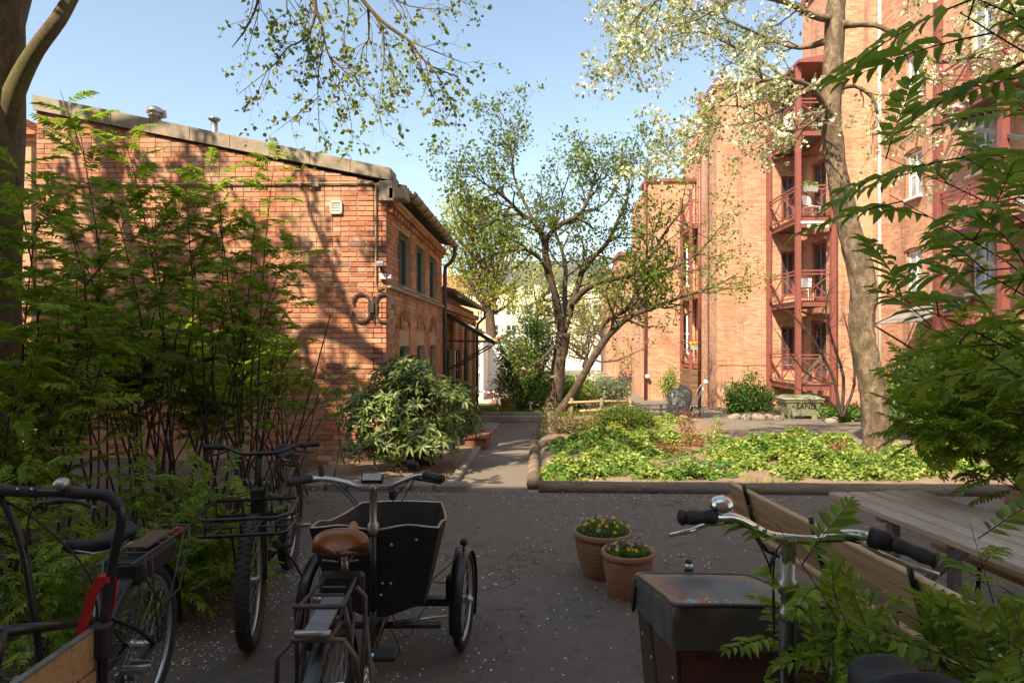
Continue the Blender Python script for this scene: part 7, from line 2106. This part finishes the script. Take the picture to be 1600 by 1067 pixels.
# pine side of the box, running toward the camera
a, b = p2(145, 992, 2.12), p2(-20, 1110, 1.55)
m = MB(); dirv = (b - a); m.bar(a - Vector((0, 0, .045)), b - Vector((0, 0, .045)), .018, .13, up=(0, 0, 1), bev=.003); m.build('side_board', M['box_pine'], T, True)
m = MB(); m.bar(a + Vector((0, 0, .022)), b + Vector((0, 0, .022)), .024, .006); m.build('edge_strip', M['alu'], T, True)
a2_, b2_ = p2(145, 992, 2.12) + Vector((.0, .012, -.03)), p2(60, 1010, 2.13)
m = MB(); m.box((a.x - .02, a.y + .03, a.z - .08), (.05, .05, .16), None, .004); m.build('corner_block', M['dark_plank'], T, True)
m = MB(); m.bar(a - Vector((0, 0, .19)), b - Vector((0, 0, .19)), .018, .13, up=(0, 0, 1), bev=.003); m.build('side_board', M['box_pine'], T, True)
tc = thing('canvas_sack', 'crumpled tan canvas lying under the wooden cargo box', 'sack', (p2(60, 1075, 2.5).x, 2.5, 0))
V = []; F = []; r_ = random.Random(4)
for j in range(9):
    for i in range(17):
        a = 2*PI*i/16; z = .36 * j / 8; R_ = (.17 if j < 7 else .17 - .07 * (j - 6)) * (1 + .10 * math.sin(5 * a + j) + .06 * math.sin(9 * a)); V.append((R_ * 1.3 * math.cos(a), R_ * math.sin(a), z + .01 * math.sin(7 * a)))
for j in range(8):
    for i in range(16): q = j*17+i; F.append((q, q+1, q+18, q+17))
m = MB(); m.add(V, F, True); m.build('cloth', M['tan_canvas'], tc)
m = MB(); m.tube([(-.12, 0, .30), (-.05, -.05, .37), (.08, -.03, .36), (.15, .02, .31)], .014, 6); m.build('rolled_edge', M['tan_canvas'], tc)
pl = thing('loose_pedal', 'silver metal pedal and crank near the ground at the bottom left', 'pedal', (p2(205, 1050, 2.6).x, 2.6, .33))
pl.location.z = at(205, 1050, 2.6).z
m = MB(); 
for y in (-.04, .04): m.box((0, y, 0), (.09, .008, .025), None, .002)
for x in (-.04, .04): m.box((x, 0, 0), (.01, .08, .022), None, .002)
m.tube([(0, -.05, 0), (0, .05, 0)], .010, 8); m.build('cage', M['alu'], pl)
m = MB(); m.bar((-.0, .06, 0), (-.10, .07, -.14), .024, .014, bev=.004); m.lathe([(.022, 0), (.022, .02)], (-.02, .055, 0), 'y', 12); m.build('crank_arm', M['alu'], pl)

# =================================================================== FURNITURE
def plank(name, t, x0, x1, y0, y1, z, th, mat, bev=.005):
    m = MB(); m.box((0, 0, 0), (x1 - x0, y1 - y0, th), None, bev); o = m.build(name, M[mat], t); o.location = ((x0+x1)/2, (y0+y1)/2, z); return o
# table: local x across, local y along (towards the camera)
ang = math.atan2(.155, .988)
T = thing('picnic_table', 'weathered plank picnic table top on grey steel legs', 'table', (1.84, 4.10, 0), ang)
# local -y runs toward the camera
for k in range(5):
    plank('plank', T, .0 + k * .126, .0 + k * .126 + .112, -1.95 + (.01 * (k % 2)), 0 - .008 * ((k * 7) % 3), .735, .036, 'table_wood')
for yy in (-.42, -1.50):
    m = MB(); m.box((.31, yy, .700), (.56, .05, .03)); m.build('cross_bar', M['plastic_grey'], T)
    for xx in (.12, .50):
        m = MB(); m.box((xx, yy, .342), (.05, .05, .683)); m.build('leg', M['plastic_grey'], T)
    m = MB(); m.box((.31, yy, .012), (.62, .06, .022)); m.build('foot', M['black_paint'], T)
    m = MB(); m.bar((.31, yy + .03, .30), (.31, yy + (.35 if yy < -1 else -.35), .66), .035); m.build('brace', M['plastic_grey'], T)
def bench(label, loc, rz, flip=1, L=1.95):
    t = thing('park_bench', label, 'bench', loc, rz, 'benches at the picnic table')
    tilt = .28 * flip
    for k, z in enumerate((.60, .735)):
        m = MB(); m.box((0, 0, 0), (.034, L, .125), None, .006); o = m.build('back_plank', M['bench_wood'], t)
        o.location = (-flip * (z - .45) * .29, -L / 2, z); o.rotation_euler = (0, -tilt, 0)
    for k in range(3):
        o = plank('seat_plank', t, 0, .125, -L, 0, .435, .036, 'bench_wood'); o.location.x = flip * (.115 + k * .133)
    for yy in (-.30, -1.02, -1.70):
        m = MB(); q = [(-flip * .115, .84), (-flip * .085, .72), (-flip * .03, .52), (flip * .03, .44), (flip * .10, .405), (flip * .42, .405)]
        for (a_, b_) in zip(q, q[1:]): m.bar((a_[0] - flip * .024 * (a_[1] > .5), yy, a_[1] - .005), (b_[0] - flip * .024 * (b_[1] > .5), yy, b_[1] - .005), .045, .010, up=(0, 1, 0)) if False else m.tube([(a_[0] - flip * .03, yy, a_[1]), (b_[0] - flip * .03, yy, b_[1])], .013, 8)
        m.build('bracket', M['black_paint'], t)
        m = MB(); q = [(flip * .38, .40), (flip * .40, .12), (flip * .38, .03), (flip * .28, .013), (flip * .05, .013), (-flip * .03, .05), (-flip * .02, .20), (flip * .04, .40)]
        m.tube([p for p, _ in smooth_path([(Vector((x, yy, z)), 1) for x, z in q], 3)], .013, 8); m.build('leg', M['plastic_grey'] if yy < -.5 else M['black_paint'], t)
    return t
bench('wooden bench with backrest left of the picnic table beside the right cargo trike', (1.355, 4.22, 0), ang * .85, 1)
bench('wooden bench with backrest on the far right side of the picnic table', (2.90, 4.15, 0), ang * .9, -1)
m = MB()

# pots
def pot(label, px, py, R_, H, mat, seed, ribs):
    g = gnd(px, py); g.y += R_ * .7; t = thing('plant_pot', label, 'flower pot', (g.x, g.y, 0))
    prof = []; n = 26
    for i in range(n + 1):
        u = i / n; rad = R_ * (.66 + .34 * math.sin(u * PI * .5) ** .85)
        if ribs: rad += .0025 * math.sin(u * n * 2.4)
        prof.append((rad, H * .86 * u))
    prof += [(R_ * 1.045, H * .865), (R_ * 1.07, H * .90), (R_ * 1.06, H * .97), (R_ * 1.03, H), (R_ * .98, H * .99), (R_ * .93, H * .93), (R_ * .92, H * .88)]
    m = MB(); m.lathe(prof, n=40); m.build('pot', M[mat], t)
    m = MB(); m.lathe([(R_ * .925, H * .885), (R_ * .5, H * .92), (.001, H * .93)], n=24); m.build('soil', M['potting_soil'], t)
    if not ribs:
        m = MB(); m.lathe([(R_ * .90, H * .60), (R_ * .922, H * .615), (R_ * .93, H * .64), (R_ * .925, H * .66)], n=40); m.build('band', M[mat], t)
    return t, g
def pansies(label, g, R_, H, seed, tall, pal='petal_purple'):
    r_ = np.random.RandomState(seed); t = thing('pansies', label, 'flowers', (g.x, g.y, H * .9))
    n = 900; a = r_.uniform(0, 2*PI, n); q = R_ * .98 * np.sqrt(r_.uniform(0, 1, n)); z = r_.uniform(0, tall, n) * (1.1 - q / R_ * .6)
    P_ = np.c_[q * np.cos(a), q * np.sin(a), z]
    me = leaf_mesh('leaves', P_, r_.normal(0, 1, (n, 3)), np.c_[r_.normal(0, .5, (n, 2)), np.ones(n)], r_.uniform(.018, .035, n), r_.uniform(.009, .016, n), 'leaf', 'leaf_cover_dark'); link_mesh('leaves', me, t, False, 'stuff')
    for k in range(34):
        a = r_.uniform(0, 2*PI); q = R_ * r_.uniform(.1, 1.02); col = ('petal_yellow', pal, 'petal_yellow', 'petal_pink')[r_.randint(4)]
        c = Vector((q * math.cos(a), q * math.sin(a), tall * (1.12 - .6 * q / R_) + r_.uniform(-.01, .02)))
        m = MB(); N = Vector((math.cos(a) * .6 + r_.normal(0, .2), math.sin(a) * .6 - .5, .8)).normalized(); X = N.orthogonal().normalized(); Y = N.cross(X)
        for j in range(5):
            w = 2*PI*j/5 + .3; d = X * math.cos(w) + Y * math.sin(w); e = X * math.cos(w + .55) + Y * math.sin(w + .55); f_ = X * math.cos(w - .55) + Y * math.sin(w - .55)
            s = .012 if col != 'petal_purple' else .0145
            m.add([c, c + f_ * s * .9 + N * .002, c + d * s * 1.25 + N * .001, c + e * s * .9 + N * .002], [(0, 1, 2, 3)])
        m.build('flower', M[col], t)
    return t
tp, g = pot('larger ribbed terracotta pot, left one of the pair on the asphalt', 945, 909, .20, .33, 'terracotta_ribbed', 1, True)
pansies('yellow and pink pansies growing in the larger ribbed pot', g, .185, .33, 3, .12, 'petal_yellow')
tp, g = pot('smaller smooth terracotta pot, right one of the pair on the asphalt', 985, 942, .165, .31, 'terracotta', 2, False)
pansies('dark purple and yellow pansies growing in the smaller pot', g, .145, .31, 4, .07)

# grit bin
g = gnd(1255, 655); T = thing('grit_bin', 'pale green plastic grit bin with the word SAND on its front', 'grit bin', (g.x, g.y + .3, g.z), .02)
def frustum(m, w0, d0, w1, d1, z0, z1):
    m.add([(-w0,-d0,z0),(w0,-d0,z0),(w0,d0,z0),(-w0,d0,z0),(-w1,-d1,z1),(w1,-d1,z1),(w1,d1,z1),(-w1,d1,z1)], [(0,3,2,1),(4,5,6,7),(0,1,5,4),(1,2,6,5),(2,3,7,6),(3,0,4,7)])
m = MB(); frustum(m, .40, .28, .52, .36, .10, .52); frustum(m, .555, .39, .565, .40, .515, .59); m.build('tub', M['sand_green'], T)
m = MB(); frustum(m, .59, .43, .57, .41, .592, .625); frustum(m, .57, .41, .40, .22, .626, .70); m.build('lid', M['sand_green'], T)
for (x, y) in ((-.34, -.22), (.34, -.22), (-.34, .22), (.34, .22)):
    m = MB(); frustum(m, .07, .06, .085, .07, 0, .12); o = m.build('leg', M['sand_green'], T); o.location = (x, y, 0)
for x in (-.40, .40):
    m = MB(); m.box((x, -.325, .30), (.04, .04, .36), Euler((-.12, 0, 0)).to_matrix()); m.build('rib', M['sand_green'], T)
fc = bpy.data.curves.new('lettering', 'FONT'); fc.body = 'SAND'; fc.size = .215; fc.extrude = .003; fc.align_x = 'CENTER'; fc.space_character = 1.06; fc.offset = .004
fo = bpy.data.objects.new('lettering_tmp', fc); C.objects.link(fo)
bpy.context.view_layer.update()
me = bpy.data.meshes.new_from_object(fo.evaluated_get(bpy.context.evaluated_depsgraph_get())); bpy.data.objects.remove(fo)
me.materials.clear(); me.materials.append(M['ink'])
lo = link_mesh('lettering', me, T); lo.location = (.06, -.402, .40); lo.rotation_euler = (R(90), 0, 0); lo.location.y = -.372; lo.rotation_euler = (R(90 - 14), 0, 0)
lo.location = (.06, -.329, .315); lo.rotation_euler = (R(100.8), 0, 0)
m = MB(); m.add([(-.36, -.342, .38), (-.28, -.352, .43), (-.30, -.337, .345)], [(0, 1, 2)]); m.build('arrow_mark', M['ink'], T)

# rocks at the road edge
for i, (px, py) in enumerate(((1148, 655), (1166, 656), (1184, 656), (1202, 655), (1068, 655), (1215, 657), (1300, 661))):
    g = gnd(px, py); m = MB(); r_ = random.Random(i); m.sphere((0, 0, .05), .17, 10, (r_.uniform(.8, 1.4), .7, r_.uniform(.5, .8)))
    m.v = [(x * (1 + .12 * math.sin(9 * y + i)), y * (1 + .12 * math.sin(11 * x)), z + .02 * math.sin(13 * x + i)) for x, y, z in m.v]
    o = m.build('edge_stone', M['stone']); o.location = g
    tag(o, ('first rounded stone left of the wall shrub', 'second rounded stone under the wall shrub', 'broad stone under the wall shrub', 'last stone before the grit bin', 'lone stone at the foot of the covered bicycle', 'small stone tucked beside the grit bin', 'stone to the right of the grit bin')[i], 'stone', 'stones along the road edge')

# tarpaulin-covered bicycle by the wall
g = gnd(1066, 652); T = thing('covered_bike', 'grey tarpaulin pulled over a cargo bicycle by the rust red downpipe', 'covered bicycle', (g.x, g.y + .4, g.z), .1)
V = []; F = []; r_ = random.Random(3)
for j in range(11):
    for i in range(25):
        a = 2*PI*i/24; u = j / 10; z = .12 + .75 * u + .07 * math.sin(a * 2 + 1) * u
        R1 = (.42 - .06 * u) * (1 if j < 9 else (.75 if j == 9 else .05)); V.append((R1 * math.cos(a) * (1 + .06 * math.sin(6 * a + j * .4)), R1 * .75 * math.sin(a) * (1 + .08 * math.sin(8 * a)), z + (.05 * math.cos(a) if j > 7 else 0)))
for j in range(10):
    for i in range(24): q = j*25+i; F.append((q, q+1, q+26, q+25))
m = MB(); m.add(V, F, True); m.build('tarpaulin', M['tarp_grey'], T)
m = MB(); m.tube([(.12, -.42, .1), (.45, -.40, .85), (.55, -.38, 1.0)], .018, 6); m.tube([(.25, -.42, .1), (.62, -.38, .95), (.55, -.38, 1.0)], .018, 6); m.tube([(.62, -.38, .95), (.62, -.38, .08)], .018, 6); m.build('handle_frame', M['white_paint'], T)
for x in (-.05, .35):
    m = MB(); m.tube([(x + .16 * math.cos(2*PI*i/20), -.44, .16 + .16 * math.sin(2*PI*i/20)) for i in range(20)], .018, 6, closed=True); m.build('wheel', M['black_matt'], T)

# bits on the lawn and the far yard
g = gnd(791, 640); T = thing('terracotta_planter', 'square terracotta planter standing at the edge of the lawn', 'planter', g)
m = MB(); frustum(m, .16, .16, .20, .20, 0, .34); m.build('planter', M['terracotta'], T); m = MB(); frustum(m, .215, .215, .22, .22, .342, .40); m.build('rim', M['terracotta'], T)
for i, (px, py, h, lab) in enumerate(((772, 630, .55, 'red and white marker post beside the white house'), (777, 648, .5, 'red and white marker post on the lawn'))):
    g = gnd(px, py); T = thing('marker_post', lab, 'post', g)
    for k in range(4): m = MB(); m.lathe([(.035, k * h / 4), (.035, (k + 1) * h / 4 - .002)], n=10); m.build('band', M['white_paint' if k % 2 else 'red_strap'], T)
for i, (px, py, h, tl, lab) in enumerate(((816, 652, .50, .12, 'leaning dark iron post at the lawn edge'), (829, 652, .46, 0, 'upright dark iron post by the tree foot'), (1033, 655, .4, 0, 'short iron post left of the covered bicycle'))):
    g = gnd(px, py); T = thing('iron_post', lab, 'post', g); m = MB(); m.box((-tl * .5, 0, h / 2), (.05, .05, h), Euler((0, -tl * 1.5, 0)).to_matrix()); m.build('shaft', M['iron'], T); m = MB(); m.box((-tl, 0, h + .012), (.075, .075, .03)); m.build('cap', M['iron'], T)
a, b, c = gnd(772, 630), gnd(800, 632), gnd(745, 628)
T = thing('barrier_tape', 'red and white barrier tape strung past the white house', 'tape', a)
m = MB(); za = .48
pts = [c + Vector((0, 0, za)), a + Vector((0, 0, za - .02)), (a + b) / 2 + Vector((0, 0, za - .10)), b + Vector((0, 0, za - .05))]
for p_, q_2 in zip(pts, pts[1:]):
    for k in range(8):
        m2 = MB(); m2.bar(p_.lerp(q_2, k / 8), p_.lerp(q_2, (k + 1) / 8 - .004), .004, .06); m2.build('stripe', M['white_paint' if k % 2 else 'red_strap'], T, True)
g = gnd(806, 634); T = thing('tub', 'grey planting tub between the planter and the green shrub', 'tub', g); m = MB(); m.lathe([(.22, 0), (.30, .40), (.33, .41), (.33, .46), (.28, .45), (.26, .38)], n=20); m.build('tub_body', M['stone'], T); m = MB(); m.lathe([(.27, .39), (.001, .41)], n=16); m.build('soil', M['potting_soil'], T)
T = thing('rail_fence', 'low rustic rail fence of orange-brown poles behind the twiggy shrub', 'fence', gnd(935, 652))
for (a_, b_) in (((888, 629, 17), (990, 627, 17.4)), ((905, 642, 16.8), (970, 641, 17))):
    m = MB(); p, q = at(*a_), at(*b_); m.tube([p, (p + q) / 2 + Vector((0, 0, .02)), q], .032, 8); m.build('rail', M['bench_wood'], T, True)
for px in (893, 940, 985):
    p = at(px, 622, 17.1); m = MB(); m.tube([(p.x, 17.1, gz(17)), (p.x, 17.1, p.z)], .05, 8); m.build('post', M['log_wood'], T, True)
# small cloud, far off
cl = MAT['white_paint'].copy(); cl.name = 'cloud_wisp'
nt = cl.node_tree; nt.nodes.clear(); o_ = nt.nodes.new('ShaderNodeOutputMaterial'); pv = nt.nodes.new('ShaderNodeVolumePrincipled'); pv.inputs['Density'].default_value = .0009
tcn = nt.nodes.new('ShaderNodeTexCoord'); nz = noise(nt, tcn.outputs['Generated'], 2.6, 6, .7); ln = nt.nodes.new('ShaderNodeVectorMath'); ln.operation = 'DISTANCE'; ln.inputs[1].default_value = (.5, .5, .5); nt.links.new(tcn.outputs['Generated'], ln.inputs[0])
dn = math_n(nt, 'MULTIPLY', math_n(nt, 'MAXIMUM', math_n(nt, 'SUBTRACT', math_n(nt, 'SUBTRACT', nz, .30), math_n(nt, 'MULTIPLY', ln.outputs['Value'], .55)), 0), .035)
nt.links.new(dn, pv.inputs['Density']); nt.links.new(pv.outputs[0], o_.inputs['Volume'])
m = MB(); m.sphere((0, 0, 0), 1, 20); o = m.build('cloud', cl); o.location = at(722, 218, 1300); o.scale = (45, 40, 22); o['kind'] = 'structure'
print('objects', len(bpy.data.objects))
